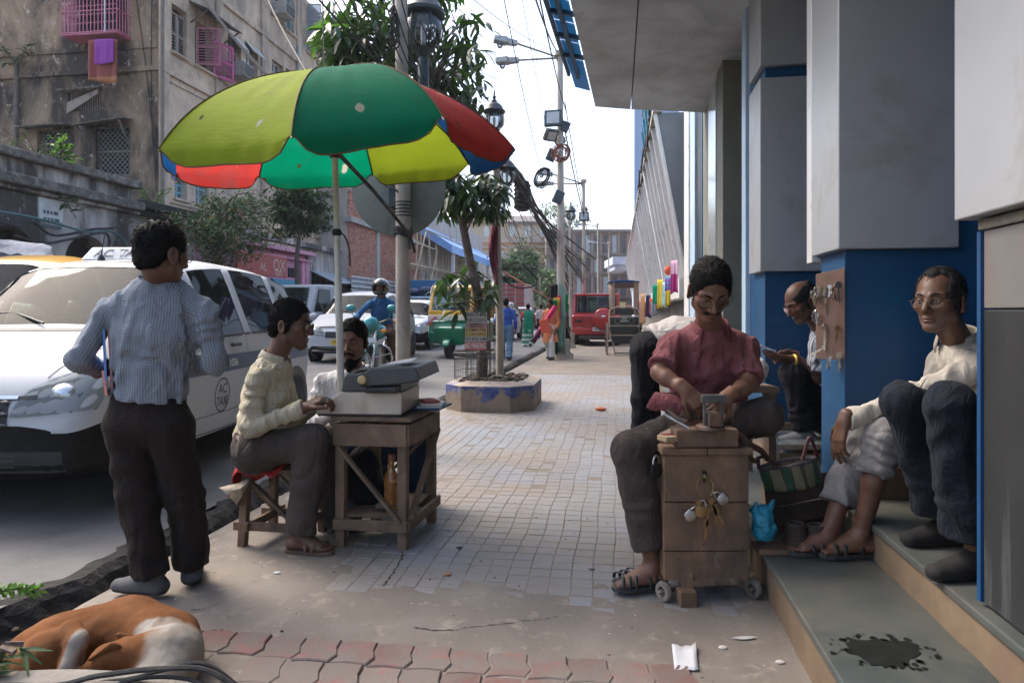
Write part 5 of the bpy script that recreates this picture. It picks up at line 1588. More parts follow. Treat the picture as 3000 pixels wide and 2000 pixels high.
for k in range(16):
 a=W(1468+q.uniform(-6,6),470+q.uniform(-20,25),9.7);m1=W(1530+q.uniform(-14,14),540+q.uniform(-20,20),13);m2=W(1585+q.uniform(-14,14),645+q.uniform(-20,20),17);e=W(1690+q.uniform(-40,60),800+q.uniform(-60,60),27)
 b=MB();b.tube(spline([a,m1,m2,e],6),q.choice((.012,.018,.026)),5,False);o=b.build('cable',WIRE_M,None,smooth=True,fix=False);tag(o,'one of the tangled black cables slung from the planter post to the tall lamp','cable','tangled cable bundle')
for k in range(14):
 a=W(1440+q.uniform(0,120),500+q.uniform(0,60),11);e=W(1460+q.uniform(0,220),720+q.uniform(-60,60),20)
 b=MB();b.tube(spline([a,a.lerp(e,.5)+Vector((q.uniform(-.5,.5),0,q.uniform(-.6,.1))),e],7),.006,4,False);o=b.build('cable',WIRE_M,None,smooth=True,fix=False);tag(o,'one of the thin loose wires straggling below the cable bundle','cable','loose wires')
b=MB();c=W(1531,575,13);b.lathe([(.1,-.28),(.14,-.24),(.15,.2),(.12,.28)],12,None,c)
for k in range(6):b.tube([c+Vector((.16*math.cos(a),.16*math.sin(a),-.2+k*.08+.03*math.sin(a*2)))for a in[i*.63 for i in range(11)]],.012,4)
o=b.build('splice_box',RUBBER,None,smooth=True);tag(o,'black cable splice box hanging from the cable bundle','splice box')
b=MB();b.tube(spline([W(1470,790,9.5),W(1520,770,9.6),W(1570,815,9.7),W(1562,838,9.7),W(1510,842,9.6),W(1472,812,9.5)],5),.012,5);o=b.build('cable_loop',RUBBER,None,smooth=True);tag(o,'black cable loop sticking out from the planter lamp post','cable')
b=MB();b.tube([W(1475,795,9.55),W(1615,878,18.3)],.014,5);o=b.build('rope',pm('orange_rope',(.5,.2,.1),.8),None);tag(o,'orange rope stretched from the planter post to the scarves','rope')
pl_pts=[G(1285,1213),G(1330,1213.5),G(1480,1210),G(1558,1198)]
pc=S(-1.62,9.08);hu,hv,ch=.575,.72,.26
def octa(k,z):
 a,c,q_=hu*k,hv*k,ch*k
 return[S(-1.62+x,9.08+y,z)for x,y in((-a+q_,-c),(a-q_,-c),(a,-c+q_),(a,c-q_),(a-q_,c),(-a+q_,c),(-a,c-q_),(-a,-c+q_))]
pln=thing('planter','eight sided concrete planter painted blue round its foot, round a tree','planter',pc,STREET_ROT)
def planter_mat():
 m,nt,bs=nodes_of('planter_paint')
 v=coords(nt,'Object');sp=nt.nodes.new('ShaderNodeSeparateXYZ');nt.links.new(v,sp.inputs[0])
 n1=noise(nt,v,4,5)
 br=ramp(nt,n1,.3,.7,(.17,.13,.1,1),(.27,.21,.16,1))
 bl=ramp(nt,noise(nt,v,9,5),.3,.7,(.03,.045,.16,1),(.1,.13,.27,1))
 e=mth(nt,'ADD',sp.outputs[2],mth(nt,'MULTIPLY',mth(nt,'SUBTRACT',noise(nt,v,5,6,.7),.5),.36))
 st=mth(nt,'ADD',mth(nt,'MULTIPLY',mth(nt,'SINE',mth(nt,'MULTIPLY',mth(nt,'ADD',sp.outputs[0],sp.outputs[1]),15)),.06),e)
 f=ramp(nt,st,.2,.23)
 c=mixc(nt,f,br,bl)
 c=mixc(nt,ramp(nt,noise(nt,v,12,6,.7),.52,.6),c,(.25,.2,.16))
 nt.links.new(c,bs.inputs['Base Color']);bs.inputs['Roughness'].default_value=.9
 bump(nt,bs,noise(nt,v,40,5),.4,.01)
 return m
b=MB();o1,o2,o3,o4=octa(1,0),octa(1,.325),octa(.97,.335),octa(.74,.375)
n=8;b.add(o1+o2,[(i,(i+1)%n,n+(i+1)%n,n+i)for i in range(n)]);b.build('wall',planter_mat(),pln,True,bevel=.012)
b=MB();b.add(o2+o3+o4,[(i,(i+1)%n,n+(i+1)%n,n+i)for i in range(n)]+[(n+i,n+(i+1)%n,2*n+(i+1)%n,2*n+i)for i in range(n)]);b.build('coping',pm('planter_coping',(.36,.3,.24),.9,var=.15,scale=3,dirt=(.1,.12,.28),damt=.36,dscale=3,dirt2=(.2,.17,.14),d2amt=.4),pln,True)
b=MB();b.add(octa(.75,.35),[tuple(range(8))])
q=random.Random(3)
for k in range(130):
 x,y=q.uniform(-.4,.4),q.uniform(-.5,.5);r_=q.uniform(.02,.06);b.ball(S(-1.62+x,9.08+y,.36+q.uniform(-.01,.02)),(r_,r_*q.uniform(.6,1),r_*.6),6,4)
o=b.build('soil',pm('planter_soil',(.09,.075,.06),.95,var=.5,scale=14),pln,True);o['kind']='stuff'
def leaf_mesh(name,L,w,droop,mat,fold=.25,n=4):
 b=MB();rows=[]
 for i in range(n+1):
  t=i/n;ww=w*math.sin(math.pi*(t*.92+.04))**.8
  y=L*(t-droop*.25*t*t);z=-L*droop*t*t
  rows.append([(-ww/2,y,z+fold*ww/2),(0,y,z),(ww/2,y,z+fold*ww/2)])
 b.grid(rows);me=b.mesh(name,True);me.materials.append(mat)
 return me,b
def leaf_mat(name,c1,c2,rough=.45,trans=.35):
 if name in MATS:return MATS[name]
 m,nt,bs=nodes_of(name)
 oi=nt.nodes.new('ShaderNodeObjectInfo')
 v=coords(nt)
 n1=noise(nt,v,3.5,3)
 f=mth(nt,'ADD',mth(nt,'MULTIPLY',oi.outputs['Random'],.5),mth(nt,'MULTIPLY',n1,.7))
 c=ramp(nt,f,.3,.85,(*c1,1),(*c2,1))
 nt.links.new(c,bs.inputs['Base Color']);bs.inputs['Roughness'].default_value=rough
 tr=nt.nodes.new('ShaderNodeBsdfTranslucent');nt.links.new(mixc(nt,.5,c,(.1,.25,.02)),tr.inputs[0])
 mx=nt.nodes.new('ShaderNodeMixShader');mx.inputs[0].default_value=trans
 out=nt.nodes['Material Output']
 nt.links.new(bs.outputs[0],mx.inputs[1]);nt.links.new(tr.outputs[0],mx.inputs[2]);nt.links.new(mx.outputs[0],out.inputs[0])
 MATS[name]=m
 return m
MANGO=leaf_mat('mango_leaf',(.018,.04,.018),(.07,.11,.055),.32,.25)
MANGO_Y=leaf_mat('young_leaf',(.06,.16,.02),(.16,.3,.06),.4,.5)
DUSTY=leaf_mat('dusty_leaf',(.022,.05,.024),(.085,.145,.06),.7,.2)
DUSTY2=leaf_mat('pale_dusty_leaf',(.055,.075,.035),(.21,.24,.12),.65,.25)
DRYL=leaf_mat('dry_leaf',(.25,.13,.05),(.4,.24,.12),.8,.3)
BARK=pm('bark',(.13,.1,.08),.95,var=.35,scale=12,bmp=.9,bscale=25,bdist=.02)
def leaf_matrix(p,d,s,roll):
 d=Vector(d).normalized();x=d.cross(Vector((0,0,1)))
 x=x.normalized()if x.length>.1 else Vector((1,0,0))
 z=x.cross(d)
 x2=x*math.cos(roll)+z*math.sin(roll);z2=x2.cross(d)
 M=Matrix((x2,d,z2)).transposed().to_4x4()
 return Matrix.Translation(p)@M@Matrix.Scale(s,4)
def limb(b,pts,r0,r1,n=7):
 P=spline(pts,5);m=len(P)
 b.tube(P,[lerp(r0,r1,i/(m-1))for i in range(m)],n)
 return P
mt=thing('mango_tree','thin mango like tree with long drooping leaves growing from the planter','tree',(W(1412,1100,9.2).x,9.2,.35))
tp=[W(1412,1105,9.2),W(1413,960,9.2),W(1398,860,9.2),W(1376,760,9.15),W(1362,690,9.1),W(1345,600,9.0),W(1325,470,8.9),W(1290,300,8.8),W(1240,130,8.7),W(1200,20,8.6)]
b=MB();tpts=limb(b,tp,.075,.03,9)
tips=[]
q=random.Random(21)
def twig(p,e,droopy=.2):
 limb(b,[p,p.lerp(e,.5)+Vector((0,0,.1)),e],.016,.006,5);tips.append(e)
for(px,py,Y)in((1300,590,8.8),(1330,610,8.7),(1400,575,9.1),(1440,600,9.2),(1390,640,9.0),(1455,640,9.3),(1310,640,9.2),(1420,555,9.4),(1350,560,8.8),(1288,620,9.2),(1460,590,9.0),(1370,610,8.6),(1425,645,8.9),(1325,560,9.3)):
 e=W(px,py-45,Y);s_=min(tpts,key=lambda t:abs(t.z-(e.z-.35)));twig(s_,e)
for(px,py,Y)in((1310,830,8.9),(1350,850,8.8),(1290,850,9.1),(1440,850,9.1),(1330,900,8.8),(1440,880,9.0),(1380,800,9.3),(1345,920,8.9)):
 e=W(px,py-25,Y);s_=min(tpts,key=lambda t:abs(t.z-e.z+.1));twig(s_,e)
up=[]
for k in range(80):
 px=q.uniform(965,1385);py=q.uniform(-60,300)if px<1330 else q.uniform(60,330)
 if px>1300 and py<40:continue
 if px<1040 and(py>170 or py<20):py=q.uniform(40,150)
 up.append(W(px,py,q.uniform(8.3,9.6)))
for e in up:
 s_=min(tpts,key=lambda t:abs(t.z-(e.z-.5))+.2*(t-e).length);limb(b,[s_,s_.lerp(e,.5)+Vector((0,0,.12)),e],.02,.006,5)
b.build('trunk',BARK,mt,True,True)
LM,LB_=leaf_mesh('leaf',.25,.062,.25,MANGO)
LMY,_=leaf_mesh('leaf',.2,.06,.2,MANGO_Y)
place=[]
for i,e in enumerate(tips):
 young=i>=14 and q.random()<.35
 for k in range(26 if i<14 else 9):
  a=q.uniform(0,6.28);dz=q.uniform(-1.25,-.15)if i<14 else q.uniform(-1.0,.25)
  place.append((leaf_matrix(e+Vector((q.uniform(-.08,.08),q.uniform(-.08,.08),q.uniform(-.1,.05))),(math.cos(a),math.sin(a),dz),q.uniform(.85,1.3),q.uniform(-.5,.5)),young))
inv=MW[mt.name].inverted()
for M,y in place[:300]:inst('leaf',LMY if y else LM,inv@M,mt)
fb=MB()
for M,y in place[300:]:fb.add([M@Vector(p)for p in LB_.v],LB_.f)
for e in up:
 bright=q.random()<.16
 for k in range(20):
  a=q.uniform(0,6.28);dz=q.uniform(-1.3,.2)
  M=leaf_matrix(e+Vector((q.uniform(-.2,.2),q.uniform(-.2,.2),q.uniform(-.2,.12))),(math.cos(a),math.sin(a),dz),q.uniform(.8,1.3),q.uniform(-.6,.6))
  fb.cur=1 if(bright and k%2)else 0;fb.add([M@Vector(p)for p in LB_.v],LB_.f)
o=fb.build('foliage',[MANGO,MANGO_Y],mt,True,True,fix=False);o['kind']='stuff'
TG=pm('tree_guard_wire',(.13,.12,.11),.6,.5)
tg=thing('tree_guard','rusty wire mesh tree guard standing on the planter','tree guard',W(1385,1100,8.95),STREET_ROT)
cg=W(1385,1095,8.95);cg.z=.37;rg=.24
b=MB()
for k in range(20):
 a=2*math.pi*k/20;b.tube([cg+Vector((rg*math.cos(a),rg*math.sin(a),0)),cg+Vector((rg*math.cos(a),rg*math.sin(a),.36))],.004,4)
for z in(.02,.12,.22,.3,.36):b.tube([cg+Vector((rg*math.cos(a),rg*math.sin(a),z))for a in[2*math.pi*k/20 for k in range(21)]],.004 if z<.3 else .008,5)
b.build('lower_mesh',TG,tg,True)
c2=W(1408,1000,9.1);b=MB()
for k in range(14):
 a=2*math.pi*k/14;x=Vector((.2*math.cos(a),.2*math.sin(a),0));b.tube([Vector((c2.x,c2.y,.38))+x,Vector((c2.x,c2.y,1.5+q.uniform(0,.35)))+x*.95],.0045,4)
for z in(.5,.7,.9,1.1,1.3,1.45):b.tube([Vector((c2.x+.2*math.cos(a),c2.y+.2*math.sin(a),z))for a in[2*math.pi*k/14 for k in range(15)]],.004,4)
b.build('upper_mesh',TG,tg,True)
b=MB();b.bar(W(1440,1027,8.9),W(1448,1027,9.3),.03,.02);b.bar(W(1330,1027,8.95),W(1446,1022,8.95),.02,.015);b.build('hoop',TG,tg,True)
def notice(px0,px1,py0,py1,Y,colr,lines,tcol,label,size=None,dy=0):
 a,c=W(px0,py1,Y),W(px1,py0,Y)
 cx_,cz_=(a.x+c.x)/2,(a.z+c.z)/2
 t=thing('notice',label,'notice',(cx_,Y,cz_),STREET_ROT*.4)
 b=MB();b.box((0,0,0),(c.x-a.x,.006,c.z-a.z));b.build('board',pm('notice_%d'%int(py0),colr,.7,var=.15,scale=12,dirt=[x*.5 for x in colr],damt=.36,dscale=14),t)
 h=(c.z-a.z)/len(lines)
 for i,l in enumerate(lines):
  me=text_mesh(l,h*.95,bold=.0012)
  xs=[v.co.x for v in me.vertices]
  wd=max(xs)-min(xs)
  k=min(1.0,(c.x-a.x)*.95/wd)if wd else 1
  me.transform(Matrix.Translation((0,-.0045,(c.z-a.z)/2-h*(i+.5)))@Matrix.Rotation(math.pi/2,4,'X')@Matrix.Diagonal((k,1,1,1)))
  link('lettering',me,t,False,tcol)
 return t
INK=pm('black_ink',(.03,.028,.028),.8);INKW=pm('white_ink',(.62,.58,.55),.8)
notice(1366,1427,914,946,8.86,(.42,.39,.35),['RAUTHAR','PUBLIC SCHOOL'],INK,'grey tin notice reading public school, topmost on the tree guard')
notice(1364,1426,946,961,8.86,(.36,.2,.2),['ADMISSION','OPEN NOW'],INK,'faded pink strip notice under the school notice')
notice(1363,1426,961,985,8.86,(.5,.36,.13),['COMPUTER','COACHING'],INK,'yellow tin notice in the middle of the stack')
notice(1362,1426,986,1000,8.86,(.4,.36,.34),['033 6535 5448'],INK,'grey strip with a telephone number above the red notice')
notice(1361,1425,1001,1025,8.86,(.4,.12,.1),['NO PARKING'],INKW,'red no parking notice, lowest on the tree guard')
def bushy(name,label,base,trunk_pts,centre,rad,nleaf,mats,L,w,seed,nb=26,cat='tree',flat=1.0,dry=.0,r0=.09,up=.15):
 q=random.Random(seed)
 t=thing(name,label,cat,base)
 b=MB();P=limb(b,trunk_pts,r0,r0*.4,7)
 ends=[]
 for k in range(nb):
  while True:
   x=Vector((q.uniform(-1,1),q.uniform(-1,1),q.uniform(-1,1)))
   if x.length<1 and x.length>.25:break
  e=Vector(centre)+Vector((x.x*rad[0],x.y*rad[1],x.z*rad[2]))
  s_=min(P,key=lambda p:(p-e).length+max(0,p.z-e.z+.2)*2)
  limb(b,[s_,s_.lerp(e,.5)+Vector((0,0,up)),e],r0*.3,.008,5);ends.append((s_,e))
 b.build('trunk',BARK,t,True,True)
 _,lb=leaf_mesh('l',L,w,.22,mats[0],.25,2)
 fb=MB()
 per=max(1,nleaf//nb)
 for s_,e in ends:
  for k in range(per):
   f=q.uniform(.45,1.05);p=s_.lerp(e,f)+Vector((q.gauss(0,.14),q.gauss(0,.14),q.gauss(0,.11*flat)))*rad[0]*.9
   a=q.uniform(0,6.28)
   M=leaf_matrix(p,(math.cos(a),math.sin(a),q.uniform(-.9,.3)),q.uniform(.7,1.3),q.uniform(-.7,.7))
   fb.cur=2 if(dry and q.random()<dry)else(1 if q.random()<.4 else 0)
   fb.add([M@Vector(p_)for p_ in lb.v],lb.f)
 fb.build('crown',mats,t,True,True,fix=False)
 return t
T1=on_u(-11.3,640,900);T1.z=road_z(-11.3)
bushy('roadside_tree','dusty straggling roadside tree with brown dead leaves left of the umbrella pole',T1,[T1,W(636,800,T1.y),W(645,700,T1.y),W(660,600,T1.y)],W(655,680,T1.y),(1.55,1.3,1.5),4200,[DUSTY,MANGO,DRYL],.17,.05,5,44,dry=.09)
T2=on_u(-10.8,874,900);T2.z=road_z(-10.8)
bushy('roadside_tree','umbrella shaped roadside tree with pale dusty leaves over the white pickup',T2,[T2,W(874,860,T2.y),W(870,760,T2.y),W(878,690,T2.y),W(884,600,T2.y)],W(885,612,T2.y),(1.35,1.2,.95),3000,[DUSTY2,DUSTY,MANGO],.26,.075,8,34,flat=.6,r0=.12)
T4=W(1530,900,58);T4.z=0
bushy('street_tree','full green tree standing before the orange arched building',T4,[T4,W(1530,880,58),W(1522,800,58)],W(1520,790,58),(2.6,2.2,3.0),3600,[leaf_mat('far_leaf',(.045,.085,.06),(.12,.19,.12),.7,.3),DUSTY,MANGO],.42,.16,9,50)
for(px,py,Y,rx,rz,lab,sd)in((1640,650,100,4.5,3.2,'tree crown rising over the roof behind the tall lamp',11),(1790,735,104,6.5,3.2,'broad tree crown rising above the dark old building',12),(1735,740,103,3.5,2,'small tree crown above the dark old building, left of the broad one',13),(1600,830,66,1.6,2.2,'small dark green tree behind the tall lamp pole',14)):
 c=W(px,py,Y);bs=Vector((c.x,Y,0))
 bushy('far_tree',lab,bs,[bs,c*1-Vector((0,0,rz)),c],c,(rx,2.5,rz),1500,[MATS['far_leaf'],DUSTY2,DUSTY],.55,.22,sd,24)
def sprig(label,base,n,L,w,seed,mat=MANGO_Y,spread=.5,up=.6,name='wall_plant',cat='plant'):
 q=random.Random(seed);t=thing(name,label,cat,base);b=MB();fb=MB()
 _,lb=leaf_mesh('l',L,w,.2,mat,.25,2)
 for k in range(n):
  a=q.uniform(0,6.28);d=Vector((math.cos(a)*spread,math.sin(a)*spread,up*q.uniform(.2,1.1)))
  e=Vector(base)+d;b.tube([base,Vector(base).lerp(e,.5)+Vector((0,0,.05)),e],.01,4)
  for j in range(7):
   p=Vector(base).lerp(e,q.uniform(.3,1.05));aa=q.uniform(0,6.28)
   M=leaf_matrix(p,(math.cos(aa),math.sin(aa),q.uniform(-.6,.5)),q.uniform(.7,1.2),q.uniform(-.6,.6));fb.add([M@Vector(x)for x in lb.v],lb.f)
 b.build('stem',BARK,t,True);fb.build('foliage',mat,t,True,True,fix=False)
sprig('leafy plant rooted in the sooty wall near the drain pipe',on_v(VA-.2,48,190),9,.3,.1,1,DUSTY,.7,.9)
sprig('bright green seedling on the arcade parapet',on_u(UL,172,480),6,.26,.12,2,MANGO_Y,.35,.6)
sprig('dry weeds along the arcade parapet',on_u(UL,110,465),14,.16,.04,3,DUSTY2,.8,.5)
sprig('green plant trailing over the arcade ledge',on_u(UL+.1,185,560),8,.22,.1,4,DUSTY,.4,-.5)
sprig('small green plant at the foot of the apartment corner',on_u(UA+.2,450,605),8,.2,.07,5,MANGO_Y,.5,.6)
CARGLASS=glass('car_glass',(.3,.38,.4),.96,.0,.0,.5)
CHROMEF=pm('worn_chrome',(.6,.6,.6),.2,.95,.1)
TYRE=pm('tyre',(.022,.022,.023),.9,var=.3,dirt=(.12,.11,.1),damt=.38,dscale=5)
RIMM=pm('wheel_rim',(.4,.4,.41),.4,.8,.1)
HEADL=glass('headlamp_glass',(.85,.87,.87),.93,.0,.0,.5)
HOUS=pm('lamp_reflector',(.16,.16,.15),.3,.6,.1,12)
BUMPM=pm('bumper_plastic',(.009,.009,.01),.7,spec=.2,var=.2,dirt=(.03,.028,.025),damt=.4)
AMBER=pm('amber_lens',(.6,.22,.03),.25)
REDL=pm('red_lens',(.45,.02,.02),.25)
PLATEY=pm('yellow_plate',(.75,.46,.04),.5,var=.05)
PLATEW=pm('white_plate',(.72,.72,.7),.5,var=.05)
def paint(name,c,metal=0.0):return pm(name,c,.28,metal,.05,2,dirt=[x*.55+.06 for x in c],damt=.35,dscale=2.2,coat=.7)
HATCH=[(-1.93,.40,.78,.66,.90,.56,.60),(-1.88,.27,.93,.77,1.03,.68,.72),(-1.70,.22,.99,.82,1.34,.62,.79),(-1.50,.20,1.0,.84,1.53,.60,.82),(-1.0,.20,1.0,.85,1.60,.60,.83),(-.90,.20,1.0,.85,1.61,.60,.83),(-.13,.20,.99,.85,1.625,.60,.83),(-.03,.20,.99,.85,1.625,.60,.83),(.52,.20,.985,.85,1.575,.57,.83),(.62,.2,.98,.85,1.52,.58,.83),(1.10,.20,.965,.83,1.09,.70,.82),(1.20,.20,.95,.83,1.05,.68,.82),(1.55,.20,.88,.82,.98,.66,.81),(1.80,.22,.78,.79,.88,.60,.78),(1.93,.26,.66,.72,.74,.50,.70),(1.97,.34,.56,.62,.63,.42,.60)]
SEDAN=[(-2.1,.42,.80,.66,.90,.56,.60),(-2.05,.28,.92,.76,1.0,.66,.72),(-1.75,.22,.95,.82,1.06,.68,.79),(-1.45,.2,.95,.83,1.10,.66,.8),(-.95,.2,.95,.83,1.42,.58,.8),(-.85,.2,.95,.83,1.44,.58,.8),(-.15,.2,.94,.83,1.47,.58,.8),(-.05,.2,.94,.83,1.47,.58,.8),(.42,.2,.93,.83,1.43,.56,.8),(.52,.2,.93,.83,1.38,.57,.8),(1.02,.2,.92,.82,1.02,.68,.8),(1.15,.2,.9,.82,.99,.68,.8),(1.6,.2,.84,.8,.92,.66,.79),(1.95,.22,.76,.77,.82,.6,.76),(2.08,.28,.64,.7,.7,.5,.68),(2.12,.36,.55,.6,.6,.4,.58)]
AMB=[(-2.1,.45,.75,.55,.85,.42,.5),(-2.05,.32,.85,.68,.98,.52,.64),(-1.8,.27,.92,.78,1.04,.6,.74),(-1.35,.25,.95,.8,1.16,.6,.78),(-.95,.25,.96,.81,1.5,.56,.8),(-.85,.25,.96,.81,1.53,.56,.8),(-.1,.25,.96,.81,1.6,.57,.8),(0,.25,.96,.81,1.6,.57,.8),(.55,.25,.96,.81,1.52,.55,.8),(.63,.25,.96,.81,1.47,.55,.8),(.95,.25,.96,.8,1.08,.62,.8),(1.1,.25,.95,.79,1.06,.55,.79),(1.6,.25,.88,.76,1.02,.45,.77),(1.95,.3,.78,.7,.92,.38,.72),(2.08,.36,.66,.6,.78,.3,.6),(2.12,.42,.58,.5,.64,.25,.5)]
def car_body(spec,pt,kx=1.0,ky=1.0,kz=1.0,black_front=True,black_low=False,wide=.012):
 """lofts the stations; returns evaluated mesh data split by material: 0 paint, 1 glass, 2 black plastic"""
 rings=[]
 for(y,zl,zb,wb,zt,wt,wl)in spec:
  cab=zt-zb>.22
  r=[(0,zl),(wl*.86,zl),(wl,zl+.07),(max(wl,wb)+wide,(zl+zb)/2+.06),(wb,zb),(wt+(.035 if cab else .04),zt-(.075 if cab else .035)),(wt*.72,zt-.012),(0,zt)]
  rings.append([(x*kx,y*ky,z*kz)for x,y,z in[(a,y,b_)for a,b_ in r]])
 vs,fs,ms=[],[],[]
 for r in rings:vs+=r+[(-x,y,z)for x,y,z in r[1:7]][::-1]
 n=14;m=len(rings)
 seg=lambda k:k if k<7 else 13-k
 for i in range(m-1):
  y0,y1=spec[i],spec[i+1]
  cab0,cab1=y0[4]-y0[2]>.22,y1[4]-y1[2]>.22
  for k in range(n):
   s_=seg(k);mt=0
   if s_==4 and(cab0 or cab1)and abs(y1[0]-y0[0])>.3 and(cab0 and cab1):mt=1
   if s_ in(5,6)and cab0!=cab1:mt=1
   if s_==4 and cab0 and not cab1:mt=1
   if s_<=1 or(s_==2 and black_front and y0[0]>spec[-1][0]-.5)or(black_low and s_==2):mt=2
   fs.append((i*n+k,i*n+(k+1)%n,(i+1)*n+(k+1)%n,(i+1)*n+k));ms.append(mt)
 for e in(0,m-1):
  b0=e*n
  mt_f=2 if(e and black_front)else 0
  for k in range(7):
   a,b_=b0+k,b0+k+1;c,d=b0+(n-k-1)%n,b0+(n-k)%n
   f=[a,b_,c,d]
   f=list(dict.fromkeys(f));fs.append(tuple(f)if e==0 else tuple(f[::-1]));ms.append(mt_f if k<4 else 0)
 me=bpy.data.meshes.new('loft');me.from_pydata(vs,[],fs);me.polygons.foreach_set('material_index',ms)
 bm=bmesh.new();bm.from_mesh(me);bmesh.ops.recalc_face_normals(bm,faces=bm.faces)
 cl=bm.edges.layers.float.new('crease_edge');cv_=bm.verts.layers.float.new('crease_vert')
 for e in bm.edges:
  if len(e.link_faces)==2 and e.link_faces[0].material_index!=e.link_faces[1].material_index:
   e[cl]=.9
   if 1 in(e.link_faces[0].material_index,e.link_faces[1].material_index):
    for v_ in e.verts:v_[cv_]=.55
 bm.to_mesh(me);bm.free()
 ob=bpy.data.objects.new('loft',me);COL.objects.link(ob)
 md=ob.modifiers.new('s','SUBSURF');md.levels=2
 bpy.context.view_layer.update()
 ev=bpy.data.meshes.new_from_object(ob.evaluated_get(bpy.context.evaluated_depsgraph_get()))
 bpy.data.objects.remove(ob)
 V=[v.co.copy()for v in ev.vertices];Fc=[(tuple(p.vertices),p.material_index)for p in ev.polygons]
 N=[v.normal.copy()for v in ev.vertices]
 bv=BVHTree.FromPolygons(V,[f for f,_ in Fc])
 return V,N,Fc,bv
def sub_islands(faces):
 """connected groups of faces"""
 par={}
 def fd(x):
  while par[x]!=x:par[x]=par[par[x]];x=par[x]
  return x
 for f in faces:
  for v in f:par.setdefault(v,v)
  for v in f[1:]:par[fd(v)]=fd(f[0])
 g_={}
 for f in faces:g_.setdefault(fd(f[0]),[]).append(f)
 return list(g_.values())
def part_from(name,V,faces,mat,parent,off=None,N=None):
 ids=sorted({i for f in faces for i in f});mp={i:k for k,i in enumerate(ids)}
 b=MB();b.add([V[i]+(N[i]*off if off else Vector((0,0,0)))for i in ids],[tuple(mp[i]for i in f)for f in faces])
 me=b.mesh(name,True);me.set_sharp_from_angle(angle=R(50))
 return link(name,me,parent,False,mat)
def drape(bv,pts,axis,off):
 """pts in car space pushed along axis onto the body"""
 out=[]
 ax=Vector(axis)
 for p in pts:
  p=Vector(p);h=bv.ray_cast(p-ax*3,ax)
  if h[0]is None:out.append(None)
  else:out.append(h[0]+h[1]*off*(1 if h[1].dot(ax)<0 else-1))
 return out
def drape_grid(bv,rows,axis,off,name,mat,parent):
 P=[drape(bv,r,axis,off)for r in rows]
 if any(p is None for r in P for p in r):
  P=[[p for p in r]for r in P if all(p is not None for p in r)]
  if len(P)<2:return None
 b=MB();b.grid(P)
 return b.build(name,mat,parent,False,True)
def drape_strip(bv,line,w,axis,off,name,mat,parent,up=(0,0,1)):
 P=spline(line,5);rows=[]
 for i,p in enumerate(P):
  t=(P[min(i+1,len(P)-1)]-P[max(i-1,0)]).normalized();s_=t.cross(Vector(axis)).normalized()
  rows.append([p-s_*w/2,p+s_*w/2])
 return drape_grid(bv,rows,axis,off,name,mat,parent)
def wheel(parent,x,y,r,side,wd=.19,rim=RIMM):
 M=rotm('Y',math.pi/2)
 b=MB();c=Vector((x,y,r))
 b.lathe([(r*.62,-wd/2),(r*.9,-wd/2),(r,-wd*.32),(r,wd*.32),(r*.9,wd/2),(r*.62,wd/2)],22,M,c)
 t=b.build('wheel',TYRE,parent,False,True)
 b=MB();b.lathe([(r*.62,-wd*.3),(r*.6,wd*.36),(r*.52,wd*.3),(r*.18,wd*.42),(r*.1,wd*.46)]if side>0 else[(r*.1,-wd*.46),(r*.18,-wd*.42),(r*.52,-wd*.3),(r*.6,-wd*.36),(r*.62,wd*.3)],22,M,c);b.build('rim',rim,t,False,True)
 return t
def plate(parent,p,w,h,txt,mat,n=(0,1,0)):
 n=Vector(n).normalized();x=Vector((0,0,1)).cross(n).normalized();M3=Matrix((x,Vector((0,0,1)),n)).transposed()
 b=MB();b.box(p,(w,h,.012),M3);o=b.build('number_plate',mat,parent)
 me=text_mesh(txt,h*.78,bold=.0016)
 xs=[v.co.x for v in me.vertices];k=min(1.0,w*.92/(max(xs)-min(xs)))
 me.transform(M4(M3,Vector(p)+n*.0085)@Matrix.Diagonal((k,1,1,1)))
 link('lettering',me,o,False,INK)
def seats(parent):
 b=MB()
 for x in(-.36,.36):b.box((x,.1,.78),(.48,.14,.62),rotm('X',.18));b.box((x,.06,1.2),(.24,.09,.2));b.box((x,.32,.5),(.48,.5,.16))
 b.box((0,-.85,.75),(1.2,.16,.6),rotm('X',.2))
 b.build('seat',pm('car_seat',(.035,.032,.032),.9,var=.2),parent,False,bevel=.04)
 b=MB();b.box((0,.95,.86),(1.3,.34,.18));b.tube([Vector((.36+.17*math.cos(a),.72+.03*math.sin(a),.98+.17*math.sin(a)))for a in[2*math.pi*k/16 for k in range(17)]],.014,5);b.build('dashboard',DARKV,parent,False,bevel=.03)
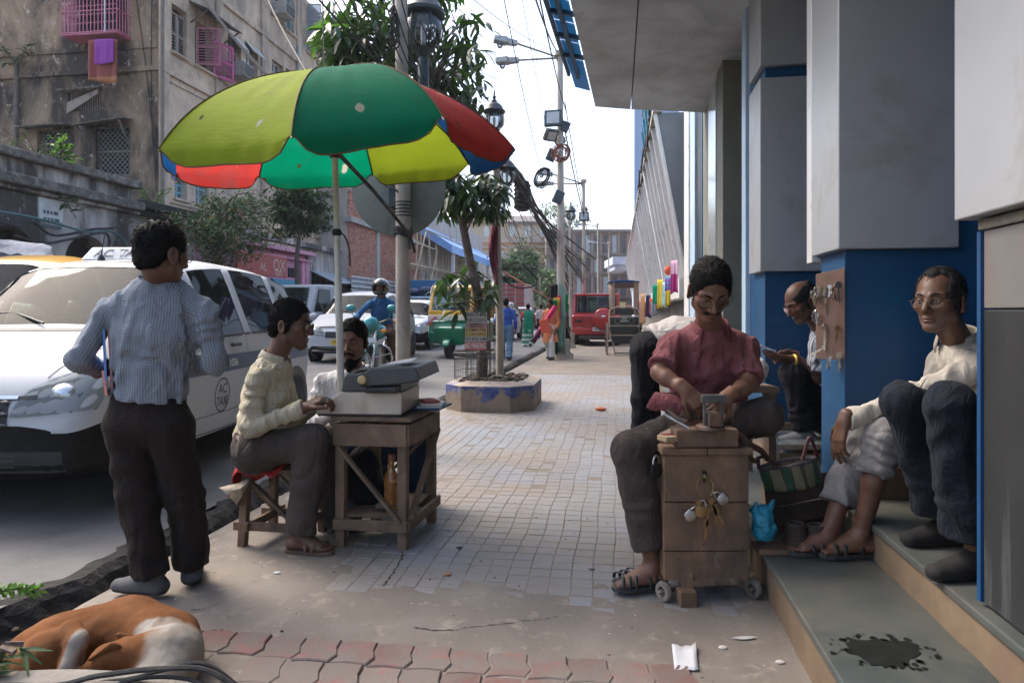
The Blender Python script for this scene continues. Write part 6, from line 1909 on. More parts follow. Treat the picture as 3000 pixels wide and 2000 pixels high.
def make_car(label,loc,rz,spec,pt,k=(1,1,1),name='car',group=None,black_front=True,black_low=False,plate_txt=None,plate_mat=PLATEW,detail=1,lamps='wide',rear=False,wr=.29,mirror=True):
 t=thing(name,label,'car' if name!='taxi' else 'taxi',loc,rz,group)
 V,N,Fc,bv=car_body(spec,pt,*k,black_front,black_low)
 part_from('body',V,[f for f,m in Fc if m==0],pt,t)
 bl=[f for f,m in Fc if m==2]
 if bl:part_from('bumper',V,bl,BUMPM,t)
 for g_ in sub_islands([f for f,m in Fc if m==1]):
  c=sum((V[i]for f in g_ for i in f),Vector())/sum(len(f)for f in g_)
  part_from('windscreen' if abs(c.x)<.12 and c.y>0 else 'rear_window' if abs(c.x)<.12 else 'window',V,g_,CARGLASS,t,-.004,N)
 L=spec[-1][0]*k[1];yf,yr=.62*L,-.63*L
 for x in(-1,1):
  xs=(spec[6][6]*k[0]-.06)
  wheel(t,x*xs,yf,wr,x);wheel(t,x*xs,yr,wr,x)
  for y in(yf,yr):
   b=MB();b.lathe([(wr+.055,-.012),(wr+.055,.012)],24,rotm('Y',math.pi/2),(x*(xs+.075),y,wr+.01));b.build('wheel_well_disc',BLACK,t)  # black disc puts the shade of the wheel well into colour
 seats(t)
 yF=spec[-1][0]*k[1]
 kx,kz=k[0],k[2]
 if detail:
  for x in(-1,1):
   if lamps=='wide':
    rows=[[(x*lerp(a0,a1,j/5)*kx,3,lerp(z0,z1,j/5)*kz)for j in range(6)]for(a0,a1,z0,z1)in((.37,.77,.6,.63),(.39,.785,.67,.73),(.44,.79,.74,.83),(.54,.79,.80,.91))]
   else:
    rows=[[(x*(.52+.13*math.cos(a)*r_)*kx,3,(.68+.1*math.sin(a)*r_)*kz)for a in[2*math.pi*j/12 for j in range(13)]]for r_ in(.05,.5,1)]
   h=drape_grid(bv,rows,(0,-1,0),.016,'headlight',HEADL,t)
   drape_grid(bv,rows,(0,-1,0),.003,'lamp_housing',HOUS,t)
   if h is not None:
    q=drape(bv,[(x*.6*kx,3,.71*kz)],(0,-1,0),.0)[0]
    if q:b=MB();b.ball(q-Vector((0,.055,.005)),(.088,.06,.075),14,10);b.ball(q+Vector((-x*.13,-.04,-.045)),(.05,.06,.04),12,8);b.build('reflector',CHROMEF,h,False,True)
   if mirror:
    b=MB();p=Vector((x*(spec[10][3]*kx+.12),spec[10][0]*k[1]-.18,(spec[10][2]+.06)*kz));b.ball(p,(.1,.06,.075),12,8);b.bar(p-Vector((x*.04,0,.03)),p-Vector((x*.16,0,.07)),.04,.04)
    b.build('mirror',BLACK if black_front else pt,t,False,True)
   rows=[[(x*lerp(.5,.74,j/3)*kx,-3,z*kz)for j in range(4)]for z in(.72,.82,.92)]
   drape_grid(bv,rows,(0,1,0),.008,'tail_light',REDL,t)
  rows=[[(x*kx,3,z*kz)for x in(-.36,-.18,0,.18,.36)]for z in(.56,.62,.69)]
  g_=drape_grid(bv,rows,(0,-1,0),.006,'grille',DARKV,t)
  drape_strip(bv,[(-.4*kx,3,.705*kz),(0,3,.705*kz),(.4*kx,3,.705*kz)],.018,(0,-1,0),.01,'grille_trim',CHROMEF,t)
  b=MB();y=spec[10][0]*k[1]
  for x in(-.5,.05):b.tube([(x*kx,y+.02,1.1*kz),(x*kx+.3,y-.12,1.17*kz),(x*kx+.5,y-.1,1.16*kz)],.009,5)
  b.build('wiper',BLACK,t,False,True)
 if plate_txt:
  q=drape(bv,[(0,3 if not rear else-3,.47*kz)],(0,-1 if not rear else 1,0),.0)[0]
  plate(t,q+Vector((0,.012 if not rear else-.012,0)),.5,.12,plate_txt,plate_mat,(0,1 if not rear else-1,0))
 return t,bv
FACE=math.pi
zt_=road_z(-3.4)
KT=(1.0,1.0,1.01)
taxi,tb=make_car('white hatchback taxi with black front bumper and lettered roof sign, behind the standing man',Vector((-3.08,5.72,zt_)),FACE+R(-1.5),HATCH,WHITEP,KT,name='taxi',detail=1)
SEAM=pm('panel_gap',(.06,.06,.065),.7)
BLUET=pm('taxi_blue_band',(.02,.07,.14),.35,var=.1,coat=.3)
sx=1 if(MW[taxi.name]@Vector((1,0,0))).x>taxi.location.x else-1
ax=(-sx,0,0)
def side(y,z):return(sx*3,y,z)
for line,w_ in(([side(1.03,.3),side(1.06,.6),side(1.05,.95)],.007),([side(-.06,.3),side(-.07,.7),side(-.05,1.0)],.007),([side(-.95,.55),side(-.85,.75),side(-.95,1.0)],.007),([side(1.02,.3),side(0,.29),side(-.85,.32)],.008),([side(1.05,.42),side(0,.42),side(-.9,.45)],.006)):
 drape_strip(tb,line,w_,ax,.0025,'panel_gap',SEAM,taxi)
rows=[[side(lerp(1.3,-1.75,j/30),z)for j in range(31)]for z in(.725,.77,.815,.855)]
drape_grid(tb,rows,ax,.003,'blue_band',BLUET,taxi)
def side_text(txt,size,y,z,mat,off=.005,squash=1.0):
 me=text_mesh(txt,size,bold=size*.012)
 for v in me.vertices:
  q=drape(tb,[side(y-v.co.x*squash*(1 if sx>0 else-1)*(-1),z+v.co.y)],ax,off)[0]
  if q:v.co=q
 return link('lettering',me,taxi,False,mat)
DKBL=pm('taxi_lettering_blue',(.03,.045,.07),.5)
b=MB();rows=[]
ry,rz_=.125,.13
for i in range(41):
 a=2*math.pi*i/40;rows.append([side(.42+ry*k_*math.cos(a),.55+rz_*k_*math.sin(a))for k_ in(.93,1.03)])
drape_grid(tb,rows,ax,.003,'emblem_ring',DKBL,taxi)
tdir=1
side_text('AC',.105,.42,.595,DKBL);side_text('TAXI',.1,.42,.5,DKBL,squash=.85)
side_text('WB-1036',.085,.32,.785,PLATEW,.006)
for y in(-.03+.24,-.93+.2):
 q=drape(tb,[side(y,.93)],ax,.0)[0]
 b=MB();b.box(q+Vector((sx*.022,0,0)),(.025,.17,.03));b.build('door_handle',BLACK,taxi,bevel=.01)
rows=[[(-x*sx if False else x,3,z)for x in[.3+.35*j/6 for j in range(7)]]for z in(.3,.36,.42)]
for s_ in(-1,1):
 drape_grid(tb,[[(s_*p[0],3,p[2])for p in r]for r in rows],(0,-1,0),.004,'fog_panel',DARKV,taxi)
 for j in range(4):
  z=.31+.03*j;drape_strip(tb,[(s_*.31,3,z),(s_*.4,3,z)],.012,(0,-1,0),.01,'vent_slot',BLACK,taxi)
b=MB()
for i in range(9):
 for j in range(5):
  q=drape(tb,[(-.34+.085*i+(.042 if j%2 else 0),3,.565+.03*j)],(0,-1,0),.012)[0]
  if q:b.ball(q,(.032,.01,.011),6,4)
b.build('grille_mesh',pm('grille_mesh_plastic',(.05,.05,.055),.4),taxi,False,True)
for s_ in(-.36,.36):
 q=drape(tb,[(s_,1.32,3)],(0,0,-1),.0)[0];b=MB();b.ball(q+Vector((0,0,.008)),(.018,.022,.014),8,5);b.build('washer_jet',BLACK,taxi,False,True)
rs=MB();q=drape(tb,[(0,.28,3)],(0,0,-1),0)[0]
rs.prism([(-.3,q.y+.09,q.z-.01),(.3,q.y+.09,q.z-.01),(.25,q.y+.02,q.z+.095),(-.25,q.y+.02,q.z+.095)],(0,-.12,0))
sign=rs.build('roof_sign',pm('roof_sign_plastic',(.72,.72,.7),.35,var=.06,dirt=(.4,.4,.38),damt=.4,dscale=9),taxi,bevel=.01)
me=text_mesh('AC. TAXI',.1,bold=.002,shear=.2)
nn=Vector((0,.105,.07)).normalized();xx=Vector((-1,0,0));yy=nn.cross(xx)
me.transform(M4(Matrix((xx,yy,nn)).transposed(),Vector((0,q.y+.057,q.z+.04))+nn*.004));link('lettering',me,sign,False,DKBL)
q=drape(tb,[(.1,.42,3)],(0,0,-1),0)[0];b=MB();b.lathe([(.03,0),(.022,.03),(.006,.05)],10,None,q);b.tube([q+Vector((0,0,.04)),q+Vector((0,-.05,.22))],.004,5);b.build('aerial',BLACK,taxi,False,True)
GASK=pm('window_gasket',(.012,.012,.013),.6)
dn=(0,-.5,-.87)
def up_(x,y,z):return(x,y+1.5,z+2.6)
for s_ in(-1,1):
 drape_strip(tb,[(s_*.66,1.13,1.04),(s_*.63,.85,1.28),(s_*.575,.56,1.53)],.035,dn,.004,'window_gasket',GASK,taxi)
 drape_strip(tb,[(s_*.6,1.14,2),(s_*.6,1.5,2),(s_*.5,1.84,2)],.008,(0,0,-1),.003,'panel_gap',SEAM,taxi)
 drape_strip(tb,[side(1.08,1.0)[:1]+(1.08,1.02)if 0 else side(1.12,.99),side(.8,1.0),side(.4,1.0),side(-.2,1.01),side(-.9,1.02)],.018,ax,.004,'window_gasket',GASK,taxi)if s_>0 else None
drape_strip(tb,[(-.64,1.12,1.05),(-.3,1.17,1.07),(0,1.18,1.07),(.3,1.17,1.07),(.64,1.12,1.05)],.06,dn,.004,'cowl',GASK,taxi)
drape_strip(tb,[(-.55,.55,1.55),(-.3,.53,1.58),(0,.52,1.59),(.3,.53,1.58),(.55,.55,1.55)],.02,dn,.004,'window_gasket',GASK,taxi)
drape_strip(tb,[(-.5,3,.715),(-.25,3,.7),(0,3,.695),(.25,3,.7),(.5,3,.715)],.02,(0,-1,0),.006,'bonnet_gap',GASK,taxi)
WC=MW[taxi.name]
me=text_mesh('FOR',.075,bold=.003);MET=bpy.data.materials.new('amber_digits');MET.use_nodes=True
bs=MET.node_tree.nodes['Principled BSDF'];bs.inputs['Base Color'].default_value=(.8,.25,.05,1);bs.inputs['Emission Color'].default_value=(1,.35,.08,1);bs.inputs['Emission Strength'].default_value=1.6
b=MB();b.box((.18 if sx>0 else-.18,1.02,1.06),(.34,.06,.11));mt_=b.build('fare_meter',BLACK,taxi)
me.transform(M4(Matrix((Vector((-1,0,0)),Vector((0,0,1)),Vector((0,1,0)))).transposed(),(.18 if sx>0 else-.18,1.055,1.035)));link('lettering',me,mt_,False,MET)
YEL=paint('taxi_yellow',(.62,.33,.02))
yt,_=make_car('old round shouldered yellow taxi half hidden behind the white taxi',Vector((-5.55,8.0,road_z(-7)+.06)),FACE-R(3),AMB,YEL,(1.04,1.0,1.09),name='taxi',lamps='round',black_front=False)
c2_,b2=make_car('white taxi with a yellow number plate waiting behind the bearded man',Vector((-3.62,17.0,road_z(-6))),FACE-R(3),HATCH,WHITEP,(1.08,1.02,1.02),name='taxi',plate_txt='WB 11D 3072',plate_mat=PLATEY,black_front=False)
drape_strip(b2,[(-.55,3,.8),(0,3,.81),(.55,3,.8)],.035,(0,-1,0),.008,'bonnet_gap',SEAM,c2_);drape_strip(b2,[(-.7,3,.36),(0,3,.34),(.7,3,.36)],.07,(0,-1,0),.008,'lower_grille',BLACK,c2_);drape_strip(b2,[(-.7,3,.3),(0,3,.28),(.7,3,.3)],.04,(0,-1,0),.012,'chrome_lip',CHROMEF,c2_)
make_car('silver hatchback with a black bumper right of the steel pole',Vector((-3.2,22.3,road_z(-6.5))),FACE-R(6),HATCH,paint('silver_paint',(.5,.52,.53),.5),(1.02,1,.96))
make_car('bright blue car behind the silver hatchback',Vector((-3.55,27.5,road_z(-7))),FACE-R(7),HATCH,paint('blue_car_paint',(.05,.2,.55),.2),(1.02,1,.98))
make_car('white car glimpsed between the tree and the planter lamp post',Vector((-.62,29.0,road_z(-5))),FACE-R(9),HATCH,WHITEP,(1,1,1))
SED2=paint('pearl_paint',(.6,.58,.62),.2)
sd,sbv=make_car('pale sedan with a maroon bonnet band driving towards the camera in the distance',Vector((.75,46.0,road_z(-6.5))),FACE-R(9),SEDAN,SED2,(1.0,1,1.02),plate_txt='WB 02A 7781',black_front=False)
drape_grid(sbv,[[(x,3,z)for x in(-.66,-.33,0,.33,.66)]for z in(.55,.65,.74)],(0,-1,0),.01,'maroon_band',paint('maroon_paint',(.2,.03,.06)),sd)
drape_strip(sbv,[(-.5,3,.7),(0,3,.7),(.5,3,.7)],.06,(0,-1,0),.02,'grille_bar',CHROME,sd)
def boxcar(name,label,cat,loc,rz):return thing(name,label,cat,loc,rz)
pk=boxcar('pickup_truck','white pickup truck cab parked under the umbrella shaped tree','truck',Vector((on_u(-9.3,828,900).x,on_u(-9.3,828,900).y+1.6,road_z(-9.3))),FACE-R(9))
b=MB();b.prism([(-.8,1.0,.5),(-.8,1.05,1.1),(-.8,.55,1.95),(-.8,-.75,1.98),(-.8,-.95,.5)],(1.6,0,0));b.build('cab',WHITEP,pk,bevel=.06)
b=MB();b.prism([(-.68,1.06,1.16),(.68,1.06,1.16),(.6,.62,1.86),(-.6,.62,1.86)],(0,.012,.006));b.build('windscreen',CARGLASS,pk)
for x in(-1,1):b=MB();b.prism([(x*.805,.75,1.15),(x*.805,.45,1.82),(x*.805,-.35,1.82),(x*.805,-.35,1.15)],(x*.01,0,0));b.build('window',CARGLASS,pk)
b=MB();b.box((0,-2.1,.85),(1.62,2.2,.5));b.box((0,-1.0,1.5),(1.5,.06,.9));b.build('tray',WHITEP,pk,bevel=.02)
for x in(-.7,.7):
 for y in(.35,-2.2):wheel(pk,x,y,.3,x)
b=MB();b.box((0,1.08,.55),(1.5,.12,.25));b.build('bumper',BLACK,pk,bevel=.03)
vn=boxcar('van','pale blue van with bundles lashed on its roof behind the blue car','van',Vector((-4.4,33.0,road_z(-8))),FACE-R(9))
VB=paint('sky_blue_paint',(.32,.5,.62))
b=MB();b.prism([(-.88,2.1,.4),(-.88,2.1,.85),(-.88,1.35,1.12),(-.88,.95,1.85),(-.88,-2,1.88),(-.88,-2.05,.4)],(1.76,0,0));b.build('body',VB,vn,bevel=.05)
b=MB();b.prism([(-.74,1.37,1.18),(.74,1.37,1.18),(.68,1.0,1.8),(-.68,1.0,1.8)],(0,.015,.008));b.build('windscreen',CARGLASS,vn)
b=MB();b.box((.32,1.0,1.5),(.52,.03,.42));b.build('sunshade',pm('pale_sunshade',(.45,.5,.52),.7),vn)
b=MB();b.box((0,2.12,.62),(1.3,.04,.22));b.build('grille',DARKV,vn)
for x in(-.66,.66):b=MB();b.lathe([(.02,0),(.1,.0),(.1,.03),(.05,.05)],14,rotm('X',-math.pi/2),(x,2.12,.66));b.build('headlight',HEADL,vn,False,True)
plate(vn,(0,2.17,.45),.5,.12,'WB 19 4410',PLATEY)
for x in(-.76,.76):
 for y in(1.35,-1.3):wheel(vn,x,y,.33,x)
 b=MB();b.ball((x*1.3,1.2,1.25),(.07,.04,.12),8,6);b.build('mirror',BLACK,vn,False,True)
q=random.Random(2);b=MB()
for k in range(9):b.ball((q.uniform(-.6,.6),q.uniform(-1.2,.5),2.02+q.uniform(0,.2)),(q.uniform(.25,.45),q.uniform(.3,.5),.18),10,6)
o=b.build('bundle',pm('dark_blue_tarp',(.03,.045,.1),.7,var=.4,scale=6,bmp=.5,bscale=12,bdist=.04),vn,False,True)
bt_=boxcar('truck','blue bodied truck standing beyond the loaded van','truck',Vector((-4.2,39.5,road_z(-9))),FACE-R(9))
b=MB();b.box((0,0,1.75),(2.2,4.2,2.3));b.build('cargo_box',paint('truck_blue',(.02,.16,.34)),bt_,bevel=.03)
b=MB();b.box((0,2.5,1.2),(1.9,1.0,1.6));b.build('cab',paint('truck_blue',(.02,.16,.34)),bt_,bevel=.08)
for x in(-.85,.85):
 for y in(2.3,-1.3):wheel(bt_,x,y,.42,x)
tr=boxcar('truck','goods truck seen from behind with a red slatted tail in the distance','truck',Vector((W(1508,900,55).x,55.0,road_z(-6))),-R(9))
b=MB();b.box((0,1,2.15),(2.25,6,2.5));b.build('cargo_box',pm('grey_truck_side',(.36,.3,.3),.7,var=.15),tr)
RS=pm('red_slat',(.36,.06,.05),.7,var=.2)
for j in range(7):
 for k in range(3):
  b=MB();b.box((-.72+.72*k,-2.03,1.12+.35*j),(.64,.06,.24));b.build('slat',RS,tr)
b=MB()
for k in range(4):b.box((-1.08+.72*k,-2.05,2.15),(.07,.1,2.5))
b.build('tail_post',pm('pink_grey_post',(.5,.36,.36),.7),tr)
for x in(-.9,.9):
 for y in(-1.2,3):wheel(tr,x,y,.45,x)
rv=thing('off_road_car','tall red off road car seen from behind with its spare wheel in a red cover','car',Vector((W(1746,1000,26).x,26.0,0)),-R(9))
REDP=paint('red_car_paint',(.42,.02,.022))
hw=.91
b=MB();b.prism([(-hw,0,.45),(-hw,-.04,1.12),(-hw*.98,.1,1.2),(-hw*.98,3.0,1.2),(-hw*.98,3.1,1.1),(-hw,4.0,1.0),(-hw,4.0,.45)],(2*hw,0,0));b.build('body',REDP,rv,bevel=.05)
b=MB();cab_=[(.1,1.18),(.28,1.92),(2.6,1.95),(3.1,1.18)]
for i in range(1):
 b.prism([(-hw*.94,.25,1.88),(hw*.94,.25,1.88),(hw*.9,2.6,1.9),(-hw*.9,2.6,1.9)],(0,0,.1))
b.build('roof',REDP,rv,bevel=.05)
b=MB()
for x in(-1,1):
 b.bar((x*hw*.93,.12,1.18),(x*hw*.9,.3,1.92),.1,.12);b.bar((x*hw*.93,1.3,1.18),(x*hw*.9,1.3,1.92),.09,.06);b.bar((x*hw*.93,3.05,1.18),(x*hw*.88,2.55,1.92),.08,.08)
b.bar((-hw*.9,.12,1.2),(hw*.9,.12,1.2),.08,.07)
b.build('pillar',REDP,rv)
b=MB();b.add([(-.78,.13,1.22),(.78,.13,1.22),(.74,.27,1.86),(-.74,.27,1.86)],[(0,1,2,3)]);b.build('rear_window',CARGLASS,rv)
b=MB();b.add([(-.8,3.02,1.22),(.8,3.02,1.22),(.74,2.58,1.88),(-.74,2.58,1.88)],[(0,1,2,3)]);b.build('windscreen',CARGLASS,rv)
for x in(-1,1):
 b=MB();X=x*hw*.915;b.add([(X,.2,1.22),(X,2.95,1.22),(X*.97,2.55,1.88),(X*.97,.3,1.88)],[(0,1,2,3)]);b.build('window',CARGLASS,rv)
b=MB();b.box((0,-.08,.52),(1.84,.22,.26));b.build('bumper',REDP,rv,bevel=.04)
b=MB();b.box((0,-.05,.36),(1.3,.2,.12));b.box((0,1,.3),(1.2,3.6,.12));b.build('underbody',BLACK,rv)
sp_c=Vector((.3,-.2,1.0));b=MB();b.lathe([(.4,-.1),(.42,.02),(.4,.1),(.36,.13),(.02,.14)],28,rotm('X',math.pi/2),sp_c);cv=b.build('spare_wheel_cover',REDP,rv,False,True)
b=MB();b.lathe([(.415,-.13),(.425,-.02),(.415,.0)],28,rotm('X',math.pi/2),sp_c+Vector((0,.03,.06)));b.build('spare_tyre',TYRE,rv,False,True)
b=MB();b.ball(sp_c+Vector((.0,-.142,.1)),(.085,.01,.04),14,8);b.build('badge',CHROME,cv,False,True)
plate(rv,(.12,-.2,.62),.48,.14,'WB02AB8695',PLATEW,(0,-1,0))
for x in(-.8,.8):
 for y in(.6,3.2):wheel(rv,x,y,.36,x,.24)
for x in(-1,1):b=MB();b.box((x*.84,-.02,.95),(.12,.08,.3));b.build('tail_light',REDL,rv,bevel=.02)
b=MB();b.box((-.66,-.055,.92),(.3,.03,.09));b.build('door_handle',BLACK,rv,bevel=.01)
b=MB()
for z in(.75,1.08):b.box((0,-.052,z),(1.7,.012,.014))
b.build('tail_gate_gap',SEAM,rv)
me=text_mesh('Sport',.09,bold=.001);me.transform(M4(Matrix((Vector((1,0,0)),Vector((0,0,1)),Vector((0,-1,0)))).transposed(),(-.62,-.06,.68)));link('lettering',me,rv,False,CHROME)
au=thing('auto_rickshaw','green and yellow three wheeled auto rickshaw beyond the planter tree','auto rickshaw',Vector((W(1352,1000,18.4).x,18.4,road_z(-4.5))),FACE-R(12))
AG=paint('auto_green',(.01,.2,.1));AY=paint('auto_yellow',(.68,.36,.02))
b=MB();b.prism([(-.6,.95,.35),(-.6,1.05,.62),(-.6,.98,.95),(-.6,-1.2,.95),(-.6,-1.25,.35)],(1.2,0,0));b.build('body',AG,au,bevel=.08)
b=MB();b.prism([(-.34,1.0,.3),(-.42,1.22,.78),(.42,1.22,.78),(.34,1.0,.3)],(0,-.2,.05));b.build('nose',AG,au,bevel=.08)
b=MB();b.box((0,1.02,1.02),(1.2,.06,.14));b.build('cream_band',pm('cream_band',(.6,.57,.46),.5),au,bevel=.02)
b=MB();b.box((0,1.0,1.13),(1.14,.05,.16));b.build('name_band',AY,au,bevel=.02)
me=text_mesh('LPG',.11,bold=.002);me.transform(M4(Matrix((Vector((-1,0,0)),Vector((0,0,1)),Vector((0,1,0)))).transposed(),(-.3,1.03,1.13)));link('lettering',me,au,False,INK)
b=MB()
for x in(-.55,.55):b.bar((x,1.0,1.05),(x*.96,.78,1.78),.09,.08)
b.bar((-.55,.8,1.76),(.55,.8,1.76),.1,.1);b.build('windscreen_frame',AY,au,bevel=.02)
b=MB();b.add([(-.5,.97,1.2),(.5,.97,1.2),(.48,.8,1.72),(-.48,.8,1.72)],[(0,1,2,3)]);b.build('windscreen',CARGLASS,au)
b=MB();b.prism([(-.6,.85,1.74),(-.6,.7,1.86),(-.6,-1.15,1.84),(-.6,-1.3,1.0),(-.6,-1.24,1.0),(-.6,-1.08,1.77),(-.6,.7,1.78)],(1.2,0,0));b.build('hood',AY,au,bevel=.03)
b=MB();b.tube([(0,.98+.08,.55),(0,1.18,.25)],.04,8);b.build('fork',BLACK,au,False,True)
wheel(au,0,1.2,.22,1,.1);wheel(au,-.52,-.8,.22,-1,.11);wheel(au,.52,-.8,.22,1,.11)
b=MB();P=[[Vector((x,1.2+.27*math.cos(a),.22+.27*math.sin(a)))for x in(-.09,-.04,.04,.09)]for a in[R(20+14*i)for i in range(11)]];b.grid(P);b.build('mudguard',AG,au,False,True,solid=.01)
for x in(-.4,.4):b=MB();b.lathe([(.02,0),(.085,0),(.085,.03),(.04,.06)],14,rotm('X',-math.pi/2),(x,1.06,.74));b.build('headlight',HEADL,au,False,True)
for x in(-.52,.52):b=MB();b.box((x,1.03,.86),(.1,.05,.07));b.build('indicator',AMBER,au,bevel=.01)
b=MB();b.box((0,-.9,.95),(1.1,.3,.7));b.build('seat',DARKV,au)
for x in(-.68,.68):b=MB();b.ball((x,.95,1.25),(.05,.03,.08),8,6);b.bar((x,.95,1.2),(x*.85,.95,1.05),.02,.02);b.build('mirror',BLACK,au,False,True)
b=MB();b.bar((.6,1.1,.85),(.35,1.1,1.05),.07,.05);b.build('pink_ribbon',cloth_mat('pink_ribbon',(.55,.2,.25)),au)
mc=thing('motorcycle','teal motorcycle with a chrome crash bar coming between the cars','motorcycle',Vector((W(1106,1000,11.4).x,11.4,road_z(-3.6))),FACE-R(4))
TEAL=paint('teal_paint',(.01,.2,.22),.2)
def moto_wheel(y,nm):
 b=MB();b.tube([Vector((0,y+.29*math.cos(a),.31+.29*math.sin(a)))for a in[2*math.pi*k/24 for k in range(25)]],.045,8,False);w_=b.build('wheel',TYRE,mc,False,True)
 b=MB();b.tube([Vector((0,y+.24*math.cos(a),.31+.24*math.sin(a)))for a in[2*math.pi*k/24 for k in range(25)]],.014,6,False)
 for k in range(10):a=k*.628;b.tube([(0,y,.31),(0,y+.24*math.cos(a),.31+.24*math.sin(a))],.004,4)
 b.lathe([(.06,-.05),(.06,.05)],12,rotm('Y',math.pi/2),(0,y,.31));b.build('rim',RIMM,w_,False,True)
moto_wheel(.66,'f');moto_wheel(-.62,'r')
b=MB();P=[[Vector((x,.66+.36*math.cos(a),.31+.36*math.sin(a)))for x in(-.065,-.03,.03,.065)]for a in[R(25+13*i)for i in range(11)]];b.grid(P);b.build('mudguard',TEAL,mc,False,True,solid=.008)
b=MB()
for x in(-.09,.09):b.tube([(x,.66,.31),(x,.42,.98)],.022,8)
b.build('fork',CHROME,mc,False,True)
b=MB();b.ball((0,.44,.98),(.15,.12,.14),14,10);b.build('headlamp_cowl',TEAL,mc,False,True)
b=MB();b.ball((0,.5,.92),(.11,.08,.09),14,8);b.build('headlight',HEADL,mc,False,True)
b=MB();b.box((0,.56,.74),(.26,.02,.07));b.build('number_plate',PLATEW,mc)
for x in(-.22,.22):b=MB();b.ball((x,.44,.88),(.06,.03,.035),10,6);b.build('indicator',AMBER,mc,False,True)
b=MB();b.tube(spline([(-.36,.26,1.02),(-.26,.34,1.06),(-.1,.38,1.0),(.1,.38,1.0),(.26,.34,1.06),(.36,.26,1.02)],4),.014,7);b.build('handlebar',BLACK,mc,False,True)
for x in(-1,1):
 b=MB();b.tube([(x*.26,.36,1.06),(x*.33,.38,1.2)],.008,5);b.ball((x*.34,.38,1.25),(.085,.03,.055),12,8);b.build('mirror',TEAL,mc,False,True)
b=MB();b.ball((0,.08,.86),(.17,.3,.15),14,10);b.build('fuel_tank',TEAL,mc,False,True)
b=MB();b.box((0,-.45,.82),(.26,.75,.1));b.build('seat',BLACK,mc,bevel=.04)
b=MB();b.box((0,.08,.45),(.26,.4,.34));b.tube([(.14,0,.3),(.16,-.5,.28),(.16,-.9,.34)],.04,8);b.bar((0,.4,.9),(0,.1,.3),.06,.06);b.bar((0,-.6,.7),(0,-.1,.3),.06,.06);b.build('engine',STEEL,mc,bevel=.03)
b=MB();b.tube(spline([(-.05,.34,.66),(-.26,.36,.62),(-.33,.34,.45),(-.26,.33,.3),(-.05,.3,.26)],5),.016,7);b.tube(spline([(.05,.34,.66),(.26,.36,.62),(.33,.34,.45),(.26,.33,.3),(.05,.3,.26)],5),.016,7);b.build('crash_bar',CHROME,mc,False,True)
hr=thing('hand_rickshaw','black hand pulled rickshaw with a raised canvas hood by the red car','rickshaw',Vector((W(1828,1040,20.2).x,20.2,0)),-R(4))
CANV=cloth_mat('hood_canvas',(.34,.25,.19));BOARD=pm('black_rickshaw_board',(.02,.024,.024),.5,var=.3)
b=MB();b.box((0,.15,.78),(.76,.5,.5));b.build('footwell',BOARD,hr,bevel=.02)
for z,h in((.45,.24),(.72,.22),(1.0,.24),(1.28,.2)):
 b=MB();b.box((0,-.12+(z-.9)*.1,z),(.84-(.1 if z<.5 else 0),.05,h));b.build('back_board',BOARD,hr,bevel=.02)
b=MB()
for z in(.585,.86,1.12):b.box((0,-.15+(z-.9)*.1,z),(.86,.03,.025))
b.tube(spline([(-.4,-.12,.4),(-.44,-.1,1.0),(-.42,-.1,1.3),(-.2,-.1,1.42),(.2,-.1,1.42),(.42,-.1,1.3),(.44,-.1,1.0),(.4,-.12,.4)],4),.018,6);b.build('trim',pm('cream_trim',(.5,.42,.33),.6),hr,False,True)
for x in(-.2,.2):
 b=MB();b.tube([Vector((x+.085*math.cos(a),-.155,1.0+.085*math.sin(a)))for a in[2*math.pi*k/14 for k in range(15)]],.012,5);b.build('painted_ring',pm('grey_ring',(.14,.15,.16),.6),hr,False,True)
me=text_mesh('RICK\nSHAW',.07,bold=.001);me.transform(M4(Matrix((Vector((1,0,0)),Vector((0,0,1)),Vector((0,-1,0)))).transposed(),(0,-.152,1.03)));link('lettering',me,hr,False,PLATEW)
for x in(-1,1):
 b=MB();b.grid([[Vector((x*(.43-.16*s_),-.1+.5*(1-s_)*t*.3,1.2+.95*t))for s_ in(0,.5,1)]for t in(0,.25,.5,.75,1)]);b.build('hood_side',CANV,hr,False,True,solid=.02)
b=MB();b.grid([[Vector((x,y,2.14+.05*math.cos(x*3.5)-.05*y))for x in(-.45,-.25,0,.25,.45)]for y in(-.12,.1,.4,.7)]);b.build('hood_top',pm('blue_hood',(.05,.1,.28),.8),hr,False,True,solid=.03)
b=MB();b.box((0,-.1,2.03),(.56,.03,.13));b.build('hood_lining',pm('brown_lining',(.1,.06,.05),.9),hr)
for x in(-.5,.5):
 b=MB();b.tube([Vector((x,.15+.46*math.cos(a),.47+.46*math.sin(a)))for a in[2*math.pi*k/26 for k in range(27)]],.022,6,False)
 for k in range(12):a=k*math.pi/6;b.tube([(x,.15,.47),(x,.15+.45*math.cos(a),.47+.45*math.sin(a))],.011,5)
 b.lathe([(.06,-.06),(.06,.06)],10,rotm('Y',math.pi/2),(x,.15,.47));b.build('wheel',pm('rickshaw_wheel',(.1,.05,.04),.7),hr,False,True)
b=MB();b.tube([(-.36,-.1,.55),(-.52,-.75,.9),(-.54,-.78,.02)],.022,6);b.build('prop_leg',pm('grey_wood',(.26,.23,.21),.85),hr,False,True)
b=MB()
for x in(-.33,.33):b.tube([(x,.1,.5),(x,-.3,.3),(x*.95,-.55,.05)],.02,6)
b.bar((-.33,-.5,.08),(.36,-.5,.08),.03,.03);b.build('shaft',pm('dark_wood',(.09,.07,.06),.8),hr,False,True)
q=random.Random(4)
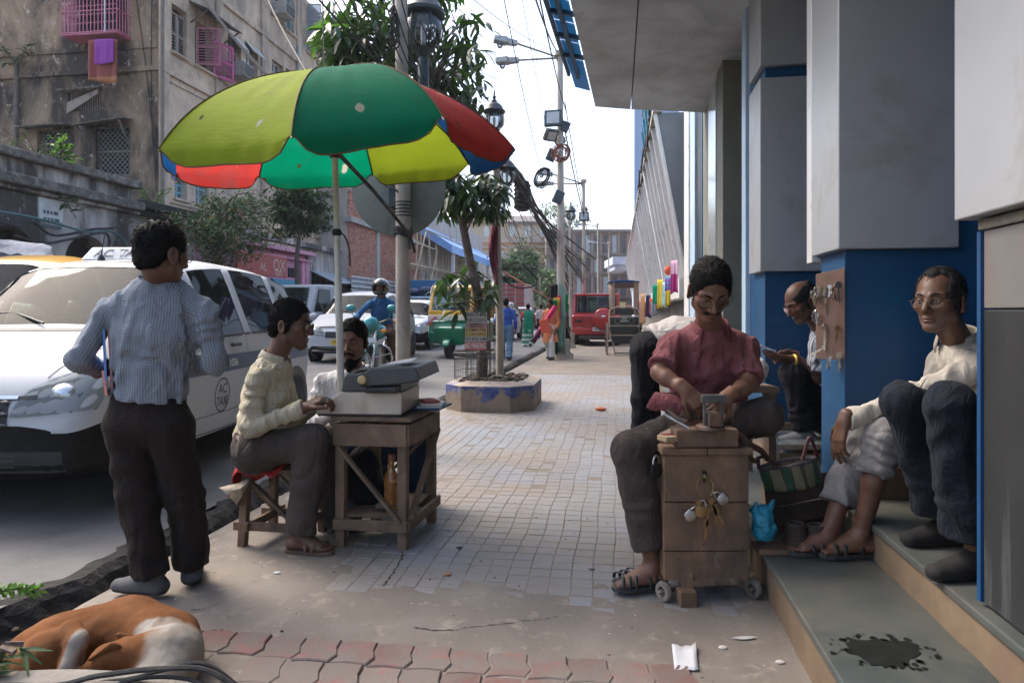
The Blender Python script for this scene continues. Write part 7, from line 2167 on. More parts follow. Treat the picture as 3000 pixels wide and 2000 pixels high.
for i,(px0,px1,py0,py1,c,lab)in enumerate(((-40,90,722,762,(.08,.2,.42),'blue tarpaulin over a stall beyond the yellow taxi'),(-40,150,700,735,(.3,.31,.33),'white sheeting along the stall top beyond the yellow taxi'),(40,140,728,770,(.5,.2,.13),'orange cloth bundle on the stall beyond the yellow taxi'),(150,215,748,775,(.5,.48,.46),'crumpled pale sheet at the end of the stall'),(175,240,752,782,(.18,.3,.42),'blue and orange cloth heap nearest the white taxi roof'),(95,170,735,768,(.06,.055,.05),'dark tin roof edge of the stall'))):
 Y=12.5+i*.15;a,c2=W(px0,py1+20,Y),W(px1,py0,Y);rows=[]
 sl=-(px1-px0)*.22
 for k in range(9):
  t=k/8;x=lerp(px0,px1,t);rows.append([W(x,lerp(py0,py1,s_)+t*22+q.uniform(-4,4),Y+q.uniform(-.1,.1)-s_*.5)for s_ in(0,.33,.66,1)]+[W(x,py1+60,Y-.4)])
 b=MB();b.grid(rows);o=b.build('stall_cover',cloth_mat('stall_cover_%d'%i,c,var=.3),None,smooth=True,solid=.03);tag(o,lab,'cover')
def nrm(v):return Vector(v).normalized()
def person(label,hc,fwd,J,skin=SKIN,hs=1.1,up=(0,0,1),top=None,bot=None,hair=None,res=1.0,group=None,face=True,opts=None,chin=0.0,fat=0.0,lids=.004,look=(0,0)):
 hc=Vector(hc);M=head_axes(fwd,up);parts=[];o=opts or{}
 neck,pel=J['neck'],J['pel'];ax=(neck-pel).normalized()
 (sL,sR)=J['arms'][0][0],J['arms'][1][0];side=(sR-sL).normalized()
 core=Sdf(.03)
 core.cap(neck,lerp(neck,pel,.5),.05,.06,side=side,ratio=.65);core.cap(lerp(neck,pel,.5),pel,.06,.065,side=side,ratio=.7)
 core.cap(lerp(sL,sR,.1)-ax*.02,lerp(sR,sL,.1)-ax*.02,.022)
 for a in J['arms']:core.cap(a[0]-ax*.02,a[1],.02,.024)
 for l in J['legs']:core.cap(l[0],l[1],.05,.04);core.cap(l[1],l[2],.04,.03)
 parts.append(core.mesh(.016*res))
 parts.append(head_sdf(hc,M,hs,fat,chin,neck=neck,lids=lids).mesh(.0033*res if face else .009*res))
 for a in J['arms']:
  q=Sdf(.012)
  q.cap(a[1],lerp(a[1],a[2],.3),.034 if top and top.get('sl')=='short' else .026,.038 if top and top.get('sl')=='short' else .03,.02);q.cap(lerp(a[1],a[2],.3),a[2],.038 if top and top.get('sl')=='short' else .03,.026,.02)
  if a[0]is not None and top and top.get('sl')=='short':q.cap(lerp(a[0],a[1],.6),a[1],.042,.036,.02)
  hand_sdf(q,a[2],a[3],a[4],a[5],a[6],1.04)
  parts.append(q.mesh(.0042*res))
 for l in J['legs']:
  if l[4]in('bare','sandal'):
   q=Sdf(.02);q.cap(lerp(l[1],l[2],.2),lerp(l[1],l[2],.45),.05,.046);q.cap(lerp(l[1],l[2],.45),l[2],.046,.034)
   foot_sdf(q,l[2],l[3],l[6]if len(l)>6 else(0,0,1),side=l[5]);parts.append(q.mesh(.006*res))
 body=masked_body('person',parts,[(hc,M,hs,o)]if face else[],label,skin,group)
 if face and o.get('eyes',1):eyes(body,hc,M,hs,look)
 if hair is not None:
  hm,hk=hair[0],hair[1]if len(hair)>1 else 'short'
  hair_part(body,hc,M,hm,hs,hk,line=hair[2]if len(hair)>2 else .072,inf=hair[3]if len(hair)>3 else .008,h=.0045*res if face else .009,amp=.004 if face else .003)
  if face:brows(body,hc,M,hm,hs,o.get('moust',False),beard=o.get('beard',False))
 shirt=None
 if top:
  q=Sdf(.025);d=top.get('d',.112);rt=top.get('rt',.62);bl=top.get('belly',d+.005);n_=top.get('hem',.93)
  c1,c2,c3=lerp(neck,pel,.14),lerp(neck,pel,.42),lerp(neck,pel,n_)
  b1,b2,b3=[c+Vector(top.get('bulge',(0,0,0)))*k for c,k in((c1,0),(c2,.4),(c3,1))]
  q.cap(b1,b2,d*.8,d,.03,side=side,ratio=rt);q.cap(b2,b3,d,bl,.03,(0,1),side,rt+.02,wr=top.get('wr',(.005,2.5)))
  q.cap(lerp(sL,neck,.06)-ax*.022,neck-ax*.035,.05,.058,.06);q.cap(lerp(sR,neck,.06)-ax*.022,neck-ax*.035,.05,.058,.06)
  for a in J['arms']:
   su=nrm((a[1]-a[0]).cross(a[2]-a[1])+Vector((1e-4,0,0)))
   if top.get('sl')=='short':
    a0=a[0]-ax*.02;q.cap(a0,lerp(a0,a[1],.82),.055,.064,.03,(0,1),su,1.0,(.004,2))
   else:
    e=lerp(a[1],a[2],top.get('cuff',.93))
    q.cap(a[0]-ax*.02,a[1],.056,.05,.03,(0,0),su,1.0,(.006,3));q.cap(a[1],e,.05,.04,.03,(0,1),su,1.0,(.006,4))
    k=nrm(a[2]-a[1]);q.cap(e-k*.05,e+k*.005,.041,.042,.006,(1,1),su)
  q.noise(top.get('amp',.007)*1.25,8.5,(1.3,1.3,.55));q.ridge=True
  shirt=cloth_part(top.get('name','shirt'),q,.0075*res,top['m'],body)
  if top.get('collar',1):collar(body,neck+ax*.016+Vector(top.get('cofs',(0,0,0))),ax.lerp(M.col[2],.25),M.col[1]if top.get('cf')is None else top['cf'],top['m'],top.get('cr',.066),top.get('co',.7))
 if bot:
  q=Sdf(.03);hL,hR=J['legs'][0][0],J['legs'][1][0];rw=bot.get('w',.108)
  wa=lerp(pel,neck,bot.get('waist',.12))
  q.cap(pel-ax*.02,wa,rw,rw*.97,.03,(0,1),side,.64);q.cap(hL,hR,rw*.98,None,.04)
  for i,l in enumerate(J['legs']):
   e=lerp(l[1],l[2],(l[7]if len(l)>7 else bot.get('len',.95)))
   fr=nrm((l[1]-l[0]).cross(l[2]-l[1])+Vector((1e-4,0,0)))
   q.cap(l[0],l[1],bot.get('t',.098),bot.get('k',.076),.03,(0,0),fr,1.0,(.005,3));q.cap(l[1],e,bot.get('k',.076),bot.get('h',.082),.03,(0,1),fr,1.0,(.006,3.5))
  q.noise(bot.get('amp',.007),8,(1.4,1.4,.5));q.ridge=True
  cloth_part('trousers',q,.008*res,bot['m'],body)
 for i,l in enumerate(J['legs']):
  if l[4]=='shoe':
   q=Sdf(.02);shoe_sdf(q,l[2],l[3],h=.07);v,f=q.mesh(.007*res);me=np_mesh('shoe',v,f);zc_=v[f].mean(1)[:,2];me.polygons.foreach_set('material_index',(zc_<v[:,2].min()+.02).astype(np.int32));link('shoe',me,body,False,[o.get('shoe',BLACK),RUBBER])
  if l[4]=='sandal':sandal(body,l[2],l[3],l[5],o.get('strap',SANDALM),o.get('chunky',False))
 return body,M,shirt
SANDALM=pm('brown_sandal',(.12,.07,.05),.6,var=.2)
SANDALB=pm('black_sandal',(.03,.032,.034),.5,var=.25,bmp=.3,bscale=150)
def sandal(body,ankle,d,side,mat,chunky=False):
 d=nrm(d);up=Vector((0,0,1));t=d.cross(up).normalized()*side;a=Vector(ankle);z=-.07
 b=MB();prof=[(-.07,.028),(-.05,.04),(.03,.038),(.09,.047),(.14,.046),(.175,.034),(.19,.012)]
 L=[a+d*x+t*w+up*z for x,w in prof]+[a+d*x-t*w*.92+up*z for x,w in reversed(prof)]
 b.prism(L,up*-.022);s=b.build('sandal',mat,body,True,bevel=.004)
 b=MB()
 for(x,w,h)in(((.035,.048,.062),(.075,.052,.05),(.115,.054,.04))if not chunky else((.02,.052,.07),(.05,.056,.06),(.08,.058,.052),(.11,.058,.044),(.14,.054,.036))):
  rows=[]
  for k in range(9):
   an=math.pi*k/8;rows.append([a+d*(x+s_*(.018 if not chunky else .014)+.02*math.cos(an)*(1 if x>.05 else-1))+t*w*math.cos(an)+up*(z+h*math.sin(an)**.7)for s_ in(-.5,.5)])
  b.grid(rows)
 b.build('strap',mat,s,True,True,solid=.004)
V3=Vector
PALM=(0,0,1)
GREYCHK=cloth_mat('grey_blue_check',(.25,.28,.32),[(0,.011,.42,(.12,.14,.17),.7),(1,.011,.42,(.13,.15,.18),.65)])
BRNTR=cloth_mat('dark_brown_wool',(.017,.012,.0105),var=.2)
Y0=3.05
body,M,sh=person('man in grey checked shirt and dark trousers standing with his back turned',W(474,742,3.0),(.42,.9,-.1),dict(neck=W(468,822,3.05),pel=W(432,1215,3.06),arms=[(W(322,900,3.05),W(232,1052,3.0),W(300,1085,3.24),(.35,.93,.1),(-.9,.3,.2),1,.4),(W(605,905,3.06),W(632,1062,3.08),W(560,1070,3.32),(-.3,.95,.1),(.9,.3,.2),-1,.4)],legs=[(W(378,1250,3.05),W(402,1455,3.03),W(447,1690,2.99),(-.96,.12,0),'shoe',1),(W(497,1250,3.06),W(540,1455,3.1),W(563,1655,3.14),(-.35,.93,0),'shoe',1)]),skin=SKIN_DK,hs=1.13,top=dict(m=GREYCHK,d=.117,rt=.64,hem=.88,belly=.108,amp=.008,cr=.066,co=.5),bot=dict(m=BRNTR,w=.103,t=.097,k=.08,h=.076,waist=.15,len=1.0),hair=(HAIR,'short',.06,.007),opts=dict(shoe=pm('grey_suede',(.075,.075,.08),.9,var=.25)))
spectacles(None,W(474,742,3.0),M,WIRE,body,1.13)
fo=thing('folder','blue and orange document folder clamped under the standing man\'s left arm','folder',W(302,1060,3.05))
for k,(m_,dx)in enumerate(((paint('folder_blue',(.02,.12,.42)),-.012),(paint('folder_maroon',(.15,.025,.05)),.012),(cloth_mat('folder_grey',(.14,.12,.12)),.034))):
 b=MB();b.prism([W(307,962,3.0)+V3((dx,0,0)),W(316,1155,2.98)+V3((dx,0,.02*k)),W(318,1150,3.3)+V3((dx,0,0)),W(318,990,3.3)+V3((dx,0,0))],(.012,0,0));c_=b.build('cover',m_,fo,True,bevel=.003)
 if k==0:b=MB();b.prism([W(305,1085,2.992)+V3((dx,0,0)),W(315,1158,2.972)+V3((dx,0,0)),W(318,1152,3.29)+V3((dx,0,0)),W(316,1085,3.29)+V3((dx,0,0))],(.013,0,0));b.build('corner',paint('folder_orange',(.5,.1,.03)),c_,True)
CREAMCHK=cloth_mat('cream_check_shirt',(.5,.46,.36),[(0,.05,.16,(.4,.33,.18),.7),(1,.055,.16,(.42,.36,.22),.7),(0,.05,.05,(.55,.5,.3),.6)])
GRYTR=cloth_mat('grey_brown_trousers',(.075,.06,.053),var=.12)
hcT=W(852,950,3.75)
body,M,sh=person('man in cream checked shirt and glasses typing on his stool',hcT,(.985,-.08,-.1),dict(neck=W(805,1058,3.76),pel=W(752,1292,3.74),arms=[(W(828,1100,3.94),W(868,1225,4.02),W(935,1178,3.86),(.85,-.3,.05),(0,.1,1),-1,.65),(W(752,1108,3.57),W(742,1250,3.52),W(895,1193,3.55),(.8,.12,.42),(-.2,-.3,.9),1,.75)],legs=[(W(775,1320,3.86),W(955,1295,3.95),W(985,1545,3.9),(.95,-.1,0),'shoe',-1),(W(752,1325,3.62),W(915,1288,3.58),W(878,1566,3.55),(.98,-.2,0),'sandal',-1)]),skin=SKIN_DK,hs=1.13,top=dict(m=CREAMCHK,d=.122,rt=.7,belly=.14,hem=.95,bulge=(.03,0,0),amp=.009,cr=.07,cf=V3((1,-.1,0)),co=.55),bot=dict(m=GRYTR,w=.118,t=.1,k=.083,h=.08,len=.97),hair=(HAIR,'short',.072,.005),opts=dict(strap=SANDALM,stubble=.3))
spectacles(None,hcT,M,WIRE,body,1.13)
for k,(dx,m_)in enumerate(((.0,PANELW),(.022,STEEL))):
 b=MB();c_=W(944+k*14,1150+k*20,3.5);b.tube([c_+V3((0,.012*math.cos(a),.012*math.sin(a)))for a in[2*math.pi*i/10 for i in range(11)]],.004,5);b.build('ring',m_,body,True,True)
WHITES=cloth_mat('white_pinstripe_shirt',(.56,.54,.54),[(0,.035,.12,(.38,.36,.38),.6)])
JEANS=cloth_mat('blue_jeans',(.02,.035,.07),var=.2)
hcB=W(1032,1000,4.28)
body,M,sh=person('bearded man in a white shirt sitting low behind the typewriter',hcB,(-.05,-1,-.12),dict(neck=W(1030,1088,4.36),pel=W(1055,1312,4.50),arms=[(W(1118,1112,4.40),W(1165,1235,4.35),W(1130,1255,4.18),(-.5,-.8,-.1),(0,0,1),-1,.4),(W(944,1112,4.36),W(918,1240,4.32),W(985,1205,4.18),(.8,-.5,.0),(0,0,1),1,.4)],legs=[(W(1105,1325,4.48),W(1238,1305,4.40),W(1215,1478,4.50),(-.2,-.9,0),'shoe',1),(W(1010,1325,4.48),W(1030,1320,4.18),W(1050,1505,4.28),(.1,-.95,0),'shoe',-1)]),hs=1.14,fat=.005,chin=.004,lids=.0052,top=dict(m=WHITES,d=.115,rt=.6,amp=.008,cr=.075,co=.85,cf=V3((0,-1,0))),bot=dict(m=JEANS,t=.085,k=.072,h=.07),hair=(HAIR,'short',.074,.006),opts=dict(beard=True,moust=True,stubble=.5),look=(.1,-.3))
st=thing('low_stool','low wooden stool under the bearded man','stool',V3((W(1055,1300,4.52).x,4.54,0)))
b=MB();b.box((0,0,.29),(.34,.28,.03));b.build('seat',DARKV,st)
for x in(-.14,.14):
 for y in(-.11,.11):b=MB();b.box((x,y,.1375),(.04,.04,.275));b.build('leg',DARKV,st)
MAROON=cloth_mat('maroon_shirt',(.17,.055,.062),[(0,.006,.3,(.3,.14,.15),.5)],var=.14)
TAUPE=cloth_mat('taupe_trousers',(.062,.048,.043),var=.14)
hcL=W(2080,846,3.06)
body,M,sh=person('locksmith in a maroon short sleeved shirt bent over his work at the wooden cabinet',hcL,(-.05,-.8,-.6),dict(neck=W(2080,968,3.24),pel=W(2075,1228,3.42),arms=[(W(2200,1008,3.26),W(2192,1128,3.14),W(2134,1160,3.03),(-.62,-.35,-.4),(.45,-.6,.5),-1,.75),(W(1962,1004,3.26),W(1930,1092,3.14),W(2005,1140,3.04),(.62,-.25,-.62),(-.35,-.75,.45),1,.6)],legs=[(W(2125,1238,3.4),W(2238,1222,3.14),W(2010,1262,3.04),(-1,-.05,-.05),'bare',1,(0,-.6,.8)),(W(2020,1240,3.38),W(1848,1318,3.02),W(1912,1660,3.06),(-.96,-.2,0),'sandal',-1)]),skin=SKIN,hs=1.13,lids=.0055,top=dict(m=MAROON,d=.118,rt=.6,sl='short',hem=.98,belly=.122,amp=.009,cr=.07,co=.8,cf=V3((0,-1,0)),cofs=(0,-.02,0)),bot=dict(m=TAUPE,t=.095,k=.08,h=.084,len=.8),hair=(HAIR,'short',.076,.005),opts=dict(moust=True,strap=SANDALB,chunky=True),look=(0,-.4))
spectacles(None,hcL,M,WIRE,body,1.13)
placket(sh,[lerp(W(2062,985,2),W(2056,1150,2),i/8)for i in range(9)],(0,1,0),(1,0,0),body,MAROON)
buttons(sh,[W(2060,1010,2),W(2058,1062,2),W(2054,1102,2)],(0,1,0),body,PANELW)
b=MB();rows=[]
for i in range(8):
 t=i/7;a,c=W(lerp(1925,2030,t),1150,3.16),W(lerp(1893,1985,t),lerp(1192,1222,t)+6*math.sin(t*9),3.0)
 rows.append([a.lerp(c,s_)+V3((0,-.035*math.sin(math.pi*s_),.03*math.sin(math.pi*s_)))for s_ in(0,.25,.5,.75,1)])
b.grid(rows);b.build('shirt_tail',MAROON,body,True,True,solid=.005)
sandal_spare=thing('sandal','empty black moulded sandal lying beside the locksmith\'s foot','sandal',W(1885,1705,3.2)*1)
sandal(sandal_spare,W(1905,1650,3.2),(-.96,-.2,0),1,SANDALB,True)
DKJ=cloth_mat('black_jeans',(.01,.01,.013),var=.25)
person('man in a white shirt and black jeans bending over behind the locksmith',W(2085,1000,4.75),(.6,-.1,-.8),dict(neck=W(2045,968,4.75),pel=W(1897,1012,4.7),arms=[(W(2020,960,4.92),W(2030,1090,4.95),W(2060,1190,4.9),(.3,0,-.9),(0,1,0),1,.3),(W(2020,965,4.56),W(2020,1095,4.5),W(2050,1200,4.5),(.3,0,-.9),(0,-1,0),-1,.3)],legs=[(W(1902,1030,4.82),W(1905,1160,4.85),W(1910,1385,4.95),(.9,-.2,0),'shoe',1),(W(1890,1034,4.6),W(1880,1165,4.56),W(1878,1405,4.62),(.9,-.3,0),'shoe',1)]),hs=1.05,top=dict(m=cloth_mat('plain_white_shirt',(.5,.47,.45)),d=.135,rt=.7,hem=.93,belly=.13,collar=0),bot=dict(m=DKJ,w=.1,t=.092,k=.07,h=.07,waist=.1,len=.98),hair=(HAIR,),face=False,res=1.2)
STRP=cloth_mat('striped_shirt',(.4,.42,.45),[(0,.022,.42,(.05,.06,.09),.9)])
hcR=W(2348,884,4.5)
body,M,sh=person('balding man in a striped shirt reading a phone behind the key board',hcR,(-.86,-.12,-.48),dict(neck=W(2412,972,4.55),pel=W(2440,1225,4.62),arms=[(W(2398,1000,4.36),W(2392,1108,4.34),W(2322,1052,4.36),(-.97,0,.1),(-.1,-.5,-.85),-1,.25),(W(2440,1000,4.74),W(2400,1100,4.72),W(2318,1038,4.55),(-.95,-.2,.05),(.2,.6,.7),-1,.55)],legs=[(W(2430,1225,4.5),W(2325,1098,4.36),W(2362,1268,4.36),(-.98,-.1,0),'shoe',1),(W(2450,1225,4.7),W(2345,1105,4.62),W(2385,1262,4.62),(-.98,0,0),'shoe',1)]),skin=SKIN_DK,hs=1.1,top=dict(m=STRP,d=.115,sl='short',collar=1,cf=V3((-1,0,0)),co=.6),bot=dict(m=pm('x',(0,0,0))if 0 else cloth_mat('black_trousers',(.012,.012,.015)),t=.1,k=.085,h=.08,len=.92),hair=(HAIR_G,'bald',.07,.006),opts=dict(shoe=cloth_mat('grey_sock',(.2,.2,.2))))
spectacles(None,hcR,M,paint('red_frame',(.45,.03,.03)),body,1.1)
b=MB();c_=W(2327,1056,4.33);b.tube([c_+V3((.0,.038*math.cos(a),.034*math.sin(a)))for a in[2*math.pi*i/14 for i in range(15)]],.009,6);b.build('watch',pm('gold_watch',(.6,.36,.06),.3,.7),body,True,True)
ph=MB();ph.box(W(2244,1020,4.38),(.11,.075,.012),rotm('Y',.35));o=ph.build('phone',pm('pale_phone',(.5,.52,.62),.3),bevel=.003);tag(o,'pale phone held in the reading man\'s hands','phone')
CREAMS=cloth_mat('cream_shirt',(.5,.455,.385),var=.08)
GREYTR=cloth_mat('pale_grey_trousers',(.2,.19,.188),var=.1)
hcO=W(2752,880,2.92)
body,M,sh=person('old man in glasses and a cream shirt sitting on the steps looking at the camera',hcO,(-.84,-.54,-.04),dict(neck=W(2808,1000,3.04),pel=W(2868,1318,3.14),arms=[(W(2852,1060,2.88),W(2672,1160,2.96),W(2474,1232,2.96),(-.3,-.02,-.95),(-.9,-.2,.3),1,[.2,.3,.35,.4]),(W(2752,1060,3.15),W(2690,1230,3.17),W(2600,1270,3.15),(-.8,-.3,-.3),(0,-.3,.9),1,.4)],legs=[(W(2840,1345,3.02),W(2592,1282,2.90),W(2520,1566,2.96),(-.99,-.08,0),'sandal',-1,(0,0,1),.36),(W(2830,1330,3.14),W(2532,1268,3.08),W(2428,1560,3.0),(-.99,-.12,0),'sandal',1,(0,0,1),.72)]),skin=SKIN_OLD,hs=1.12,top=dict(m=CREAMS,d=.112,rt=.62,amp=.009,cr=.072,co=.75,cuff=.95,wr=(.008,4)),bot=dict(m=GREYTR,t=.085,k=.075,h=.08,w=.1),hair=(HAIR_G,'receding',.078,.007),opts=dict(strap=SANDALB,stubble=.4),lids=.0042,look=(.08,0))
spectacles(None,hcO,M,GOLDW,body,1.12)
NAVY=cloth_mat('navy_trousers',(.0095,.013,.021),var=.18)
person('man in navy trousers sitting with drawn up knees half behind the marble column',W(3030,900,2.5),(-.5,-.8,0),dict(neck=W(3040,1010,2.5),pel=W(2985,1360,2.6),arms=[(W(3110,1080,2.4),W(3060,1250,2.3),W(2960,1240,2.3),(-.8,-.4,0),(0,0,1),1,.4),(W(2960,1080,2.66),W(2960,1240,2.7),W(2920,1260,2.5),(-.8,-.4,0),(0,0,1),1,.4)],legs=[(W(3000,1370,2.5),W(2788,1190,2.28),W(2858,1630,2.34),(-.97,-.2,0),'shoe',1),(W(2940,1350,2.7),W(2652,1178,2.58),W(2770,1540,2.67),(-.98,-.16,0),'shoe',1)]),hs=1.08,top=dict(m=MATS['plain_white_shirt'],d=.112),bot=dict(m=NAVY,t=.09,k=.078,h=.092,w=.1,len=.84),hair=(HAIR,),face=False,res=1.1,opts=dict(shoe=pm('dark_cloth_shoe',(.012,.01,.01),.85,var=.3,bmp=.3,bscale=120)))
mx=mc.location.x;my=mc.location.y;mz=mc.location.z
def L_(x,y,z):return V3((mx+x,my+y,mz+z))
BLSH=cloth_mat('blue_shirt',(.03,.1,.22),var=.2)
person('man in a blue shirt and black helmet riding the teal motorcycle',L_(.02,.14,1.58),(0,-1,-.05),dict(neck=L_(.02,.22,1.42),pel=L_(0,.42,.93),arms=[(L_(.2,.2,1.34),L_(.36,.1,1.1),L_(.34,-.2,1.07),(0,-1,-.1),(0,0,1),-1,.8),(L_(-.18,.2,1.34),L_(-.36,.1,1.12),L_(-.33,-.2,1.07),(0,-1,-.1),(0,0,1),1,.8)],legs=[(L_(.1,.38,.9),L_(.24,-.02,.82),L_(.2,.12,.36),(.1,-1,0),'shoe',1),(L_(-.1,.38,.9),L_(-.24,-.02,.82),L_(-.2,.12,.36),(-.1,-1,0),'shoe',1)]),hs=1.05,top=dict(m=BLSH,d=.115,co=.9,cf=V3((0,-1,0))),bot=dict(m=cloth_mat('maroon_brown_trousers',(.08,.045,.04)),len=.95),face=False,res=1.5)
hl=MB();hc_=L_(.02,.15,1.6)
rows=[]
for i in range(15):
 th=math.pi*i/14;rows.append([hc_+V3((.145*math.sin(th)*math.cos(a),.165*math.sin(th)*math.sin(a),.155*math.cos(th)))for a in[R(-90+42+(276*k/20))for k in range(21)]])
hl.grid(rows[:12]);rows2=[]
for i in range(7):rows2.append([hc_+V3((.147*math.sin(th)*math.cos(a),.167*math.sin(th)*math.sin(a),.157*math.cos(th)))for th in(R(0.1),R(20),R(40),R(60),R(78))for a in[R(-90-46+92*i/6)]])
hl.grid(rows2);rows3=[[hc_+V3((.15*math.sin(th)*math.cos(a),.18*math.sin(th)*math.sin(a),.155*math.cos(th)))for th in(R(118),R(128),R(140))]for a in[R(-90-50+100*i/8)for i in range(9)]]
hl.grid(rows3)
o=hl.build('helmet',pm('black_helmet_gloss',(.012,.012,.014),.12,coat=.8),None,smooth=True,solid=.012);tag(o,'glossy black open faced helmet on the motorcyclist','helmet')
def walker(label,px,Y,H,face,topm,botm,hairm=HAIR,stride=.16,z=None,skirt=None,sl='long',group=None):
 x=W(px,900,Y).x;z0=road_z(US((x,Y))[0])if z is None else z
 f=V3((math.sin(face),math.cos(face),0));r_=f.cross(V3((0,0,1)))
 k=H/1.7
 P=lambda a,b_,c:V3((x,Y,z0))+r_*a*k+f*b_*k+V3((0,0,c*k))
 return person(label,P(0,.03,1.56),f,dict(neck=P(0,0,1.4),pel=P(0,0,.95),arms=[(P(-.19,0,1.34),P(-.25,-.06,1.08),P(-.24,.08,.86),(0,0,-1),-r_,1,.4),(P(.19,0,1.34),P(.25,-.05,1.08),P(.25,.1,.87),(0,0,-1),r_,-1,.4)],legs=[(P(-.09,0,.9),P(-.1,stride*.6,.5),P(-.1,stride*.4,.08),f,'shoe',1),(P(.09,0,.9),P(.1,stride*.1,.49),P(.1,-stride,.1),f,'shoe',1)]),hs=1.0*k,top=dict(m=topm,d=.112*k,collar=0,sl=sl,hem=1.12),bot=dict(m=botm,len=.98),hair=(hairm,)if hairm else None,face=False,res=1.9,group=group),P,f,r_
LJ=cloth_mat('light_jeans',(.12,.2,.3),var=.25)
walker('man in a blue shirt and faded jeans walking away past the planter post',1482,17.3,1.63,R(4),cloth_mat('royal_blue_shirt',(.04,.09,.33),var=.15),LJ,z=.0)
def drape_sheet(name,pts_rows,mat,body,label=None,cat=None,solid=.008):
 b=MB();b.grid(pts_rows);o=b.build(name,mat,body,body is not None,True,solid=solid)
 if label:tag(o,label,cat)
 return o
def skirt(body,P,mat,z0=.98,z1=.1,w0=.17,w1=.26,name='sari'):
 b=MB();rows=[]
 for j in range(9):
  t=j/8;rows.append([P((lerp(w0,w1,t)+.012*math.sin(i*2.1)*t)*math.cos(2*math.pi*i/24),lerp(w0,w1,t)*.8*math.sin(2*math.pi*i/24),lerp(z0,z1,t))for i in range(25)])
 b.grid(rows);b.build(name,mat,body,True,True)
SARI=cloth_mat('green_white_sari',(.02,.22,.13),[(1,.22,.3,(.6,.62,.55),.9)],var=.3)
(bw,_,_),P,f,r_=walker('woman in a green and white sari and red blouse walking away',1547,24,1.55,R(6),cloth_mat('red_blouse',(.5,.05,.05)),SARI,z=.02,sl='short')
SARI2=two_tone('green_white_print',(.55,.6,.52),(.015,.2,.11),.35,5)
skirt(bw,P,SARI2)
drape_sheet('shawl',[[P(lerp(-.16,.22,t),-.14-.03*math.sin(t*5),lerp(1.42,.62,s_)-.3*t*s_)for s_ in(0,.25,.5,.75,1)]for t in(0,.2,.4,.6,.8,1)],SARI,bw)
(bw,_,_),P,f,r_=walker('woman in an orange kurta with a pink and purple scarf by the hanging scarves',1612,18.0,1.6,R(215),cloth_mat('orange_kurta',(.55,.2,.1)),cloth_mat('white_salwar',(.6,.58,.58)),z=.0)
skirt(bw,P,cloth_mat('orange_kurta',(.55,.2,.1)),.98,.5,.17,.24,'kurta')
PINKS=two_tone('pink_purple_scarf',(.13,.02,.1),(.62,.05,.17),.38)
x0=W(1600,900,17.7)
drape_sheet('scarf',[[V3((W(lerp(1622,1553,s_)+14*t,0,17.7).x,17.7-.05*math.sin(t*6),W(0,lerp(893,1000,s_)+6*t,17.7).z))for s_ in(0,.2,.4,.6,.8,1)]for t in(0,.25,.5,.75,1)],PINKS,bw)
tb_=thing('tote_bag','red and orange tote bag on the arm of the woman by the scarves','bag',W(1597,975,17.6));b=MB();c_=W(1596,955,17.62);b.box(c_,(.26,.08,.36),rotm('Y',-.2),.9);b.build('body',cloth_mat('red_tote',(.6,.12,.07)),tb_,True,bevel=.02)
b=MB();b.tube([c_+V3((-.06,0,.17)),c_+V3((.03,0,.45)),c_+V3((.08,0,.17))],.012,5);b.build('handle',cloth_mat('red_tote',(.6,.12,.07)),tb_,True,True)
walker('small figure in white on the road behind the sari woman',1585,31,1.6,0,MATS['plain_white_shirt'],DKJ,z=.03)
walker('scarf vendor in dark clothes half hidden behind the scarves',1656,19.6,1.55,R(90),cloth_mat('brown_shirt',(.12,.08,.06)),DKJ,z=0)
def canvas(name,c,trans=.5,spots=True):
 m,nt,bs=nodes_of(name)
 v=coords(nt)
 col=ramp(nt,noise(nt,v,3,5),.3,.7,(*[x*.85 for x in c],1),(*[min(1,x*1.12)for x in c],1))
 col=mixc(nt,ramp(nt,noise(nt,v,2.2,6,.7),.56,.74),col,[x*.5+.05 for x in c])
 if spots:
  vo=nt.nodes.new('ShaderNodeTexVoronoi');vo.inputs['Scale'].default_value=4.3;nt.links.new(coords(nt,'Object',(1,1,.6)),vo.inputs['Vector'])
  d=mth(nt,'ADD',vo.outputs['Distance'],mth(nt,'MULTIPLY',noise(nt,v,30,4),.11))
  pick=mth(nt,'LESS_THAN',noise(nt,v,1.9,1),.56)
  col=mixc(nt,mth(nt,'MULTIPLY',ramp(nt,d,.16,.18,(1,1,1,1),(0,0,0,1)),pick),col,(.45,.44,.36))
  vo2=nt.nodes.new('ShaderNodeTexVoronoi');vo2.inputs['Scale'].default_value=5.7;nt.links.new(coords(nt,'Object',(1,1,.5)),vo2.inputs['Vector'])
  d2=mth(nt,'ADD',vo2.outputs['Distance'],mth(nt,'MULTIPLY',noise(nt,v,40,4),.1))
  p2=mth(nt,'GREATER_THAN',noise(nt,v,2.3,1),.42)
  col=mixc(nt,mth(nt,'MULTIPLY',ramp(nt,d2,.13,.15,(1,1,1,1),(0,0,0,1)),p2),col,(.05,.05,.02))
 nt.links.new(col,bs.inputs['Base Color']);bs.inputs['Roughness'].default_value=.8;bs.inputs['Specular IOR Level'].default_value=.2
 tr=nt.nodes.new('ShaderNodeBsdfTranslucent');nt.links.new(col,tr.inputs[0])
 mx=nt.nodes.new('ShaderNodeMixShader');mx.inputs[0].default_value=trans
 nt.links.new(bs.outputs[0],mx.inputs[1]);nt.links.new(tr.outputs[0],mx.inputs[2]);nt.links.new(mx.outputs[0],nt.nodes['Material Output'].inputs[0])
 bump(nt,bs,noise(nt,coords(nt,'Object',(1,1,6)),9,5,.6,.5),.3,.01)
 return m
UC=V3((-1.05,4.18,2.20));un=V3((-.075,-.102,1)).normalized();ue1=V3((0,1,0)).cross(un).normalized();ue2=un.cross(ue1)
tips_=[]
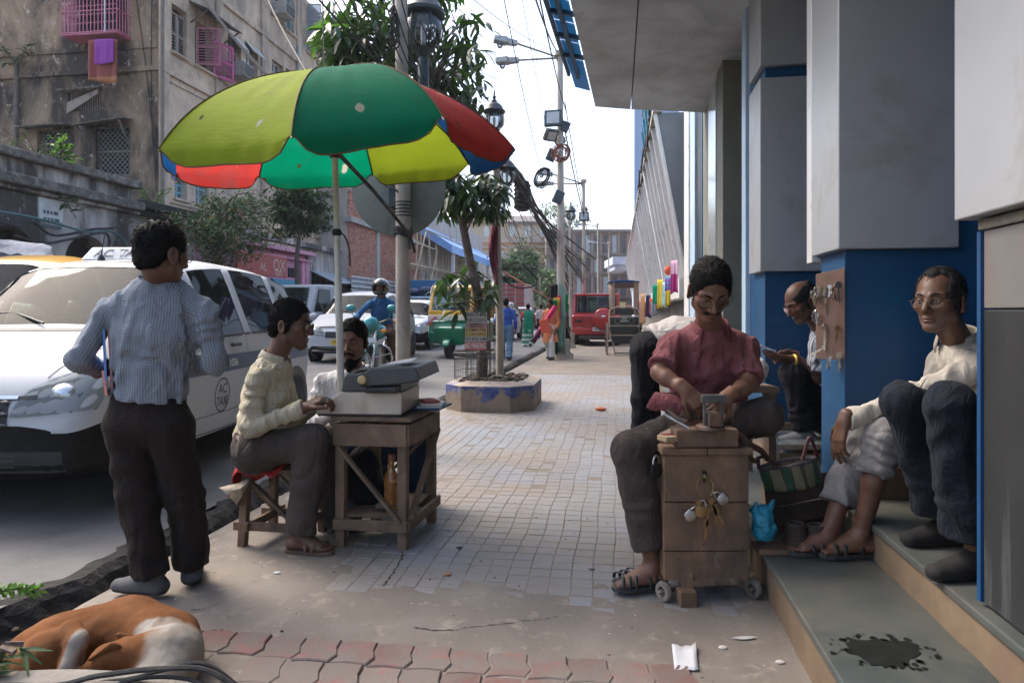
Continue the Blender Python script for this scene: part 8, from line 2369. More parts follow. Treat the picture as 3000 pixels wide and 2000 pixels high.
for k,(dx,dz)in enumerate(((.02,-.035),(-.05,.055),(.02,-.03),(.015,-.01),(0,0),(-.02,.01),(.01,0),(0,0))):
 a=R(-89.5+45*k);tips_.append(UC+(ue1*math.cos(a)+ue2*math.sin(a))*1.05+V3((dx,0,dz)))
apex=UC+un*.5
umb=thing('umbrella','large umbrella with yellow, green, red and blue panels over the typewriter table','umbrella',(-.93,3.88,0))
UM=[canvas('umbrella_yellow',(.28,.36,.02),.45),canvas('umbrella_green',(.0,.2,.1),.5),canvas('umbrella_red',(.5,.045,.04),.5),canvas('umbrella_blue',(.01,.1,.32),.4,False)]
def rib_pt(k,t):
 tip=tips_[k%8];th=R(62);r_=math.sin(th*t)/math.sin(th);h=1-(1-math.cos(th*t))/(1-math.cos(th))
 base=UC+(tip-UC)*r_
 return base+un*.5*h-(tip-UC)*0
q=random.Random(8)
PIPE=pm('umbrella_piping',(.13,.07,.03),.9)
for k in range(8):
 rows=[]
 for i in range(13):
  t=i/12;row=[]
  for j in range(15):
   s_=j/14;a,c=rib_pt(k,t),rib_pt(k+1,t)
   p=a.lerp(c,s_);inw=(UC-p);inw-=un*inw.dot(un)
   p=p+inw*.055*4*s_*(1-s_)*t+un*.01*math.sin(s_*23+t*9+k)*t*(1-t)
   row.append(p)
  rows.append(row)
 drop=V3((0,0,-1))*.75+(V3((0,0,-1))-un*-1)*0
 for i in(1,2,3,4):
  row=[]
  for j in range(15):
   s_=j/14;e=rows[12][j];out=(e-UC).normalized()
   prof=1-abs(2*s_-1)**7
   dep=.115*(i/4)*(1+.05*math.sin(s_*8+k*2))
   p=e+(V3((0,0,-1))*.92+out*(.18-.25*(i/4))*.6)*dep*(prof if i>1 else max(prof,.4))
   mid=(rows[12][0]+rows[12][14])/2
   p=p+(mid-p)*(.035*(i/4)**2)+out*.008*math.sin(s_*30+k)
   row.append(p)
  rows.append(row)
 b=MB();b.grid(rows);o=b.build('panel',UM[(k+1)%4],umb,True,True,sub=1)
 b=MB();b.tube(rows[16],.0045,5);b.tube([r_[0]+un*.002 for r_ in rows[:13]],.004,5);b.build('piping',PIPE,o,True,True)
pb0=V3((-.935,3.82,0));ptop=apex-un*.03
pole_at=lambda z:pb0.lerp(ptop,z/ptop.z)
b=MB();b.tube([pb0,pole_at(1.45)],.021,12);b.tube([pole_at(1.43),ptop],.0175,12);b.build('pole',pm('white_umbrella_pole',(.55,.53,.48),.5,.1,.1,dirt=(.3,.26,.2),damt=.35),umb,True,True)
hub=pole_at(2.2)
for k in range(8):
 b=MB();b.tube([rib_pt(k,i/8)-un*.012 for i in range(9)],.005,5);b.tube([hub,rib_pt(k,.5)-un*.015],.005,5);b.build('rib',BLACK if k!=1 else PANELW,umb,True,True)
b=MB();b.lathe([(.03,-.03),(.035,0),(.03,.03)],12,None,hub);b.build('runner',BLACK,umb,True,True)
b=MB();c_=pole_at(1.72);b.lathe([(.022,-.02),(.03,0),(.022,.02)],10,None,c_);b.tube(spline([c_,c_+V3((.05,-.03,-.02)),c_+V3((.08,-.03,-.1)),c_+V3((.085,-.03,-.2))],4),.005,5);b.build('tie',RUBBER,umb,True,True)
b=MB();b.tube([W(968,425,3.97),W(1095,560,4.9),W(1204,692,6.02)],.014,6);o=b.build('strap',RUBBER,None,smooth=True);tag(o,'black strap tying the umbrella to the steel pole','strap')
b=MB()
for k in range(4):c_=W(1182,672+6*k,6.1);b.tube([c_+V3((.075*math.cos(a),.075*math.sin(a),.02*math.sin(a*2)))for a in[2*math.pi*i/14 for i in range(15)]],.012,5)
b.tube([W(1202,692,6.02),W(1215,740,6.0)],.014,5);b.tube([W(1196,695,6.02),W(1200,730,6.0)],.012,5);o=b.build('lashing',RUBBER,None,smooth=True);tag(o,'black rubber lashing knotted round the steel pole','lashing')
WOOD=pm('worn_table_wood',(.17,.11,.07),.75,var=.3,scale=7,dirt=(.06,.045,.035),damt=.42,dscale=5,bmp=.4,bscale=40,bdist=.004)
WOODG=pm('grey_old_wood',(.17,.105,.065),.85,var=.3,scale=9,dirt=(.05,.04,.033),damt=.42,dscale=4,streak=.75,bmp=.6,bscale=35,bdist=.006,dirt2=(.2,.16,.13),d2amt=.34)
ta=thing('table','small worn wooden table carrying the typewriter','table',(-.7,3.86,0))
LF,RF,RB_,LB2=V3((-.912,3.65,0)),V3((-.574,3.60,0)),V3((-.48,4.07,0)),V3((-.82,4.12,0))
e1=(RF-LF).normalized();e2=(RB_-RF).normalized();Z=V3((0,0,1))
for p in(LF,RF,RB_,LB2):b=MB();b.bar(p,p+Z*.66,.05,.05,e2);b.build('leg',WOOD,ta,True,bevel=.004)
for(p,q2)in((LF,RF),(RF,RB_),(LB2,RB_),(LF,LB2)):
 d=(q2-p).normalized();n_=d.cross(Z)
 b=MB();b.bar(p-d*.03+Z*.605+n_*.033,q2+d*.03+Z*.605+n_*.033,.022,.115,Z);b.build('apron',WOOD,ta,True,bevel=.003)
 b=MB();b.bar(p-d*.03+Z*.13+n_*.036,q2+d*.035+Z*.13+n_*.036,.022,.055,Z);b.build('stretcher',WOOD,ta,True,bevel=.003)
for(p,q2,z0,z1)in((LF,RF,.54,.15),(RF,RB_,.16,.56),(LB2,RB_,.2,.54)):
 n_=(q2-p).normalized().cross(Z);b=MB();b.bar(p+Z*z0+n_*.04,q2+Z*z1+n_*.04,.018,.035,n_);b.build('brace',WOOD,ta,True,bevel=.003)
cen=(LF+RF+RB_+LB2)/4
for i in range(3):
 b=MB();a=LF+e2*(.0+.165*i)-e1*.045-e2*.035+Z*.676;w_=.163
 b.prism([a,a+e1*.44,a+e1*.44+e2*w_,a+e2*w_],Z*.022);b.build('top_board',WOOD,ta,True,bevel=.004)
b=MB()
a=LF+Z*.16-e1*.0;b.prism([a,a+e1*.34,a+e1*.34+e2*.46,a+e2*.46],Z*.015);b.build('shelf',WOODG,ta,True)
tz=.7
TYC=pm('cream_typewriter',(.5,.44,.36),.45,var=.06,dirt=(.33,.27,.2),damt=.35,dscale=6,bmp=.05);TYD=pm('charcoal_typewriter',(.055,.06,.066),.5,var=.12,bmp=.1,bscale=300,dirt=(.11,.11,.11),damt=.35,dscale=8)
o0=W(925,1226,3.625);o0.z=tz
ty=thing('typewriter','wide carriage typewriter in cream and charcoal on the wooden table','typewriter',o0)
tx=V3((1,-.075,0)).normalized();tv=V3((.09,1,0)).normalized()
def TP(x,z,w):return o0+tx*x+Z*z+tv*w
def tprism(name,prof,w0,w1,m,par=None,bev=.008):
 b=MB();b.prism([TP(x,z,w0)for x,z in prof],tv*(w1-w0));return b.build(name,m,par or ty,True,bevel=bev)
body_=tprism('lower_body',[(0,.012),(.0,.022),(.135,.128),(.462,.128),(.462,.012)],0,.42,TYC)
tprism('base',[(.01,0),(.455,0),(.46,.012),(.004,.012)],.004,.416,BLACK,bev=.003)
tprism('upper_shell',[(.137,.13),(.155,.212),(.17,.222),(.25,.226),(.268,.2),(.285,.13)],0,.42,TYD)
tprism('rear_shell',[(.29,.13),(.29,.165),(.46,.185),(.46,.13)],0,.42,TYD)
car=tprism('carriage',[(.285,.165),(.275,.235),(.31,.258),(.55,.268),(.575,.2),(.47,.178)],-.055,.47,TYD)
tprism('carriage_rail',[(.28,.128),(.28,.158),(.45,.165),(.45,.128)],-.05,.47,BLACK)
tprism('carriage_lever',[(.3,.135),(.3,.15),(.42,.15),(.42,.14)],-.062,-.05,BLACK)
b=MB();Mk=frame(-tv);b.lathe([(.02,0),(.024,.004),(.024,.022),(.02,.028),(.012,.03)],18,Mk,TP(.272,.2,-.05));k_=b.build('platen_knob',pm('ivory_knob',(.5,.38,.2),.4),car,True,True)
b=MB();b.lathe([(.034,-.01),(.034,.003),(.02,.01)],18,Mk,TP(.272,.2,-.045));b.build('knob_collar',BLACK,car,True,True)
b=MB();b.tube([TP(.29,.215,-.03),TP(.29,.215,.46)],.022,14);b.build('platen',RUBBER,car,True,True)
b=MB();b.prism([TP(.32,.262,.1),TP(.5,.285,.05),TP(.47,.29,.33),TP(.34,.268,.36)],Z*.002);b.build('paper',pm('typing_paper',(.66,.68,.72),.8),car,True)
b=MB()
for k in range(5):b.bar(TP(.34+.02*k,.262,.02+.04*k),TP(.43+.02*k,.272,.0+.05*k),.02,.006)
b.bar(TP(.3,.26,.02),TP(.3,.31,.02),.004,.004);b.bar(TP(.3,.26,.4),TP(.3,.31,.4),.004,.004);b.bar(TP(.3,.31,.02),TP(.3,.31,.4),.004,.006);b.build('paper_rest',STEEL,car,True)
KEYM=pm('typewriter_key',(.04,.04,.042),.4)
km=MB();km.lathe([(.0075,0),(.0085,.004),(.006,.006)],8);kme=km.mesh('key');kme.materials.append(KEYM)
inv=MW[ty.name].inverted()
for r_ in range(4):
 for k in range(12):inst('key',kme,inv@Matrix.Translation(TP(.03+.026*r_,.052+.02*r_,.075+.024*k+.006*r_)),ty)
b=MB();b.prism([TP(.15,.226,.1),TP(.2,.232,.06),TP(.235,.235,.3),TP(.19,.228,.32)],Z*.004);b.build('cover_lid',TYD,ty,True)
for k,(c,dx,dy,lab)in enumerate((((.03,.07,.16),0,0,'dark blue folder lying flat at the back corner of the table'),((.45,.5,.55),.0,.0,'pale writing pad on the blue folder'),((.6,.58,.55),.01,-.01,'white sheaf of papers on the writing pad'),((.45,.1,.1),.02,0,'red covered notebook on top of the papers'))):
 z=tz+.001+.014*k;s_=(.13,.115,.1,.07)[k];c_=LF+e1*.385+e2*(.36-.02*k);b=MB();an=.2*k
 u_=e1*math.cos(an)+e2*math.sin(an);w_=e2*math.cos(an)-e1*math.sin(an)
 b.prism([c_-u_*s_*.6-w_*s_+Z*z,c_+u_*s_*.6-w_*s_+Z*z,c_+u_*s_*.6+w_*s_+Z*z,c_-u_*s_*.6+w_*s_+Z*z],Z*.0125)
 o=b.build(('folder','writing_pad','papers','notebook')[k],pm('table_paper_%d'%k,c,.7,var=.1),None,bevel=.002);tag(o,lab,('folder','pad','papers','notebook')[k])
q_=Sdf(.03);c_=W(1062,1400,3.9);q_.ell(V3((c_.x,3.9,.32)),(.1,.09,.17));q_.ell(V3((c_.x+.03,3.88,.24)),(.12,.09,.09));q_.cap(V3((c_.x+.05,3.86,.22)),V3((c_.x+.16,3.84,.205)),.03,.012);q_.noise(.012,16)
v_,f_=q_.mesh(.01);o=link('bag',np_mesh('bag',v_,f_),None,False,cloth_mat('black_bag_cloth',(.008,.008,.009)));tag(o,'black cloth bag slumped on the shelf under the table','bag')
bo=thing('bottle','amber glass bottle with dappled wrapping on the shelf under the table','bottle',W(1147,1455,3.75));bo.location.z=.176;MW[bo.name]=Matrix.Translation(bo.location)
b=MB();b.lathe([(.036,0),(.04,.01),(.04,.15),(.034,.185),(.018,.215),(.016,.24),(.017,.262),(.014,.263)],18)
AMB_=pm('amber_bottle_wrap',(.25,.09,.02),.3,var=.3,scale=30,dirt=(.6,.4,.1),damt=.42,dscale=22,dsoft=.05,coat=.5);b.build('body',AMB_,bo,False,True)
b=MB();b.lathe([(.019,.258),(.02,.262),(.02,.295),(.017,.297)],14);b.build('cap',pm('bottle_cap',(.28,.1,.05),.5),bo,False,True)
b=MB();b.ball(W(1125,1498,3.72),(.05,.04,.022),10,6);o=b.build('cloth',pm('grey_rag',(.1,.085,.08),.95,var=.4,bmp=.8),None,smooth=True);o.location.z+=.198-W(1125,1498,3.72).z;tag(o,'crumpled dark rag on the table shelf by the bottle','rag')
sb=V3((-1.42,3.66,0));so=thing('stool','low wooden stool with a red cloth that the typist sits on','stool',sb+V3((.14,.13,0)))
sz_=.395
P4=[sb,sb+e1*.27,sb+e1*.27+e2*.27,sb+e2*.27]
for p in P4:b=MB();b.bar(p+(p-(P4[0]+P4[2])/2)*.12,p+Z*sz_,.042,.042,e2);b.build('leg',WOODG,so,True,bevel=.003)
b=MB();a=sb-e1*.03-e2*.03+Z*sz_;b.prism([a,a+e1*.33,a+e1*.33+e2*.33,a+e2*.33],Z*.024);b.build('seat',WOODG,so,True,bevel=.004)
for(i,j)in((0,1),(1,2),(3,2),(0,3)):
 p,q2=P4[i],P4[j];d=(q2-p).normalized();n_=d.cross(Z)
 b=MB();b.bar(p-d*.06+Z*.115+n_*.028,q2+d*.06+Z*.115+n_*.028,.02,.045,Z);b.build('stretcher',WOODG,so,True,bevel=.003)
for(i,j)in((0,1),(3,2),(0,3)):b=MB();b.bar(P4[i]+Z*.36,P4[j]+Z*.13,.018,.03,e2);b.build('brace',WOODG,so,True)
REDC=cloth_mat('red_cloth',(.4,.035,.035),var=.2)
q=random.Random(5);rows=[]
for i in range(14):
 t=i/13;row=[]
 for j in range(9):
  s_=j/8;over=max(0,.34-t);p=sb-e1*.05+e1*(.36*max(t,.3)-.1)+e2*(-.06+.36*s_)+Z*(sz_+.032+.012*math.sin(t*19+s_*7))
  p=p-Z*(over*.36+(.03 if s_<.1 else 0))+e1*(-.09*over+.012*math.sin(s_*15+t*11));row.append(p)
 rows.append(row)
drape_sheet('cloth',rows,REDC,None,'bright red cloth spread over the typist\'s stool','cloth')
b=MB();p0=W(722,1405,3.6);b.grid([[W(735,1398,3.62),W(700,1415,3.6),W(642,1428,3.62)],[W(730,1412,3.58),W(705,1430,3.57),W(665,1440,3.6)],[W(722,1425,3.6),W(708,1450,3.59),W(692,1478,3.62)],[W(735,1415,3.7),W(715,1440,3.7),W(690,1470,3.68)],[W(738,1400,3.72),W(700,1420,3.72),W(645,1430,3.66)]])
o=b.build('sack',cloth_mat('cream_sacking',(.42,.36,.28),var=.2),None,smooth=True,solid=.008);tag(o,'corner of a cream sack hanging off the typist\'s stool','sack')
cx0,cx1,cy0,cy1=.655,1.02,2.95,3.21
cb_=thing('cabinet','weathered plank cabinet on small wheels in front of the locksmith','cabinet',((cx0+cx1)/2,(cy0+cy1)/2,0))
zs_=[.095,.222,.432,.64]
for i in range(3):
 b=MB();b.box(((cx0+cx1)/2,cy0,(zs_[i]+zs_[i+1])/2),(cx1-cx0+.004*(i%2),.022,zs_[i+1]-zs_[i]-.004),rotm('Y',.004*(i-1)));b.build('plank',WOODG,cb_,True,bevel=.004)
for x in(cx0+.012,cx1-.012):b=MB();b.box((x,(cy0+cy1)/2+.005,.368),(.022,cy1-cy0-.02,.54));b.build('side',WOODG,cb_,True,bevel=.003)
b=MB();b.box(((cx0+cx1)/2,cy1,.368),(cx1-cx0,.02,.54));b.build('back',WOODG,cb_,True)
for i in range(2):b=MB();b.box((lerp(cx0-.015,cx1+.015,.25+.5*i),(cy0+cy1)/2-.005,.654),((cx1-cx0)/2+.013,cy1-cy0+.05,.03),rotm('Y',.006));b.build('lid_board',WOODG,cb_,True,bevel=.005)
b=MB();b.box((cx0+.1,cy0-.005,.08),(.05,.03,.1));b.box((cx0+.2,cy0-.004,.09),(.24,.03,.03),rotm('Y',-.05));b.build('bottom_rail',WOODG,cb_,True,bevel=.004)
for x,y in((cx0+.09,cy0-.03),(cx1-.1,cy0+.2)):b=MB();b.box((x,y,.035),(.075,.07,.07),rotm('Z',.1));b.build('block',WOODG,cb_,True,bevel=.005)
for x,y in((cx0-.0,cy0+.03),(cx1+.035,cy0+.06)):
 M_=rotm('Z',.5)@rotm('Y',math.pi/2);c_=V3((x,y-.03,.046));b=MB();b.lathe([(.022,-.012),(.04,-.012),(.045,0),(.04,.012),(.022,.012),(.022,-.012)],18,M_,c_,cap=False);b.lathe([(.004,-.03),(.01,-.02),(.01,.06),(.004,.07)],8,M_,c_);b.build('wheel',pm('pale_caster_wheel',(.26,.23,.2),.8,var=.2,dirt=(.1,.085,.07),damt=.5,dscale=12),cb_,True,True)
b=MB();b.lathe([(.001,0),(.011,0),(.011,.004)],12,frame((0,-1,0)),W(2063,1384,2.938));b.box(W(2063,1402,2.937),(.008,.004,.03));b.build('keyhole',DARKIN,cb_,True)
b=MB();
for k in range(10):b.ball(V3((cx0+.02+q.uniform(0,.32),cy0-.0115,q.choice(zs_[1:3])+q.choice((-.03,.03)))),.0032,6,4)
b.build('nail',pm('rusty_nail',(.05,.03,.025),.8),cb_,True)
BRASS=pm('dull_brass',(.3,.2,.1),.4,.9,.25,20);
def padlock(label,c,s_,m,yaw=0,roll=0,group=None):
 t=thing('padlock',label,'padlock',c,yaw,group);Mr_=rotm('Y',roll)
 b=MB();b.lathe([(.014*s_,-.008),(.02*s_,-.006),(.02*s_,.006),(.014*s_,.008)],16,Mr_@rotm('X',math.pi/2),(0,0,0));b.box((0,0,.003),(.034*s_,.013,.03*s_),Mr_);b.build('body',m,t,False,True,bevel=.002)
 b=MB();b.tube([Mr_@V3((.011*s_*math.cos(a),0,.018*s_+(.02*s_*math.sin(a))))for a in[math.pi*i/8 for i in range(9)]],.003*s_,6);b.build('shackle',STEEL,t,False,True)
kr=thing('key_ring','wire ring hanging padlocks and keys from the cabinet keyhole','key ring',W(2063,1400,2.92))
b=MB();c_=W(2066,1425,2.92);b.tube([c_+V3((.035*math.cos(a),.01*math.sin(a),.045*math.sin(a)))for a in[2*math.pi*i/20 for i in range(21)]],.003,6);b.tube([W(2063,1388,2.925),W(2064,1400,2.92)],.004,5);b.build('ring',BRASS,kr,True,True)
for(px,py,s_,m_,rl,lab)in((2022,1510,1.25,STEEL,.7,'square steel padlock leftmost on the cabinet ring'),(2055,1498,1.3,BRASS,.15,'round brass padlock in the middle of the cabinet ring'),(2118,1462,1.2,STEEL,-.9,'bright steel padlock rightmost on the cabinet ring')):padlock(lab,W(px,py,2.91),s_,m_,0,rl)
padlock('old round padlock hanging on the left side of the cabinet',W(1922,1378,2.97),1.7,BLACK,.6)
def key(label,c,s_,m,a=0,group=None,parent=None,yaw=0.0):
 t=thing('key',label,'key',c,yaw,group);Mr_=rotm('Y',a)
 b=MB();pr=[(0,-.006),(-.007,-.002),(-.009,.006),(-.005,.013),(.005,.013),(.009,.006),(.007,-.002)]
 b.prism([Mr_@V3((x*s_,-.001,z*s_))for x,z in pr],(0,.002,0));b.build('bow',m,t)
 b=MB();b.prism([Mr_@V3((x*s_,-.001,z*s_))for x,z in((-.0025,-.004),(-.0025,-.04),(0,-.044),(.003,-.04),(.003,-.034),(.0055,-.032),(.0055,-.026),(.003,-.024),(.003,-.018),(.005,-.015),(.0025,-.012),(.0025,-.004))],(0,.0022,0));b.build('blade',m,t)
for px,py,a,lab in((2074,1500,.1,'brass key hanging straight in the middle of the cabinet ring'),(2085,1470,-.35,'short brass key high on the right of the cabinet ring'),(2092,1490,-.2,'brass key next to the bright steel padlock'),(2068,1535,.05,'lowest hanging brass key on the cabinet ring'),(2045,1478,.3,'brass key tilted left over the square padlock'),(2100,1500,-.5,'brass key tilted right below the bright steel padlock')):key(lab,W(px,py,2.905),1.5,BRASS,a,'keys on the cabinet ring')
tzz=.672
bk_=thing('wood_block','thick dark wooden work block on top of the cabinet','block',((cx0+cx1)/2,2.98,tzz));b=MB();b.box((W(2064,1265,2.96).x,2.97,tzz+.04),(.27,.11,.078),rotm('Y',-.01));b.build('body',WOODG,bk_,True,bevel=.008)
vi=thing('vise','rusty hand vise standing on the work block','vise',W(2072,1235,2.97));vx=W(2072,1200,2.97).x;vz=tzz+.08
IRN=pm('rusty_iron',(.13,.1,.085),.55,.6,.3,12,dirt=(.22,.1,.05),damt=.42,dscale=10)
IRG=pm('grey_iron',(.16,.165,.17),.4,.7,.25,20,dirt=(.08,.05,.035),damt=.42,dscale=18)
b=MB();b.lathe([(.062,0),(.06,.012),(.05,.018)],16,None,(vx,2.93,vz));b.build('base',IRN,vi,True,True)
b=MB();b.box((vx+.006,2.91,vz+.045),(.055,.09,.055));b.build('jaw',IRN,vi,True,bevel=.005)
b=MB();b.box((vx-.03,2.905,vz+.075),(.012,.02,.12));b.box((vx+.042,2.905,vz+.075),(.012,.02,.12));b.build('post',IRG,vi,True,bevel=.002)
b=MB();b.box((vx+.006,2.9,vz+.128),(.105,.03,.028));b.box((vx+.006,2.905,vz+.145),(.098,.045,.008));b.build('clamp_bar',IRG,vi,True,bevel=.003)
def rod(name,lab,cat,pts,r_,m):
 b=MB();b.tube(pts,r_,7);o=b.build(name,m,None,smooth=True);tag(o,lab,cat)
rod('file','steel file lying across the cabinet by the bare foot','file',[W(1945,1212,2.98),W(2020,1255,2.93)],[.009,.006],STEEL)
rod('pliers','old pliers with a taped handle lying beside the vise','pliers',spline([W(1955,1200,2.95),W(1985,1225,2.93),W(2012,1235,2.92)],3),.009,IRN)
b=MB();b.box(W(1955,1283,2.93),(.06,.07,.022),rotm('Z',.4));o=b.build('wood_scrap',pm('pale_wood_scrap',(.3,.22,.13),.8),None,bevel=.003);tag(o,'pale wooden offcut on the cabinet lid under the foot','offcut')
b=MB();b.grid([[W(1938+20*i,1270+22*j,2.945-.002*j)for i in range(3)]for j in range(2)]);o=b.build('cloth',REDC,None,solid=.004);tag(o,'scrap of red cloth at the corner of the cabinet lid','cloth')
b=MB();b.tube(spline([W(2158,1265,3.0),W(2185,1290,2.98),W(2200,1340,3.0),W(2212,1350,3.05)],4),.012,6);b.tube(spline([W(2190,1300,3.02),W(2230,1320,3.1),W(2250,1345,3.2)],4),.014,6);o=b.build('strap',pm('leather_strap',(.09,.045,.03),.7),None,smooth=True);tag(o,'brown leather strap hanging off the right corner of the cabinet','strap')
be=thing('bench','rough wooden bench the locksmith sits on','bench',(1.05,3.5,0))
b=MB();b.box((.93,3.5,.585),(.46,.36,.04));b.build('seat',WOOD,be,True,bevel=.004)
for x in(.74,1.12):
 for y in(3.37,3.63):zb_=0;b=MB();b.box((x,y,(.565+zb_)/2),(.05,.05,.565-zb_));b.build('leg',WOOD,be,True)
b=MB();b.box((.93,3.35,.45),(.38,.03,.05));b.build('rail',WOOD,be,True)
q_=Sdf(.03);c_=W(2222,1085,3.75);q_.ell(c_,(.05,.06,.07));q_.ell(c_+V3((-.06,0,-.01)),(.07,.06,.07));q_.noise(.012,20);v_,f_=q_.mesh(.01);o=link('bundle',np_mesh('bundle',v_,f_),None,False,pm('speckled_bag',(.55,.5,.42),.7,var=.2,dirt=(.5,.1,.08),damt=.35,dscale=20));tag(o,'pale speckled plastic bundle behind the locksmith\'s elbow','bundle')
sh_=thing('shelf_stand','small dark wooden stand behind the locksmith\'s elbow','stand',(c_.x-.05,3.8,0));b=MB();b.box((c_.x-.03,3.78,(c_.z-.1)),(.24,.2,.03));b.build('top',WOOD,sh_,True)
for x in(-.1,.1):b=MB();b.box((c_.x-.03+x,3.78,(c_.z-.12+.19)/2),(.04,.1,c_.z-.12-.19));b.build('leg',WOOD,sh_,True)
lt=thing('low_table','low glass topped box table under the reading man\'s feet','table',W(2330,1320,4.35));zt2=.455
b=MB();b.box((W(2325,1300,4.35).x,4.35,zt2-.012),(.42,.5,.02));b.build('top',pm('dull_glass_top',(.12,.14,.14),.15,var=.2),lt,True)
b=MB();x_=W(2325,1300,4.35).x
for dx in(-.21,.21):b.box((x_+dx,4.35,zt2-.012),(.02,.52,.03));b.box((x_+dx*.95,4.12,(zt2+.16)/2),(.03,.03,zt2-.2));b.box((x_+dx*.95,4.58,(zt2+.16)/2),(.03,.03,zt2-.2))
b.box((x_,4.1,zt2-.012),(.44,.02,.03));b.build('frame',STEEL,lt,True)
b=MB();b.box((x_,4.12,.3),(.38,.01,.2));b.build('front',pm('tan_card',(.26,.19,.12),.8),lt,True)
pbg=thing('shopping_bag','woven plastic shopping bag with cream and green stripes','bag',W(2315,1440,3.42))
def stripe_mat():
 m,nt,bs=nodes_of('striped_woven_plastic');a=nt.nodes.new('ShaderNodeAttribute');a.attribute_name='cl';sp=nt.nodes.new('ShaderNodeSeparateXYZ');nt.links.new(a.outputs['Vector'],sp.inputs[0])
 r_=nt.nodes.new('ShaderNodeValToRGB');r_.color_ramp.interpolation='CONSTANT';els=r_.color_ramp.elements
 cs=[(0,(.02,.1,.045)),(.12,(.3,.28,.17)),(.29,(.16,.02,.03)),(.31,(.02,.13,.055)),(.44,(.17,.02,.03)),(.46,(.32,.3,.18)),(.62,(.17,.02,.03)),(.64,(.02,.12,.05)),(.67,(.17,.02,.03)),(.69,(.3,.28,.17)),(.84,(.02,.12,.05)),(.93,(.17,.02,.03)),(.95,(.3,.28,.17))]
 els[0].position=0;els[0].color=(*cs[0][1],1);els[1].position=cs[1][0];els[1].color=(*cs[1][1],1)
 for p,c in cs[2:]:e=els.new(p);e.color=(*c,1)
 nt.links.new(sp.outputs[0],r_.inputs[0])
 w_=nt.nodes.new('ShaderNodeTexWave');w_.inputs['Scale'].default_value=60;w_.bands_direction='X';nt.links.new(a.outputs['Vector'],w_.inputs['Vector'])
 c=mixc(nt,mth(nt,'MULTIPLY',w_.outputs[1],.4),r_.outputs[0],(.08,.07,.05));c=mixc(nt,mth(nt,'GREATER_THAN',sp.outputs[1],.86),c,(.055,.045,.06))
 nt.links.new(c,bs.inputs['Base Color']);bs.inputs['Roughness'].default_value=.5;bump(nt,bs,w_.outputs[1],.4,.003)
 return m
BL,BR,TLc,TR=W(2248,1440,3.36),W(2408,1418,3.44),W(2226,1372,3.38),W(2398,1338,3.46)
rows,uv=[],[]
for i in range(25):
 s_=i/24;
 for j in range(7):
  t=j/6;fr=BL.lerp(BR,s_).lerp(TLc.lerp(TR,s_),t)+V3((0,-.05*math.sin(math.pi*s_)*(1-.5*t)+.006*math.sin(s_*17+t*5),0));rows.append(fr);uv.append((s_,t,0))
for i in range(25):
 s_=1-i/24
 for j in range(7):
  t=j/6;rows.append(BL.lerp(BR,s_).lerp(TLc.lerp(TR,s_),t)+V3((0,.07*math.sin(math.pi*s_)**.5+.02,.0)));uv.append((s_,t,0))
b=MB();b.grid([rows[i*7:(i+1)*7]for i in range(50)],True);me=b.mesh('body',True);attr(me,'cl',np.array(uv,np.float32),'FLOAT_VECTOR');o=link('body',me,pbg,True,stripe_mat());md=o.modifiers.new('s','SOLIDIFY');md.thickness=.004
for(p,q2,h)in((TLc.lerp(TR,-.02),TLc.lerp(TR,.3),-.0),(TLc.lerp(TR,.72),TLc.lerp(TR,.98),.06)):
 b=MB();m_=p.lerp(q2,.5)+V3((-.05 if h<=0 else 0,0,h+.045));b.tube(spline([p,p.lerp(m_,.7)+Z*.015,m_,q2.lerp(m_,.7)+Z*.015,q2],4),.009,6);b.build('handle',pm('maroon_handle',(.09,.025,.03),.6),pbg,True,True)
tro=thing('trough','dark rusty metal trough propped under the striped bag','trough',W(2350,1500,3.25))
RUST=pm('dark_rust',(.07,.05,.042),.75,.3,.3,8,dirt=(.12,.075,.05),damt=.42,bmp=.3)
b=MB();A_,B_=W(2262,1490,3.28),W(2452,1452,3.34);rows=[]
for i in range(7):
 s_=i/6;c_=A_.lerp(B_,s_);rows.append([c_+V3((0,-.09,.035)),c_+V3((0,-.07,-.055)),c_+V3((0,.06,-.06)),c_+V3((0,.1,.07)),c_+V3((0,.11,.09))])
b.grid(rows);b.build('pan',RUST,tro,True,solid=.006)
b=MB();b.bar(W(2262,1515,3.2),W(2450,1478,3.26),.012,.09,Z);b.build('front_plate',RUST,tro,True)
b=MB();b.box((W(2350,1540,3.3).x,3.34,.235),(.3,.12,.09));b.build('support',RUST,tro,True)
for n_,(px,k0)in enumerate(((2336,12),(2398,11))):
 cs_=thing('ring_stack',('left hand stack of dark metal rings under the trough','right hand stack of dark metal rings under the trough')[n_],'rings',V3((W(px,1580,3.0).x,3.02,.19)))
 for k in range(k0):
  b=MB();r_=.047-.001*k;b.tube([V3((r_*math.cos(a)+.002*math.sin(k*2),r_*math.sin(a),.008+.0085*k))for a in[2*math.pi*i/18 for i in range(18+1)]],.0042,5);b.build('ring',RUST,cs_,False,True)
b=MB();b.box((W(2335,1595,3.02).x,3.03,.2035),(.36,.12,.026),rotm('Z',-.05));o=b.build('board',WOODG,None,bevel=.005);tag(o,'short wooden board lying at the front edge of the step','board')
for t_ in bpy.data.objects:
 if t_.name.startswith('ring_stack'):t_.location.z=.217
q_=Sdf(.02);c_=W(2232,1528,2.98);q_.ell(c_,(.05,.045,.075));q_.ell(c_+V3((.022,-.01,-.035)),(.038,.04,.045));q_.cap(c_+V3((.03,0,.04)),c_+V3((.055,0,.1)),.018,.004);q_.cap(c_+V3((-.03,0,.05)),c_+V3((-.02,0,.085)),.018,.008);q_.noise(.016,26);v_,f_=q_.mesh(.005)
